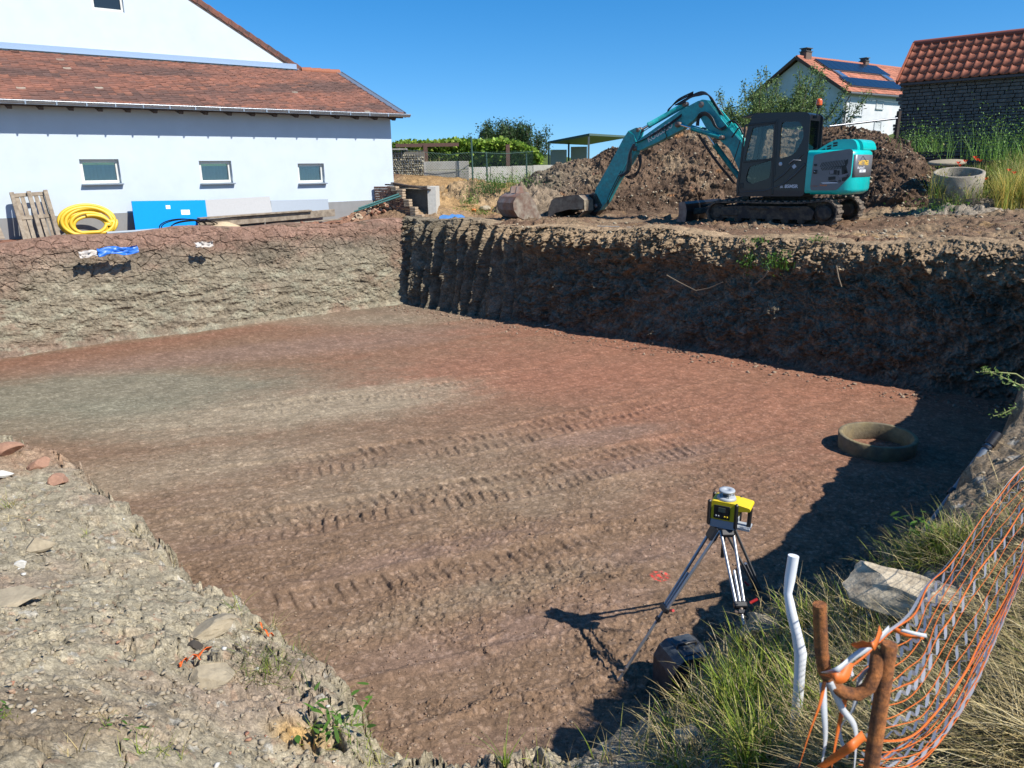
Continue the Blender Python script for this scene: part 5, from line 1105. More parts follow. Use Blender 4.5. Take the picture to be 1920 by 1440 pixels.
mb = MB(); mb.box((LN/2, .22, be/2), (LN, .4, be)); mb.prism([(.03, 0), (2*BW_, 0), (2*BW_, be), (BW_, BH-.1), (.03, be)], 0, .4, Matrix(((0, 1, 0, 0), (1, 0, 0, 0), (0, 0, 1, 0), (0, 0, 0, 1)))); mb.build('mortar_core', mat('mortar_dark', (.085, .08, .072), .95), barn)
def bcols(rs, nu, nv): return (np.zeros((nv, nu, 3))+C3(.40, .125, .065))*(1+.09*rs.normal(size=(nv, nu)))[..., None]
vs2 = Vector((0, BW_+.25, BH-be)); tiled_roof('roof', (-.12, -.25, be+.03), (1, 0, 0), vs2, LN, vs2.length, .26, .34, bcols, barn, .045, .04, shape='roll', seed=9, sub=7)
mb = MB(); mb.beam((-.14, -.28, be+.03), (-.14, BW_, BH+.05), .06, .16); mb.build('verge', mat('verge_red', (.42, .12, .06), .7), barn); mb = MB(); mb.tube([(-.14, BW_, BH+.05), (LN, BW_, BH+.05)], .10, 8); mb.build('ridge', mat('ridge_dark', (.25, .07, .045), .7), barn)
mb = MB(); mb.box((LN/2-.06, -.1, be-.04), (LN, .3, .07)); mb.build('soffit', mat('soffit', (.10, .09, .09), .8), barn)
mb = MB(); mb.add([(-.12, BW_, BH), (LN, BW_, BH), (LN, BW_*2+.2, be), (-.12, BW_*2+.2, be)], [(0, 1, 2, 3)]); mb.build('rear_roof', mat('rear_red', (.3, .1, .06), .8), barn)
# slanted pole from barn to heap
a, c = np.array(aty(1682, 222, 26.0)), np.array(aty(1555, 237, 25.4)); o = MB().tube([(0, 0, 0), c-a], .035, 8).build('metal_pole', mat('pole_grey', (.22, .23, .25), .35, metal=.6), loc=a); tag(o, 'long thin metal pole slanting from the barn corner down onto the soil heap', 'pole')
a2 = np.array(aty(1681, 250, 26.2)); o = MB().beam((0, 0, -.6), (0, 0, .7), .16, .08).build('wooden_post', WOODD, loc=a2); tag(o, 'short dark post at the left foot of the stone barn', 'post')
# ================================================================== concrete rings
def ring(name, c, r0, r1, h, m, label, tilt=0, taper=0):
    mb = MB(); mb.lathe([(r1, 0), (r1+taper, h-.01), (r1+taper-.01, h), (r0+taper+.01, h), (r0+taper, h-.01), (r0, 0)], 48, close=True); o = mb.build(name, m, loc=c); o.rotation_euler = (tilt, -tilt*.5, 0); tag(o, label, 'concrete ring'); return o
rc = atz(1647, 806, ZF+.27); RINGM = mat('ring_concrete', (.26, .205, .105), .95, noise=.3, nscale=3, bump=.5, bscale=25, col2=(.17, .14, .09)); ring('concrete_ring', (rc[0], rc[1], ZF-.23), .415, .475, .44, RINGM, 'round yellowish concrete shaft ring half in shadow on the pit floor', R(1.5), .03)
zr = .55; rc2 = np.array(aty(1806, 322, 19.4)); ring('concrete_ring', (rc2[0], rc2[1]+.2, rc2[2]-.98), .50, .575, 1.0, mat('ring_tan', (.38, .33, .25), .95, noise=.25, nscale=4, bump=.5, bscale=25, col2=(.28, .24, .18)), 'tall tan concrete shaft ring among grass and poppies', R(11))
p = aty(1775, 308, 21.5); mb = MB(); mb.lathe([(0, .0), (.45, 0), (.47, .02), (.47, .07), (.43, .09), (0, .09)], 32); o = mb.build('shaft_cover', STONE, loc=p); o.rotation_euler = (R(5), R(-4), 0); tag(o, 'flat round concrete cover lying behind the tall ring', 'shaft cover')
# ================================================================== grass and weeds on the right bank
def gh(x, y): return base_ground(x, y)
def field(name, n, pxr, Yr, hr, pal, label, seed, wd=.012, lean=.25, zoff=-.03, kind='stuff', minx=None):
    rs = np.random.RandomState(seed); px = rs.uniform(*pxr, n); Y = rs.uniform(*Yr, n); az = (px-960)/1400*1.0; X = Y*az; k = rs.randint(len(pal), size=n); patch = fbm(X*1.2, Y*1.2, 3, seed=seed); Z = gh(X, Y)+zoff
    h = rs.uniform(*hr, n)*(1+.35*patch); C = np.array(pal)[k]*(1+.25*rs.normal(size=(n, 1)))*(1+.3*patch[:, None]); V = blades(np.stack([X, Y, Z], 1), h, np.full(n, wd)*rs.uniform(.6, 1.6, n), rs.uniform(0, lean, n), rs.uniform(0, 6.28, n), rs.uniform(.1, 1.1, n), C, 3)
    o = plant(name, [V]); return tag(o, label, 'grass', kind=kind)
gp_ = [C3(.28, .40, .07), C3(.38, .46, .10), C3(.18, .28, .05), C3(.50, .48, .18), C3(.56, .48, .18)]; gd = [C3(.56, .46, .13), C3(.66, .50, .13), C3(.42, .42, .10), C3(.32, .38, .07)]
field('tall_grass', 12000, (1720, 2150), (22.5, 27.5), (.45, .95), gp_, 'tall green and straw coloured grass on the bank below the barn', 601, .022)
field('tall_grass', 5000, (1850, 2150), (20.0, 23), (.5, 1.1), gp_, 'tall green grass right of the concrete ring', 604, .02)
field('dry_grass', 6000, (1848, 2150), (18.4, 20.3), (.5, 1.0), gd, 'dense golden dry grass right of the concrete ring', 602, .018)
field('far_grass', 6000, (730, 1200), (31.5, 36), (.3, .7), gp_, 'grass strip beyond the vines', 603, .03)

# ================================================================== loose stones on the rim and the heap
def rubble():
    rs = np.random.RandomState(29); ms = [STONE, mat('earth_clod', (.17, .115, .075), .95, noise=.3, nscale=12), STONEL, BRICK]; pr = [rock_mesh('c', STONE, 160+k, (1, .8, .6), 1, .5) for k in range(6)]; cs = [(np.array([v.co[:] for v in m.vertices]), np.array([q.vertices[:] for q in m.polygons])) for m in pr]; VV = []; FF = []; mi = []; o = 0; X, Y, Z = HEAPG
    pts = []
    for k in range(2600):
        px = rs.uniform(780, 1930); py = rs.uniform(405, 475); p = atz(px, py, 0.02)
        if inside(np.array([p[0]]), np.array([p[1]]), PIT)[0] or p[1] > 24: continue
        pts.append((p[0], p[1], float(base_ground(np.array([p[0]]), np.array([p[1]]))[0])+.03, .025+.11*rs.rand()**4))
    for k in range(2600):
        i = rs.randint(40, 250); j = rs.randint(X.shape[1]); pts.append((X[i, j], Y[i, j], Z[i, j], .03+.14*rs.rand()**4))
    for x, y, z, s in pts:
        c, f = cs[rs.randint(6)]; an = rs.uniform(0, 6.28); c = c*s@np.array([[math.cos(an), math.sin(an), 0], [-math.sin(an), math.cos(an), 0], [0, 0, 1]]); VV.append(c+[x, y, z+s*.1]); FF.append(f+o); mi += [int(rs.choice(4, p=[.34, .5, .12, .04]))]*len(f); o += len(c)
    for m in pr: bpy.data.meshes.remove(m)
    ob = link('rubble', np_mesh('rubble', np.concatenate(VV), np.concatenate(FF), ms, midx=mi)); tag(ob, 'loose stones and clods on the rim and the soil heap', 'rubble', kind='stuff')
rubble()
# ================================================================== turquoise excavator
EC = np.array([7.18, 19.83, 0.0]); EF = np.array([-.778, .629, 0.0]); EF /= np.linalg.norm(EF); EL = np.array([-EF[1], EF[0], 0.0])
EZ0 = 0.03
exc = empty('excavator', (EC[0], EC[1], EZ0), math.atan2(EF[1], EF[0]), 'turquoise and black tracked excavator with its boom lowered to the left', 'excavator')
def xl(px, py, yl=1.1):
    p = onplane(px, py, EC+EL*yl, EL)-EC; return (float(p@EF), float(p[2])-EZ0)
TURQ = mat('turquoise_paint', (.0, .56, .53), .35, noise=.10, nscale=2, coat=.3, bump=.02, bscale=4); TURQD = mat('turquoise_worn', (.004, .36, .38), .45, noise=.3, nscale=4, col2=(.02, .26, .28), coat=.1)
CABM = mat('cab_dark', (.011, .012, .017), .38, noise=.2, nscale=4, coat=.2); CABF = mat('cab_frame', (.012, .012, .014), .35); RUB = mat('track_rubber', (.045, .038, .032), .85, noise=.35, nscale=9, bump=.3, col2=(.17, .125, .085)); TMUD = mat('track_mud', (.22, .17, .12), .95, noise=.35, nscale=14, bump=.6, col2=(.09, .07, .055))
FRM = mat('undercarriage', (.035, .032, .030), .85, noise=.4, nscale=6, col2=(.11, .088, .06), bump=.4); STEEL = mat('worn_steel', (.24, .20, .18), .5, metal=.35, noise=.3, nscale=5, col2=(.17, .12, .095)); RUST = mat('rusty_bucket', (.22, .11, .07), .7, metal=.05, noise=.3, nscale=4, col2=(.26, .22, .20))
CHROME = mat('rod_chrome', (.75, .75, .78), .12, metal=1.0); HOSE = mat('hydraulic_hose', (.015, .015, .016), .45); CGL = glass_mat('cab_glass', (.80, .88, .86), .0); CGD = glass_mat('cab_glass_dark', (.50, .58, .56), .0); STK = mat('sticker_grey', (.16, .16, .175), .4, noise=.1, nscale=3, coat=.2); STB = mat('sticker_black', (.01, .01, .012), .4); STWH = mat('sticker_white', (.75, .76, .8), .5); STO = mat('sticker_orange', (.85, .22, .03), .5); STYE = mat('sticker_yellow', (.90, .55, .06), .5)
XZ = Matrix(((1, 0, 0, 0), (0, 0, 1, 0), (0, 1, 0, 0), (0, 0, 0, 1)))     # plate (u,v,w) -> (x, y=w, z=v)
def XZat(y): m = XZ.copy(); m[1][3] = y; return m
# ---- tracks
def track(y0, y1, nm):
    xf, rf, xb, rb = 1.40, .27, -1.28, .31; yc = (y0+y1)/2
    loop = []; 
    def arc(cx, cz, r, a0, a1, n): return [(cx+r*math.cos(a0+(a1-a0)*k/n), cz+r*math.sin(a0+(a1-a0)*k/n)) for k in range(n+1)]
    loop = arc(xf, rf, rf, R(90), R(-90), 14)+arc(xb, rb, rb, R(-90), R(-270), 16)+[(xb+.5+ (xf-xb-1.0)*k/8, .56-.015*math.sin(k/8*math.pi)+0*k+(.06-.06*k/8)*0) for k in range(9)]
    P = np.array(loop+[loop[0]]); L = np.concatenate([[0], np.cumsum(np.hypot(*np.diff(P, axis=0).T))]); n = 160; s = np.linspace(0, L[-1], n+1)[:-1]; x = np.interp(s, L, P[:, 0]); z = np.interp(s, L, P[:, 1]); tx = np.interp(s+.01, L, P[:, 0], period=None)-x; tz = np.roll(z, -1)-z; tx = np.roll(x, -1)-x; l = np.hypot(tx, tz); tx /= l; tz /= l; nx, nz = tz*-1, tx; ox = (x-(xf+xb)/2); 
    c_out = np.sign(nx*(x-(xf+xb)/2)*.2+nz*(z-.3)); sg = 1 if c_out.sum() > 0 else -1; nx *= sg; nz *= sg
    mb = MB(); vs = []; 
    for i in range(n):
        for (yy, o) in ((y0, 0), (y1, 0), (y1, -.035), (y0, -.035)): vs.append((x[i]+nx[i]*o, yy, z[i]+nz[i]*o))
    mb.add(vs, [tuple(((i+(b in (1, 2))*0) % n)*4+0 for b in ()) for i in ()]); o0 = 0
    fs = []
    for i in range(n):
        j = (i+1) % n
        for k in range(4): fs.append((i*4+k, j*4+k, j*4+(k+1) % 4, i*4+(k+1) % 4))
    lg = MB(); lg.add(vs, fs, False); lg.cur = 1; nl = 46
    for k in range(nl):
        i = int(k*n/nl); m3 = Matrix((Vector((tx[i], 0, tz[i])), Vector((0, 1, 0)), Vector((nx[i], 0, nz[i])))).transposed()
        if m3.determinant() < 0: m3 = Matrix((Vector((tx[i], 0, tz[i])), Vector((0, -1, 0)), Vector((nx[i], 0, nz[i])))).transposed()
        w = (y1-y0)
        lg.box((x[i]+nx[i]*.012, yc+w*.25*(1 if k % 2 else 1), z[i]+nz[i]*.012), (.075, w*.46, .045), m3, bev=.012); lg.box((x[i]+nx[i]*.012-.0*tx[i], yc-w*.25, z[i]+nz[i]*.012), (.062, w*.46, .045), m3, bev=.012)
    t = lg.build('track', [RUB, TMUD], exc)
    for k, xx in enumerate((-.75, -.35, .05, .45, .85)): m = MB(); m.lathe([(0, -.16), (.085, -.16), (.10, -.13), (.10, .13), (.085, .16), (0, .16)], 16, (xx, yc, .125), Matrix.Rotation(R(90), 3, 'X')); m.build('roller', FRM, t)
    m = MB(); m.lathe([(0, -.17), (.12, -.17), (.14, -.14), (.225, -.12), (.225, .12), (.14, .14), (.12, .17), (0, .17)], 24, (xf, yc, rf), Matrix.Rotation(R(90), 3, 'X')); m.build('idler', FRM, t, smooth=False)
    m = MB(); m.lathe([(0, -.20), (.13, -.20), (.17, -.17), (.19, -.10), (.26, -.08), (.26, .08), (.19, .10), (.17, .17), (.13, .20), (0, .20)], 28, (xb, yc, rb), Matrix.Rotation(R(90), 3, 'X')); m.build('sprocket', FRM, t, smooth=False)
    m = MB(); m.prism(rnd_poly([(-1.0, .14), (1.28, .14), (1.30, .40), (1.0, .44), (-.9, .46), (-1.05, .34)], .04), y0+.05, y1-.05)
    m.box((1.05, y1-.04, .28), (.42, .05, .16), bev=.01); m.box((.3, y1-.04, .40), (.5, .04, .05), bev=.01); m.box((-.45, y1-.04, .42), (.5, .04, .05), bev=.01); m.tube([(.45, y1-.03, .37), (.40, y1-.01, .42), (.32, y1-.01, .40), (.26, y1-.02, .34)], .012, 6); m.tube([(-.2, y1-.03, .36), (-.25, y1, .43), (-.5, y1, .42), (-.55, y1-.02, .35)], .012, 6); m.build('track_frame', FRM, t)
track(.72, 1.16, 'near'); track(-1.16, -.72, 'far')
mb = MB(); mb.box((0, 0, .42), (1.5, 1.5, .26), bev=.05); mb.lathe([(0, .55), (.62, .55), (.62, .72), (.5, .76), (0, .76)], 32); mb.build('undercarriage', FRM, exc)
# dozer blade
pf = [(.10, .0), (.13, .10), (.07, .26), (.09, .44), (.14, .50), (.10, .52), (.03, .46), (.0, .28), (.04, .08), (.05, .0)]
bl_ = MB(); bl_.prism([(2.30+a, b) for a, b in pf], -1.14, 1.14); bl = bl_.build('blade', CABF, exc)
for ya in (1.14, -1.17): mb = MB(); mb.prism(rnd_poly([(2.26, .0), (2.52, .0), (2.46, .2), (2.48, .5), (2.30, .53), (2.24, .3)], .04), ya, ya+.03); mb.build('end_plate', STEEL, bl)
mb = MB(); mb.beam((1.0, .42, .40), (2.33, .55, .24), .12, .16, bev=.02); mb.beam((1.0, -.42, .40), (2.33, -.55, .24), .12, .16, bev=.02); mb.tube([(1.0, 0, .60), (1.9, 0, .45)], .07, 12); mb.tube([(1.9, 0, .45), (2.34, 0, .36)], .035, 10); mb.build('blade_arm', FRM, exc)
# ---- upper deck
mb = MB(); mb.box((.02, 0, .80), (1.88, 2.14, .13), bev=.03); mb.box((.2, -.5, 1.05), (1.3, 1.0, .5), bev=.05); mb.box((1.02, -.02, .92), (.5, .5, .42), bev=.05); mb.build('deck', CABF, exc)
# ---- rear body: footprint lofted
def foot(sx=0.0, fr=-.77):
    h = [(fr, 1.12), (-1.40, 1.12), (-1.66, 1.105), (-1.77, 1.04), (-1.85, .90), (-1.90, .65), (-1.92, .35), (-1.92, .12), (-1.90, -.12), (-1.84, -.4), (-1.72, -.7), (-1.5, -.95), (-1.2, -1.1), (fr, -1.12)]
    return [(x if abs(x-fr) < 1e-6 else x+sx*(max(0, (-x-.9))/1.0), y-(sx*.8 if y > .2 else (-sx*.8 if y < -.2 else 0))) for x, y in h]
def loft(name, levels, m, parent, smooth=True):
    mb = MB(); vs = []; n = None
    for (z, f) in levels:
        n = len(f); vs += [(x, y, z+ (zz if (zz := 0) else 0)) for x, y in f]
    fs = []
    for j in range(len(levels)-1):
        for i in range(n): k = (i+1) % n; fs.append((j*n+i, (j+1)*n+i, (j+1)*n+k, j*n+k))
    mb.add(vs, fs, smooth); mb.add(vs[:n], [tuple(range(n))]); mb.add(vs[-n:], [tuple(reversed(range(n)))])
    o = mb.build(name, m, parent); me = o.data
    bmx = __import__('bmesh').new(); bmx.from_mesh(me); __import__('bmesh').ops.remove_doubles(bmx, verts=bmx.verts, dist=1e-5); __import__('bmesh').ops.recalc_face_normals(bmx, faces=bmx.faces); bmx.to_mesh(me); bmx.free()
    md = o.modifiers.new('b', 'BEVEL'); md.width = .018; md.segments = 2; md.limit_method = 'ANGLE'; md.angle_limit = R(40); return o
body = loft('rear_body', [(.74, foot(.10)), (.80, foot(.02)), (.86, foot(0)), (1.60, foot(0)), (1.69, foot(.015)), (1.735, foot(.06)), (1.75, foot(.12))], TURQ, exc)
# sloped bottom of counterweight rising to the rear is suggested by a dark sill
hood = [(-.86, 1.74), (-.95, 1.80), (-1.18, 1.94), (-1.32, 1.985), (-1.72, 1.985), (-1.81, 1.93), (-1.86, 1.80), (-1.86, 1.74)]
mb = MB(); hs_ = [(x+(.07 if x < -1.4 else 0), z) for x, z in hood]; mb.prism(rnd_poly(hood, .06, 4), -.58, .56); mb.prism(rnd_poly(hs_, .05, 4), .561, .80); mb.prism(rnd_poly(hs_, .05, 4), -.85, -.581); mb.build('engine_hood', TURQ, exc, bevel=.03)
mb = MB()
for i in range(3):
    for j in range(2):
        a = (-.99-.15*i, 1.815+.072*i*1.0); 
        x0 = -.97-.135*i; z0 = np.interp(-x0, [.95, 1.18, 1.32], [1.80, 1.94, 1.985]); mb.box((x0-.05, .80, z0-.055-.055*j), (.10, .012, .038), Matrix.Rotation(R(25-9*i), 3, 'Y'))
for i in range(4): mb.box((-1.02-.09*i, .45, np.interp(1.02+.09*i, [.95, 1.18, 1.32], [1.80, 1.94, 1.985])+.0), (.05, .5, .012), Matrix.Rotation(R(28-7*i), 3, 'Y'))
mb.build('vent', STB, exc)
# side door with sticker and truck drawing
zs = lambda x, y: xl(1490+x/9, 230+y/9, 1.128)
dp = [zs(*c) for c in ((325, 545), (640, 480), (940, 443), (988, 470), (945, 900), (700, 1142), (262, 1142), (268, 1040))]
door = plate('side_door', rnd_poly(dp, .05, 3), [], .012, STK, XZat(1.124), exc, 0)
YS = 1.1315
def decal(polys, m, nm, y=YS):
    mb = MB()
    for p in polys:
        q = [zs(*c) for c in p]; mb.prism(q, y-.001, y+.0012)
    return mb.build(nm, m, door)
decal([[(425+i*27, 745), (437+i*27, 745), (475+i*27-0, 672-4*i*.9), (463+i*27, 672-4*i*.9)] for i in range(15)]+[[(470+i*25, 808-2.5*i), (482+i*25, 808-2.5*i), (452+i*27, 757-2.2*i), (438+i*27, 757-2.2*i)] for i in range(14)], STB, 'hatch_marks')
decal([[(585, 870), (590, 800), (715, 795), (712, 880)], [(568, 915), (690, 905), (690, 960), (568, 975)], [(570, 985), (690, 975), (735, 1010), (610, 1000)], [(720, 810), (760, 805), (755, 880), (722, 890)], [(790, 750), (860, 700), (910, 880), (800, 905)], [(800, 930), (930, 890), (850, 985), (795, 990)], [(840, 690), (850, 640), (905, 610), (900, 680), (870, 740)], [(840, 770), (880, 820), (905, 900), (830, 880)]], STB, 'truck_drawing')
decal([[(590, 805), (660, 800), (655, 860), (597, 866)], [(738, 890), (795, 880), (900, 850), (905, 870), (760, 930)]], mat('sticker_mid', (.22, .22, .25), .5), 'truck_highlight', YS+.0012)
decal([[(440, 1010), (700, 1000), (735, 1020), (480, 1030)]], STWH, 'ground_line')
mb = MB(); c = zs(760, 985); mb.lathe([(.012, 0), (.028, 0), (.028, .002), (.012, .002)], 20, (c[0], YS+.001, c[1]), Matrix.Rotation(R(-90), 3, 'X'), close=True); mb.build('wheel_mark', STB, door)
mb = MB(); c = zs(355, 715); mb.box((c[0], YS+.004, c[1]), (.07, .02, .05), bev=.008); c = zs(350, 830); mb.box((c[0], YS+.004, c[1]), (.09, .02, .09), bev=.012); mb.build('latch', CABF, door); mb = MB(); c = zs(340, 826); mb.lathe([(0, .0), (.012, 0), (.012, .015), (0, .015)], 10, (c[0], YS+.012, c[1]), Matrix.Rotation(R(-90), 3, 'X')); mb.build('key_lock', CHROME, door)
# text frames: letters run towards the rear (-x) when seen from the left side
TF = lambda x, z, y, s=0.0: frame3((x, y, z), Vector((-1, 0, 0)), Vector((s, 0, 1)), (0, 1, 0))
c = zs(258, 1078); text_mesh('door_text', 'terrassage', .052, mat('sticker_rust', (.35, .12, .05), .5), TF(c[0], c[1], YS), door, .001, 0, .85); c = zs(425, 1068); text_mesh('door_text', 'forestier', .056, STO, TF(c[0], c[1]+.0, YS), door, .001, .001, .85)
# curved rear sticker
seg = [(-1.795, 1.005), (-1.85, .90), (-1.90, .65), (-1.92, .35), (-1.92, .12), (-1.90, -.12), (-1.84, -.4), (-1.72, -.7)]
mb = MB(); z0, z1 = 1.13, 1.63; vs = []
for i, (x, y) in enumerate(seg):
    l = math.hypot(x+.6, y); ox, oy = (x+.6)/l*.006, y/l*.006; vs += [(x+ox, y+oy, z0), (x+ox, y+oy, z1), (x, y, z0-.003), (x, y, z1+.003)]
fs = []
for i in range(len(seg)-1): a = i*4; b_ = a+4; fs += [(a, b_, b_+1, a+1), (a, a+2, b_+2, b_), (a+1, b_+1, b_+3, a+3)]
fs += [(0, 1, 3, 2)]
mb.add(vs, fs, True); rs_ = mb.build('rear_sticker', STK, exc)
def rear_text(body_, size, x_off, z, m, bold=.0, sx=1.0):
    """bends lettering round the counterweight"""
    o = text_mesh('rear_text', body_, size, m, Matrix.Identity(4), rs_, .0008, bold, sx); P = np.array(seg); L = np.concatenate([[0], np.cumsum(np.hypot(*np.diff(P, axis=0).T))])
    for v in o.data.vertices:
        s = x_off+v.co.x; x = np.interp(s, L, P[:, 0]); y = np.interp(s, L, P[:, 1]); l = math.hypot(x+.6, y); k = .0075+v.co.z; zz = z+v.co.y; v.co = (x+(x+.6)/l*k, y+y/l*k, zz)
    return o
rear_text('WITTMER', .15, .16, 1.40, STYE, .004, .95); rear_text('Machine 8T', .085, .14, 1.315, STWH, .001, .95)
mb = MB(); P = np.array(seg); L = np.concatenate([[0], np.cumsum(np.hypot(*np.diff(P, axis=0).T))]); vs = []
for s in np.linspace(.25, .62, 7):
    x = np.interp(s, L, P[:, 0]); y = np.interp(s, L, P[:, 1]); l = math.hypot(x+.6, y); 
    for zz in (1.235, 1.30): vs.append((x+(x+.6)/l*.0085, y+y/l*.0085, zz))
mb.add(vs, [(2*i, 2*i+2, 2*i+3, 2*i+1) for i in range(6)]); mb.build('number_plate', STWH, rs_); rear_text('3710', .065, .33, 1.245, mat('ink_grey', (.3, .3, .32), .5), .0, .9).location = (-.0015, .0015, 0)
mb = MB(); mb.tube([(0, 0, 0), (0, 0, 0.0001)], .001, 3)
mb = MB(); ii = [(.14, 1.43), (.34, 1.60), (.62, 1.47)]; pts = []
for s, zz in ii: x = np.interp(s, L, P[:, 0]); y = np.interp(s, L, P[:, 1]); l = math.hypot(x+.6, y); pts.append((x+(x+.6)/l*.009, y+y/l*.009, zz))
mb.tube(pts, .008, 4); mb.build('roof_mark', STB, rs_)
mb = MB()
for s, zz in ((-1.25, 1.03), (-1.5, .93)): 
    mb.lathe([(0, 0), (.018, 0), (.018, .008), (0, .008)], 10, (s, 1.09 if s > -1.3 else .93, zz), Matrix.Rotation(R(-90), 3, 'X'))
mb.build('bolt', STB, body)
# ---- cab: side plates with openings, pillars, roof, panes
zc = lambda x, y: xl(1250+x/4.683, 160+y/4.683, 1.09)
outl = [zc(*c) for c in ((610, 975), (612, 860), (715, 350), (755, 275), (830, 240), (1235, 235), (1262, 260), (1240, 560), (1205, 975))]
outl = rnd_poly(outl, .10, 4); wa_ = rnd_poly([zc(*c) for c in ((755, 372), (940, 345), (925, 640), (680, 668))], .05); wb_ = rnd_poly([zc(*c) for c in ((722, 715), (918, 655), (905, 815), (740, 868), (690, 835))], .07); wc_ = rnd_poly([zc(*c) for c in ((1008, 322), (1165, 315), (1200, 370), (1200, 470), (1120, 605), (985, 650))], .08)
cabo = empty('cab', (0, 0, 0), parent=exc)
side = plate('side_panel', outl, [wa_, wb_, wc_], .05, CABM, XZat(1.065), cabo)
farw = rnd_poly([zc(*c) for c in ((755, 372), (1165, 340), (1190, 500), (1150, 640), (690, 665))], .06)
plate('side_panel', outl, [farw], .05, CABM, XZat(.12), cabo)
for nm, w_ in (('pane', wa_), ('pane', wb_), ('pane', wc_)): plate(nm, w_, [], .006, CGL if w_ is not wb_ else CGD, XZat(1.052), side)
# door frame lines
for c0, c1 in (((955, 330), (925, 960)), ((690, 350), (955, 325)), ((620, 960), (690, 350)), ((968, 300), (945, 800))):
    a = zc(*c0); b_ = zc(*c1); mb = MB(); mb.beam((a[0], 1.095, a[1]), (b_[0], 1.095, b_[1]), .03, .045, bev=.008); mb.build('door_frame', CABF, side)
a = zc(675, 672); b_ = zc(925, 648); mb = MB(); mb.beam((a[0], 1.094, a[1]), (b_[0], 1.094, b_[1]), .02, .05, bev=.006); mb.build('door_rail', CABF, side)
# swoosh panel below rear window
mb = MB(); pts = [(*zc(*c),) for c in ((940, 845), (1030, 780), (1110, 690), (1200, 600))]; mb.tube([(p[0], 1.10, p[1]) for p in pts], [.018, .02, .02, .012], 6); pts = [(*zc(*c),) for c in ((640, 940), (860, 925), (1020, 870), (1130, 780), (1215, 690))]; mb.tube([(p[0], 1.095, p[1]) for p in pts], [.008, .014, .02, .03, .03], 6); mb.build('trim', mat('trim_grey', (.05, .07, .08), .35), side)
a = zc(1080, 690); b_ = zc(1120, 655); c_ = zc(1180, 660); mb = MB(); mb.tube([(a[0], 1.10, a[1]), (a[0], 1.13, a[1]+.01), (b_[0], 1.14, b_[1]), (c_[0], 1.13, c_[1]), (c_[0], 1.10, c_[1])], .014, 6); mb.build('handle', mat('handle_grey', (.22, .22, .23), .4), side)
a = zc(1000, 690); mb = MB(); mb.lathe([(0, 0), (.045, 0), (.045, .004), (0, .004)], 18, (a[0], 1.094, a[1]), Matrix.Rotation(R(-90), 3, 'X')); a = zc(1120, 712); mb.box((a[0], 1.095, a[1]), (.085, .006, .085), Matrix.Rotation(R(40), 3, 'Y')); mb.build('label_sticker', mat('pale_blue_sticker', (.50, .58, .66), .5), side)
a = zc(995, 900); text_mesh('model_text', 'SK', .075, STWH, TF(a[0], a[1], 1.0935), side, .001, .002, .9); a = zc(1035, 900); text_mesh('model_text', '85MSR', .11, STWH, TF(a[0], a[1]-.0, 1.0935), side, .001, .0025, 1.02)
mb = MB(); a = zc(660, 880); mb.box((a[0], 1.096, a[1]), (.09, .02, .13), bev=.02); mb.build('door_latch', STB, side)
# front, rear faces and roof
fz = [zc(612, 860), zc(715, 350), zc(755, 275)]; (xf0, zf0), (xf1, zf1), (xf2, zf2) = fz; xr_, ztop = zc(1245, 250); zbt = zc(610, 975)[1]
for y in (.17, 1.0):
    mb = MB(); mb.beam((xf0-.02, y, zbt), (xf0-.02, y, zf0), .06, .06); mb.beam((xf0-.03, y, zf0), (xf1-.02, y, zf1), .06, .06, bev=.01); mb.beam((xf1-.02, y, zf1), (xf2-.06, y, zf2), .06, .06); mb.build('front_pillar', CABF, cabo)
mb = MB(); v = [(xf0-.02, .18, zf0+.08), (xf0-.02, 1.03, zf0+.08), (xf1-.02, 1.03, zf1), (xf1-.02, .18, zf1)]; mb.add(v, [(0, 1, 2, 3)]); mb.build('windscreen', CGL, cabo)
mb = MB(); mb.box((xf0-.03, .6, (zbt+zf0+.08)/2), (.05, .86, zf0+.08-zbt)); mb.build('front_panel', CABM, cabo)
Yp = Matrix(((0, 0, 1, xr_+.035), (1, 0, 0, 0), (0, 1, 0, 0), (0, 0, 0, 1)))
plate('rear_panel', rnd_poly([(.10, zbt), (1.08, zbt), (1.08, ztop), (.10, ztop)], .04), [rnd_poly([(.18, 1.78), (1.0, 1.78), (1.0, 2.44), (.18, 2.44)], .05)], .05, CABM, Yp, cabo); mb = MB(); mb.box((xr_+.035, .59, 2.11), (.008, .82, .66)); mb.build('rear_window', CGD, cabo)
rf = rnd_poly([(xf2+.06, zf2-.02), (xf2-.05, zf2+.05), (xf2-.35, ztop+.06), (xr_+.1, ztop+.05), (xr_+.0, ztop-.02), (xr_+.05, ztop-.06), (xf2, zf2-.05)], .04); mb = MB(); mb.prism(rf, .08, 1.10); mb.build('roof', CABM, cabo, bevel=.03)
mb = MB(); mb.box(((xf2+xr_)/2, .6, ztop+.055), (.55, .6, .03), bev=.012); mb.prism([(xf2+.30, zf2+.02), (xf2-.1, zf2+.09), (xf2-.1, zf2+.05), (xf2+.28, zf2-.01)], .15, 1.05); mb.build('visor', CABF, cabo)
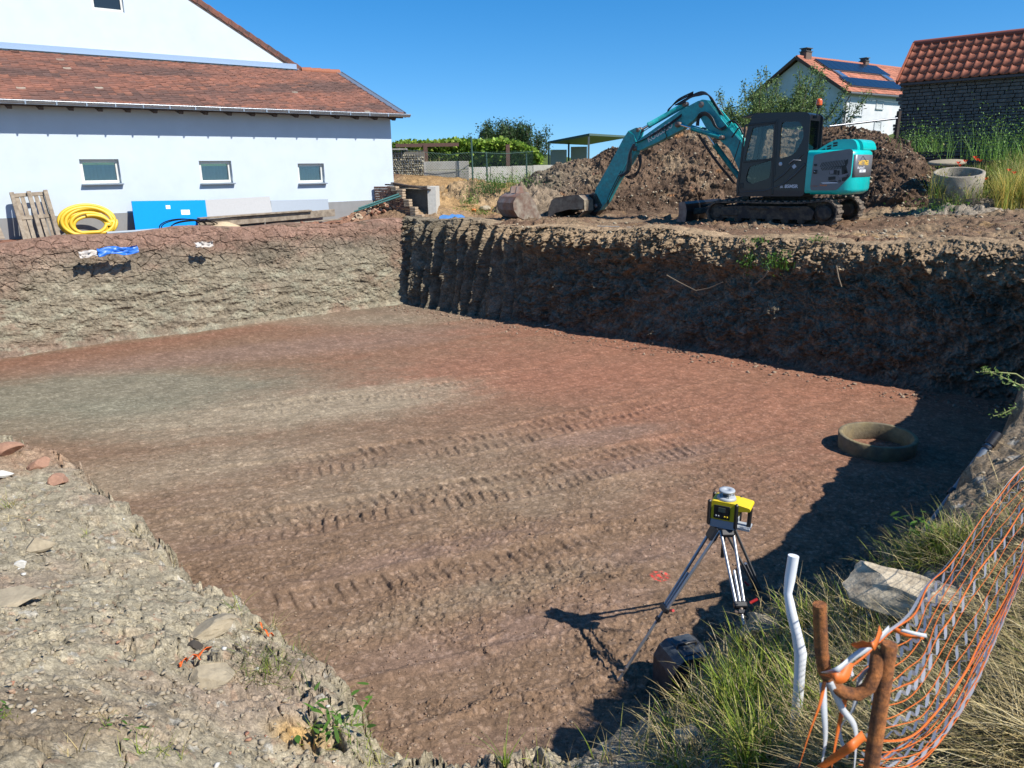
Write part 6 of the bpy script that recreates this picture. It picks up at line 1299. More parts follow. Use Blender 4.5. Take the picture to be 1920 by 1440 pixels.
# interior: seat, console, monitor, levers
SEATM = mat('seat_grey', (.10, .105, .11), .85, noise=.2); mb = MB(); mb.box((-.12, .62, 1.28), (.5, .5, .14), bev=.05); st = mb.build('seat', SEATM, cabo); mb = MB(); mb.box((-.40, .62, 1.68), (.14, .48, .70), Matrix.Rotation(R(-8), 3, 'Y'), bev=.06); mb.box((-.44, .62, 2.12), (.10, .28, .18), bev=.04); mb.build('seat_back', SEATM, st)
mb = MB(); mb.box((0, .6, .90), (1.5, .85, .12)); mb.box((-.1, .92, 1.30), (.5, .14, .22), bev=.03); mb.box((-.1, .32, 1.30), (.5, .14, .22), bev=.03); mb.tube([(.15, .92, 1.38), (.18, .92, 1.60)], .02, 8); mb.tube([(.15, .32, 1.38), (.18, .32, 1.60)], .02, 8); mb.tube([(.62, .5, .95), (.55, .5, 1.45)], .02, 8); mb.tube([(.62, .7, .95), (.55, .7, 1.45)], .02, 8); mb.box((.60, .22, 1.55), (.05, .2, .22), bev=.02); mb.build('controls', CABF, cabo)
a = zc(900, 450); b_ = zc(885, 540); mb = MB(); mb.tube([(a[0]-.25, .20, a[1]+.02), (a[0]+.08, .2, a[1]), (a[0]+.1, .2, b_[1]), (a[0]-.25, .2, b_[1])], .012, 6); mb.build('grab_rail', CABF, cabo)
# beacon
mb = MB(); mb.box((-.80, .90, 2.50), (.10, .06, .06)); mb.tube([(-.82, .90, 2.48), (-.86, .90, 2.72)], .014, 8); mb.lathe([(0, 2.70), (.05, 2.70), (.055, 2.76), (0, 2.76)], 16, (-.86, .90, 0)); be_ = mb.build('beacon_mount', CABF, exc); mb = MB(); mb.lathe([(.066, 2.76), (.072, 2.80), (.066, 2.87), (.04, 2.905), (0, 2.91)], 20, (-.86, .90, 0)); mb.build('beacon_lens', mat('beacon_orange', (.80, .13, .015), .18, coat=.5), be_)
# mirror arms at the cab front
mb = MB(); p = [xl(*c, 1.0) for c in ((1392, 262), (1380, 300), (1375, 312), (1382, 316))]; mb.tube([(a, 1.12, b) for a, b in p], .012, 6); p = [xl(*c, 1.0) for c in ((1388, 240), (1375, 258))]; mb.tube([(a, 1.1, b) for a, b in p], .02, 6); mb.build('mirror_arm', CABF, cabo)
# ---- boom, jib, arm
BY = -.12
zb_ = lambda x, y, yl=BY: xl(1160+x/7.2, 160+y/7.2, yl)
za_ = lambda x, y, yl=BY: xl(900+x/2.526, 140+y/2.526, yl)
def prt(name, poly, y0, y1, m, par, r=.05, bev=.02): mb = MB(); mb.prism(rnd_poly(poly, r, 3), y0, y1); return mb.build(name, m, par, bevel=bev)
lower = prt('lower_boom', [zb_(*c) for c in ((1105, 235), (1150, 195), (1215, 200), (1265, 260), (1500, 560), (1700, 790))]+[(1.02, 1.62), (.92, 1.05), (1.10, .98), (1.30, 1.25)]+[zb_(*c) for c in ((1530, 860), (1395, 740), (1220, 590), (1130, 430), (1105, 320))], BY-.16, BY+.16, TURQD, exc, .06)
jib = prt('upper_boom', [zb_(*c) for c in ((1185, 225), (1195, 290), (1120, 370), (1050, 460), (880, 600), (560, 765), (300, 885), (235, 860), (230, 800), (340, 705), (880, 330), (1060, 235), (1120, 205))], BY-.12, BY+.13, TURQD, exc, .05)
arm = prt('arm', [za_(*c) for c in ((712, 268), (752, 250), (770, 262), (752, 330), (748, 370), (715, 425), (660, 505), (612, 600), (580, 640), (548, 652), (541, 600), (560, 535), (640, 395), (690, 300))], BY-.11, BY+.12, TURQD, exc, .04)
# highlight ribs / flanges
def strip(pts, w, h, y, m, par, nm): 
    mb = MB()
    for a, b_ in zip(pts[:-1], pts[1:]): mb.beam((a[0], y, a[1]), (b_[0], y, b_[1]), w, h, bev=.004)
    return mb.build(nm, m, par)
strip([za_(*c) for c in ((712, 268), (740, 285), (752, 330), (700, 425), (612, 600))], .015, .03, BY+.13, TURQ, arm, 'edge_rib')
# pins
def pin(px, r, w, par, m=STEEL): mb = MB(); mb.lathe([(0, -w), (r, -w), (r+.01, -w+.02), (r+.01, w-.02), (r, w), (0, w)], 20, (px[0], BY, px[1]), Matrix.Rotation(R(90), 3, 'X')); return mb.build('pin', m, par)
pin(zb_(1150, 265), .075, .17, lower); pin(zb_(245, 850), .07, .16, jib); pin(zb_(285, 605), .05, .14, arm); pin(zb_(830, 530), .07, .20, jib, STEEL); pin(zb_(1385, 700), .075, .21, lower, STEEL); pin(za_(560, 620), .05, .16, arm)
# hydraulic cylinders
def cylinder(a, b_, fr, r, y, par, nm='cylinder'):
    a = Vector((a[0], y, a[1])); b_ = Vector((b_[0], y, b_[1])); d = b_-a; mb = MB(); mb.tube([a+d*fr, a+d*(fr+.03), a+d*(fr+.031), b_-d*.03, b_], [r*1.12, r*1.12, r, r, r*.8], 16); o = mb.build(nm, TURQD, par); mb = MB(); mb.tube([a, a+d*(fr+.02)], r*.5, 12); mb.build('rod', CHROME, o); 
    for q in (a, b_): mb = MB(); mb.lathe([(0, -r), (r*.9, -r), (r*.9, r), (0, r)], 14, q, Matrix.Rotation(R(90), 3, 'X')); mb.build('eye', STEEL, o)
    return o
cylinder(zb_(820, 525, .13), zb_(1395, 705, .13), .30, .065, BY+.26, exc)
cylinder(zb_(820, 525, .13), zb_(1395, 705, .13), .30, .065, BY-.26, exc)
cylinder(zb_(300, 600), zb_(905, 255), .18, .075, BY, exc)
c1 = zb_(1150, 600); c2 = (1.22, .95); cylinder(c1, c2, .28, .07, BY+.02, exc)
# bucket linkage
lk = MB(); a = za_(548, 560); b_ = za_(530, 590); mb = MB(); mb.beam((a[0], BY+.10, a[1]), (b_[0], BY+.10, b_[1]), .03, .10, bev=.02); mb.beam((a[0], BY-.10, a[1]), (b_[0], BY-.10, b_[1]), .03, .10, bev=.02); mb.build('bucket_link', STEEL, exc)
# attached ditching bucket
def bucket(parent, P, y0, y1, m, mi, teeth=0, nm='bucket', th=.02, lip=None, mside=None):
    """P: side profile polyline of the shell, from cutting edge round the back to the top"""
    mb = MB(); n = len(P); Q = []
    for i in range(n):
        a = Vector(P[max(i-1, 0)]); b_ = Vector(P[min(i+1, n-1)]); d = (b_-a).normalized(); Q.append(Vector(P[i])+Vector((d.y, -d.x))*th)
    poly = [tuple(p) for p in P]+[tuple(q) for q in Q[::-1]]; mb.prism(poly, y0, y1); sp_ = mside or [tuple(p) for p in P]; mb.prism(sp_, y0, y0+.025); mb.prism(sp_, y1-.025, y1)
    o = mb.build(nm, m, parent); return o
bp = [za_(*c) for c in ((378, 682), (376, 640), (392, 592), (412, 578), (520, 568), (545, 590), (548, 640), (520, 668))]
bk = bucket(exc, bp[::-1], BY-.62, BY+.62, mat('bucket_steel', (.33, .28, .20), .6, metal=.0, noise=.3, nscale=3, col2=(.17, .12, .08)), None, mside=[za_(*c) for c in ((393, 593), (412, 579), (520, 569), (544, 591), (540, 632), (470, 634), (410, 650), (378, 680), (377, 640))]); mb = MB(); a, b_ = bp[0], bp[-1]; mb.beam((a[0], BY, a[1]-.01), (a[0]-.25, BY, a[1]+.01), 1.24, .03); mb.build('cutting_edge', STEEL, bk)
mb = MB(); a = za_(450, 600); b2 = za_(520, 585); mb.prism(rnd_poly([za_(*c) for c in ((505, 575), (560, 560), (590, 620), (560, 665), (530, 665))], .05), BY-.12, BY+.12); mb.build('bucket_bracket', CABF, exc)
for c in (.33, .66):
    A = Vector(bp[3]); B_ = Vector(bp[4]); mb = MB(); mb.beam((A.x, BY+.62-1.24*c, A.y+.01), (B_.x, BY+.62-1.24*c, B_.y+.01), .02, .03); mb.build('stiffener', STEEL, bk)
# hoses
def hose(ps, r=.02, y=None, par=exc, m=HOSE):
    # smooth catmull-rom through (px,py,y)
    P = [Vector((*(lambda q: (q[0], yy, q[1]))(xl(px, py, yy)),)) for px, py, yy in ps]; out = []
    for i in range(len(P)-1):
        p0 = P[max(i-1, 0)]; p1 = P[i]; p2 = P[i+1]; p3 = P[min(i+2, len(P)-1)]
        for k in range(6):
            t = k/6; out.append(.5*((2*p1)+(-p0+p2)*t+(2*p0-5*p1+4*p2-p3)*t*t+(-p0+3*p1-3*p2+p3)*t**3))
    out.append(P[-1]); mb = MB(); mb.tube(out, r, 6); return mb.build('hose', m, par)
for k in range(6):
    o_ = k*2.0; yy = BY-.10+.045*k; hose([(1266+o_, 197-o_*.1, yy), (1285+o_, 186-k*.6, yy), (1305+o_*.6, 175+k*.8, yy), (1318+o_*.5, 172+k, yy), (1328+o_*.6, 178+k, yy), (1337+o_*.8, 195+k, yy), (1346+o_, 212+k, yy)], .017)
for k in range(3): hose([(1252, 211, BY-.05+.05*k), (1254+k, 204, BY-.05+.05*k), (1272, 190-2*k, BY-.05+.05*k), (1300, 176-2*k, BY-.04+.05*k)], .014)
for k in range(4): yy = BY+.20+.03*k; hose([(1310-k*1.5, 236, yy), (1312-k, 222-2*k, yy), (1322, 216-2*k, yy), (1332+k, 223-k, yy), (1340+k, 237, yy), (1350+k, 241+k, yy), (1362, 235+k, yy)], .015)
for k in range(4): yy = BY-.12+.06*k; hose([(1346+2*k, 205+k*.5, yy), (1362+2*k, 226, yy), (1380+2*k, 250, yy), (1398+2*k, 278, yy)], .016, m=TURQ)
for k in range(3): yy = BY+.14+.03*k; hose([(1190+k, 268, yy), (1206+k*2, 262-k, yy), (1232, 246+k*2, yy), (1258, 229+k*2, yy), (1278, 214+k*2, yy)], .012)
hose([(1252, 240, BY+.16), (1247, 246, BY+.17), (1250, 256, BY+.16), (1245, 262, BY+.15)], .012); hose([(1200, 250, BY+.14), (1210, 244, BY+.15), (1222, 236, BY+.14)], .012)
for k in range(5): yy = BY+.14+.05*k; hose([(1187+k, 270, yy), (1180+k, 285, yy), (1176+k*2, 305, yy), (1172+k*2, 322, yy), (1160+k, 328+k, yy)], .013, m=HOSE if k % 2 else mat('hose_sleeve', (.25, .27, .26), .5) if k == 0 else HOSE)
for k in range(4): yy = BY+.13+.03*k; hose([(1196+k*2, 290, yy), (1199+k, 308, yy), (1194, 322+k*2, yy), (1182, 329+k*2, yy), (1172, 331, yy)], .014)
for k in range(2): yy = BY+.14+.04*k; hose([(1308+3*k, 252, yy), (1326+3*k, 280, yy), (1346+3*k, 308, yy), (1366+3*k, 332, yy), (1376+2*k, 344, yy)], .018)
for k in range(3): yy = BY+.15+.05*k; hose([(1362+k*2, 232+2*k, yy), (1372+k, 226, yy), (1384+k, 236, yy), (1392+k, 252, yy)], .013)
for k in range(4): yy = BY+.10+.02*k; hose([(1356, 248+k*2, yy), (1362, 238+k*2, yy), (1374, 232+2*k, yy), (1382, 236+2*k, yy), (1398, 262+2*k, yy)], .010, m=TURQ)
for k in range(2): yy = BY+.13; hose([(1168-3*k, 320, yy), (1155-3*k, 345, yy), (1143-3*k, 372, yy), (1140, 384, yy)], .013)
# letters on the upper boom
a = zb_(402, 770, BY+.14); b_ = zb_(625, 625, BY+.14); an = math.atan2(b_[1]-a[1], -(b_[0]-a[0])); ca, sa = math.cos(an), math.sin(an)
text_mesh('boom_text', 'KOBELCO', .235, STWH, frame3((a[0], BY+.134, a[1]), Vector((-ca, 0, sa)), Vector((sa, 0, ca)), (0, 1, 0)), jib, .001, .004, .80)
# ---- loose rusty bucket left of the arm
lb0 = atz(975, 411, .02); LBQ = empty('loose_bucket', (lb0[0], lb0[1], 0.03), R(214), 'rusty loose digging bucket with teeth lying on the ground left of the excavator', 'bucket')
prof = [(.42, .03), (.2, .0), (-.1, .0), (-.30, .08), (-.43, .25), (-.45, .42), (-.36, .56), (-.2, .64), (.02, .66)]
pf_ = [(-x, z) for x, z in prof]
mb = MB(); n = len(pf_); th = .025; y0, y1 = -.42, .42; out = [Vector(p) for p in pf_]; inn = []
for i in range(n):
    d = (out[min(i+1, n-1)]-out[max(i-1, 0)]).normalized(); inn.append(out[i]+Vector((-d.y, d.x))*-th)
cen = Vector((0, .35)); inn = [p+(cen-p).normalized()*th for p in out]
mb.prism([tuple(p) for p in out]+[tuple(p) for p in inn[::-1]], y0, y1); mb.build('shell', RUST, LBQ)
mb = MB()
SPM = None
for yy in (y0, y1-.03):
    mb = MB(); mb.prism([tuple(p) for p in out]+[(-.05, .60), (-.22, .40), (-.30, .2)], yy-.004, yy+.034); mb.build('side_plate', bpy.data.materials.get('bucket_side') or mat('bucket_side', (.30, .25, .19), .6, metal=.0, noise=.25, nscale=5, col2=(.17, .10, .07)), LBQ)
for yy in (-.36, -.18, 0, .18, .36): mb = MB(); mb.prism([(-.40, .01), (-.56, -.01), (-.40, .06)], yy-.04, yy+.04); mb.build('tooth', STEEL, LBQ)
mb = MB(); mb.prism(rnd_poly([(-.05, .62), (.22, .6), (.18, .80), (.02, .82)], .05), -.16, -.12); mb.prism(rnd_poly([(-.05, .62), (.22, .6), (.18, .80), (.02, .82)], .05), .12, .16); mb.build('ear', RUST, LBQ)
LBQ.location.z = .02; LBQ.scale = (1.18, 1.0, 1.18)
# ================================================================== rotating laser on its tripod
ALU = mat('aluminium', (.50, .51, .53), .35, metal=.75, noise=.1, nscale=6); LYEL = mat('laser_yellow', (.85, .62, .02), .4, noise=.03); LGRY = mat('laser_grey', (.42, .45, .48), .45, noise=.05); BLK = mat('black_plastic', (.02, .02, .022), .4); REDP = mat('red_clamp', (.55, .03, .03), .4)
HD = np.array([1.56, 5.02, -1.12]); ft1 = atz(1160, 1275, ZF+.02)
tri = empty('tripod', (HD[0], HD[1], HD[2]), 0, 'aluminium tripod standing on the pit floor and the grassy bank', 'tripod')
def hb(px, py, z0=-1.5):
    p = hit_bank(px, py, z0); return p
f2a = hb(1395, 1172); f3a = hb(1432, 1128); f2 = Vector(f2a-HD); f3 = Vector(f3a-HD)
# third leg goes away from the camera, down the bank edge
for k, ft in enumerate([Vector(ft1-HD), f2, f3]):
    d = ft.normalized(); sd = d.cross(Vector((0, 0, 1))).normalized(); L = ft.length; a = Vector((0, 0, 0))+Vector((d.x, d.y, 0)).normalized()*.06; u = (ft-a); split = .52 if k == 0 else .8
    mb = MB()
    for s in (-1, 1): mb.tube([a+sd*.045*s, a+u*split+sd*.028*s], .012, 8)
    lg = mb.build('leg', ALU, tri); mb = MB(); mb.tube([a+u*(split*.55), ft], .0115, 8); mb.build('lower_tube', ALU, lg); mb = MB(); mb.box(a+u*split, (.045, .09, .05), d.to_track_quat('X', 'Z').to_matrix(), bev=.008); mb.box(a+u*(split+.07), (.035, .05, .03), d.to_track_quat('X', 'Z').to_matrix(), bev=.006); mb.build('collar', BLK, lg)
    mb = MB(); p = a+u*(split-.02)+sd*.07*(-1); mb.tube([p, p-sd*.05+Vector((0, 0, .03))], .011, 6); mb.build('clamp_lever', REDP, lg)
    mb = MB(); mb.tube([ft-u.normalized()*.12, ft+u.normalized()*.01], [.016, .004], 8); mb.box(ft-u.normalized()*.09+Vector((-.02, 0, 0)), (.05, .02, .012)); mb.build('foot_spike', STEEL, lg)
    mb = MB(); mb.beam(a+Vector((0, 0, .01)), a+u*.07, .10, .05, bev=.01); mb.build('hinge', BLK, lg)
mb = MB(); mb.lathe([(0, -.03), (.05, -.03), (.085, .0), (.085, .025), (0, .025)], 20); mb.tube([(0, 0, 0), (0, 0, -.25)], .014, 8); mb.build('tripod_head', BLK, tri)
las = empty('rotating_laser', (HD[0], HD[1], HD[2]+.025), R(-28), 'yellow and grey rotating laser level screwed on the tripod', 'laser level')
# body: front face (-y) carries the panel, right side (+x) the handle
mb = MB(); mb.prism(rnd_poly([(-.105, .0), (.10, .0), (.10, .06), (-.105, .06)], .012), -.085, .085, None); mb.prism([(.08, .0), (.205, .0), (.205, .018), (.08, .018)], -.06, .06); mb.build('base_housing', LGRY, las, bevel=.006)
mb = MB(); mb.prism(rnd_poly([(-.105, .062), (.10, .062), (.105, .15), (.205, .165), (.20, .19), (.09, .205), (-.09, .205), (-.108, .19)], .012), -.084, .084); mb.build('upper_housing', LYEL, las, bevel=.006)
mb = MB(); mb.box((-.012, -.088, .125), (.125, .008, .105), bev=.003); pn = mb.build('control_panel', BLK, las); mb = MB(); mb.box((-.012, -.0935, .145), (.055, .003, .035)); mb.build('display', mat('display', (.10, .12, .10), .15), pn)
for x in (-.055, -.035, .012, .032): mb = MB(); mb.lathe([(0, 0), (.007, 0), (.007, .003), (0, .003)], 10, (x, -.0925, .095), Matrix.Rotation(R(90), 3, 'X')); mb.build('button', LYEL if x > 0 else LGRY, pn)
for x in (-.112, .098):
    for y in (-.082, .082): mb = MB(); mb.box((x, y, .108), (.03, .03, .205), bev=.012); mb.build('bumper', BLK, las)
mb = MB(); mb.tube([(.185, 0, .015), (.19, 0, .165)], .017, 12); mb.build('grip', BLK, las); mb = MB(); mb.tube([(-.19+.06, -.05, .03), (-.13, -.05, .18)], .0, 4) if False else None
mb.lathe([(0, .205), (.078, .205), (.07, .222), (.062, .226), (0, .226)], 28); mb.lathe([(.0, .262), (.062, .262), (.064, .27), (.06, .276), (.022, .278), (.02, .272), (0, .272)], 28); hd = mb.build('rotor_cover', LGRY, las)
for k in range(4): a = k*math.pi/2+.5; mb = MB(); mb.tube([(.056*math.cos(a), .056*math.sin(a), .222), (.056*math.cos(a), .056*math.sin(a), .266)], .005, 6); mb.build('cage_post', LGRY, hd)
mb = MB(); mb.lathe([(0, .226), (.03, .226), (.03, .262), (0, .262)], 20); mb.build('rotor', mat('rotor_glass', (.12, .14, .16), .1), hd)
for v in (las,): v.scale = (.92, .92, 1.0)
# black case on the pit floor
cs0 = atz(1282, 1315, ZF+.02); CASE = mat('case_plastic', (.030, .040, .052), .42, noise=.35, nscale=7, col2=(.07, .08, .09), bump=.2)
case = empty('tool_case', (cs0[0]+.03, cs0[1]+.12, ZF+.02), R(18), 'scuffed black plastic case standing on the pit floor by the bank', 'case')
mb = MB(); mb.prism([(-.20, 0), (.20, 0), (.22, .06), (.22, .30), (.17, .40), (.11, .44), (-.11, .44), (-.17, .40), (-.22, .30), (-.22, .06)], -.16, .16); cb_ = mb.build('shell', CASE, case, bevel=.012)
mb = MB(); mb.tube([(-.09, 0, .445), (-.085, 0, .475), (.085, 0, .475), (.09, 0, .445)], .012, 8); mb.build('handle', BLK, case)
for x in (-.12, .12): mb = MB(); mb.box((x, -.165, .30), (.05, .02, .07), bev=.006); mb.build('latch', BLK, case)
mb = MB(); mb.box((0, 0, .442), (.18, .22, .012), bev=.004); mb.build('lid_panel', CASE, case)
mb = MB()
for x0 in (-.055, .02):
    for a, b_ in (((0, 0), (.035, 0)), ((0, .035), (.035, .035)), ((0, 0), (0, .035)), ((.035, 0), (.035, .035))): mb.beam((x0+a[0], -.03+a[1]-.0, .4495), (x0+b_[0], -.03+b_[1], .4495), .005, .003)
mb.build('embossing', mat('case_edge', (.10, .105, .11), .5), case)
case.scale = (.88, .88, .86)
# grey levelling staff leaning on the far right bank
t0 = hit_bank(1866, 838, -.45); t0 = t0+np.array([-.02, 0, .06]); b0 = atz(1716, 1020, -1.0); d = b0-t0; st_ = empty('levelling_staff', t0, 0, 'grey telescopic levelling staff leaning against the right bank', 'staff')
d2 = Vector(d); mb = MB(); mb.tube([(0, 0, 0), d2*.52], .026, 10); mb.build('upper_section', mat('staff_grey', (.22, .25, .28), .4, metal=.3), st_); mb = MB(); mb.tube([d2*.5, d2*1.12], .020, 10); mb.build('lower_section', bpy.data.materials['staff_grey'], st_); mb = MB(); mb.tube([d2*.49, d2*.54], .034, 10); mb.tube([d2*-.05, d2*.06], .036, 10); mb.tube([d2*.08, d2*.10], .034, 10); mb.build('collar', BLK, st_)
# white bent plastic pipe
g = hit_bank(1490, 1372, -1.0); Yw = g[1]; WP = [(1490, 1400), (1490, 1365), (1497, 1300), (1500, 1245), (1501, 1225), (1494, 1190), (1484, 1150), (1480, 1128), (1477, 1112), (1481, 1085), (1488, 1042)]
P = [aty(x, y, Yw+.02*i*.5) for i, (x, y) in enumerate(WP)]; rr_ = [.020, .020, .0215, .023, .026, .022, .021, .019, .017, .0215, .022]; mb = MB(); mb.tube([p-P[1] for p in P], rr_, 12); o = mb.build('bent_pipe', mat('white_pvc', (.80, .82, .84), .35, noise=.05), loc=P[1]); tag(o, 'white plastic pipe kinked in the middle standing in the grass beside the tripod', 'pipe')
# rusty rod and hook
RST = mat('rust', (.40, .14, .035), .9, noise=.5, nscale=45, bump=1.0, bscale=160, bdist=.004, col2=(.16, .06, .022), fine=.4); RY = .95
r0 = aty(1668, 1207, RY); gz = bank_z(r0[0], r0[1]); rod = empty('rusty_stake', (r0[0], r0[1], gz), 0, 'rusty iron stake with a welded hook holding the orange net in the near corner', 'stake'); rb = np.array(rod.location)
mb = MB(); mb.tube([(0, 0, -.1), (-.002, 0, .4), (.0, 0, r0[2]-gz-.002), (0, 0, r0[2]-gz)], [.0115, .0115, .0115, .010], 16); mb.build('rod', RST, rod)
HK = [(1537, 1133), (1538, 1175), (1540, 1220), (1546, 1258), (1560, 1284), (1582, 1299), (1608, 1302), (1630, 1288), (1641, 1262), (1645, 1228), (1652, 1222)]; mb = MB(); mb.tube([aty(x, y, RY-.015+(.02 if i > 8 else 0))-rb for i, (x, y) in enumerate(HK)], .0098, 14); mb.build('hook', RST, rod)
# orange and white safety net
ORG = mat('net_orange', (.85, .20, .03), .5, trans=.25); WHT = mat('net_white', (.72, .74, .76), .5, trans=.25)
TOPE = [(1575, 1262, 1.02), (1640, 1212, 1.06), (1690, 1165, 1.18), (1729, 1097, 1.45), (1775, 1052, 1.8), (1831, 990, 2.35), (1875, 937, 2.8), (1920, 885, 3.35), (1990, 820, 4.1), (2080, 745, 5.2)]
BOTE = [(1500, 1455, 1.02), (1590, 1470, 1.05), (1660, 1440, 1.15), (1736, 1382, 1.30), (1785, 1310, 1.5), (1835, 1225, 1.8), (1880, 1135, 2.2), (1922, 1040, 2.75), (1990, 960, 3.5), (2080, 870, 4.6)]
Tn = np.array([aty(*p) for p in TOPE]); Bn = np.array([aty(*p) for p in BOTE]); NN = len(Tn)
def netp(s, t):
    u = s*(NN-1); i = min(int(u), NN-2); f = u-i
    def cr(P): p0 = P[max(i-1, 0)]; p1 = P[i]; p2 = P[i+1]; p3 = P[min(i+2, NN-1)]; return .5*((2*p1)+(-p0+p2)*f+(2*p0-5*p1+4*p2-p3)*f*f+(-p0+3*p1-3*p2+p3)*f**3)
    a = cr(Tn); b_ = cr(Bn); p = a*(1-t)+b_*t; w = math.sin(t*math.pi); p = p+np.array([.10, .0, -.05])*w*.9+np.array([.015*math.sin(t*9+s*6), .01*math.sin(t*7), .012*math.sin(s*11+t*5)]); return p
def ribbon(mb, pts, w, tw0, tw1, up=(0, 0, 1)):
    P = [Vector(p) for p in pts]; vs = []; n = len(P)
    for i, p in enumerate(P):
        d = (P[min(i+1, n-1)]-P[max(i-1, 0)]).normalized(); s = d.cross(Vector(up)).normalized(); v = s.cross(d); a = tw0+(tw1-tw0)*i/(n-1); q = s*math.cos(a)+v*math.sin(a); ww = w[i] if isinstance(w, list) else w; vs += [p-q*ww/2, p+q*ww/2]
    nn = Vector((0, 0, .0008)); m = len(vs); mb.add(vs, [(2*i, 2*i+2, 2*i+3, 2*i+1) for i in range(n-1)], True)
net = empty('safety_net', Tn[1], 0, 'sagging orange and white plastic safety net running from the rusty stake to the right edge', 'safety net'); nb = np.array(Tn[1]); rs = random.Random(3)
mo = MB(); mw = MB(); NR = 17
for k in range(NR+1):
    t = k/NR; wv = lambda s: t+.008*math.sin(s*30+k*2.1); mo.tube([netp(s/90, wv(s/90))-nb for s in range(0, 91)], .0011 if 0 < k < NR else .0018, 4, caps=False)
    if k in (0, NR) or k % 4 == 0: ribbon(mo, [netp(s/90, min(1, wv(s/90)+.004))-nb for s in range(0, 91)], .0032, k, k+3)
for k in range(NR):
    if k % 3 == 2: continue
    t0, t1 = k/NR, (k+1)/NR; ph = rs.random(); pts = []; ws = []; nz_ = 46
    for q in range(nz_*4+1):
        s = q/(nz_*4); u = (q/4+ph*2) % 2; tri_ = u if u < 1 else 2-u; sm = tri_*tri_*(3-2*tri_); pts.append(netp(s, t0+(t1-t0)*(.18+.64*sm))-nb); ws.append(.0026+.0042*abs(math.sin((q/4+ph*2)*math.pi)))
    ribbon(mw, pts, ws, .5+.3*math.sin(k), .8+.3*math.sin(k))
ribbon(mw, [netp(s/90, -.012)-nb for s in range(0, 91)], .007, 0, 2); ribbon(mw, [netp(s/90, 1.01)-nb for s in range(0, 91)], .006, 0, 2)
mo.build('orange_strands', ORG, net); mw.build('white_strands', WHT, net)
def tie(ps, w, m, nm, Yo=RY-.03, tw=(0, 1)):
    P = [np.array(aty(x, y, Yo+(z if len_ else 0))) for (x, y, z) in ps for len_ in (1,)]; out = []
    for i in range(len(P)-1):
        p0 = P[max(i-1, 0)]; p1 = P[i]; p2 = P[i+1]; p3 = P[min(i+2, len(P)-1)]
        for k in range(7): t = k/7; out.append(.5*((2*p1)+(-p0+p2)*t+(2*p0-5*p1+4*p2-p3)*t*t+(-p0+3*p1-3*p2+p3)*t**3)-nb)
    out.append(P[-1]-nb); mb = MB(); ribbon(mb, out, w, tw[0], tw[1], (0, 1, .2)); o = mb.build(nm, m, net); sd = o.modifiers.new('s', 'SOLIDIFY'); sd.thickness = .0008; return o
tie([(1548, 1268, -.01), (1565, 1272, -.025), (1582, 1268, -.02), (1590, 1240, 0)], .016, ORG, 'orange_tie'); tie([(1545, 1262, 0), (1570, 1256, -.02), (1600, 1232, 0), (1640, 1205, .02), (1668, 1178, .1)], .009, WHT, 'white_tie')
tie([(1600, 1212, 0), (1622, 1208, -.01), (1640, 1210, -.02), (1652, 1180, .03)], .012, ORG, 'orange_tie'); tie([(1678, 1180, .1), (1700, 1190, .12), (1732, 1194, .14)], .008, ORG, 'orange_tie'); tie([(1690, 1182, .1), (1715, 1188, .11), (1738, 1192, .13)], .006, WHT, 'white_tie')
tie([(1546, 1278, 0), (1538, 1320, -.01), (1520, 1370, -.02), (1498, 1440, -.03)], .006, ORG, 'orange_tie'); tie([(1543, 1280, 0), (1546, 1340, -.01), (1548, 1390, 0), (1540, 1440, 0)], .010, WHT, 'white_tie'); tie([(1556, 1280, 0), (1580, 1330, .02), (1605, 1370, .03), (1602, 1450, .03)], .010, WHT, 'white_tie')
tie([(1590, 1290, .02), (1578, 1340, .03), (1568, 1390, .03), (1560, 1440, .02)], .009, ORG, 'orange_tie'); tie([(1538, 1440, -.02), (1570, 1418, -.03), (1598, 1398, -.04), (1620, 1378, -.02)], .013, ORG, 'orange_tie'); tie([(1638, 1250, .02), (1615, 1270, .03), (1600, 1330, .04), (1575, 1370, .05), (1590, 1420, .05)], .009, WHT, 'white_tie')
# second stake carries the far end of the net, outside the picture
q = Tn[-1]; z_ = bank_z(q[0], q[1]); s2 = empty('rusty_stake', (q[0]+.02, q[1], z_), 0, 'plain rusty iron stake at the far end of the orange net', 'stake'); MB().tube([(0, 0, -.15), (0, 0, max(.5, q[2]-z_+.12))], .0115, 12).build('rod', RST, s2)
# orange netting scraps torn in the left bank
def orange_scrap(px, py, z0, pts, label):
    c = hit_bank(px, py, z0); mb = MB()
    for (a, b_, w_) in pts:
        A = hit_bank(*a, z0)+np.array([0, 0, .02]); B_ = hit_bank(*b_, z0)+np.array([0, 0, .03]); Mi = (A+B_)/2+np.array([0, 0, .03]); 
        P = [Vector(A-c), Vector(A*.6+B_*.4-c)+Vector((0, 0, .02)), Vector(Mi-c)+Vector((.01, 0, 0)), Vector(B_-c)]; ribbon(mb, P, w_, .2, 1.0)
    o = mb.build('net_scrap', mat('orange_scrap', (.95, .16, .02), .5) if 'orange_scrap' not in bpy.data.materials else bpy.data.materials['orange_scrap'], loc=c); sd = o.modifiers.new('s', 'SOLIDIFY'); sd.thickness = .002; tag(o, label, 'net scrap')
orange_scrap(365, 1240, -1.5, [((338, 1256), (352, 1244), .02), ((350, 1246), (372, 1238), .024), ((362, 1242), (376, 1245), .018), ((372, 1236), (396, 1224), .034), ((340, 1250), (336, 1260), .015)], 'torn orange net scrap half buried in the grey left bank')
orange_scrap(500, 1190, -1.75, [((484, 1172), (492, 1186), .016), ((490, 1186), (504, 1200), .022), ((500, 1198), (514, 1200), .014)], 'small orange net scrap in the dry grass at the bank edge')
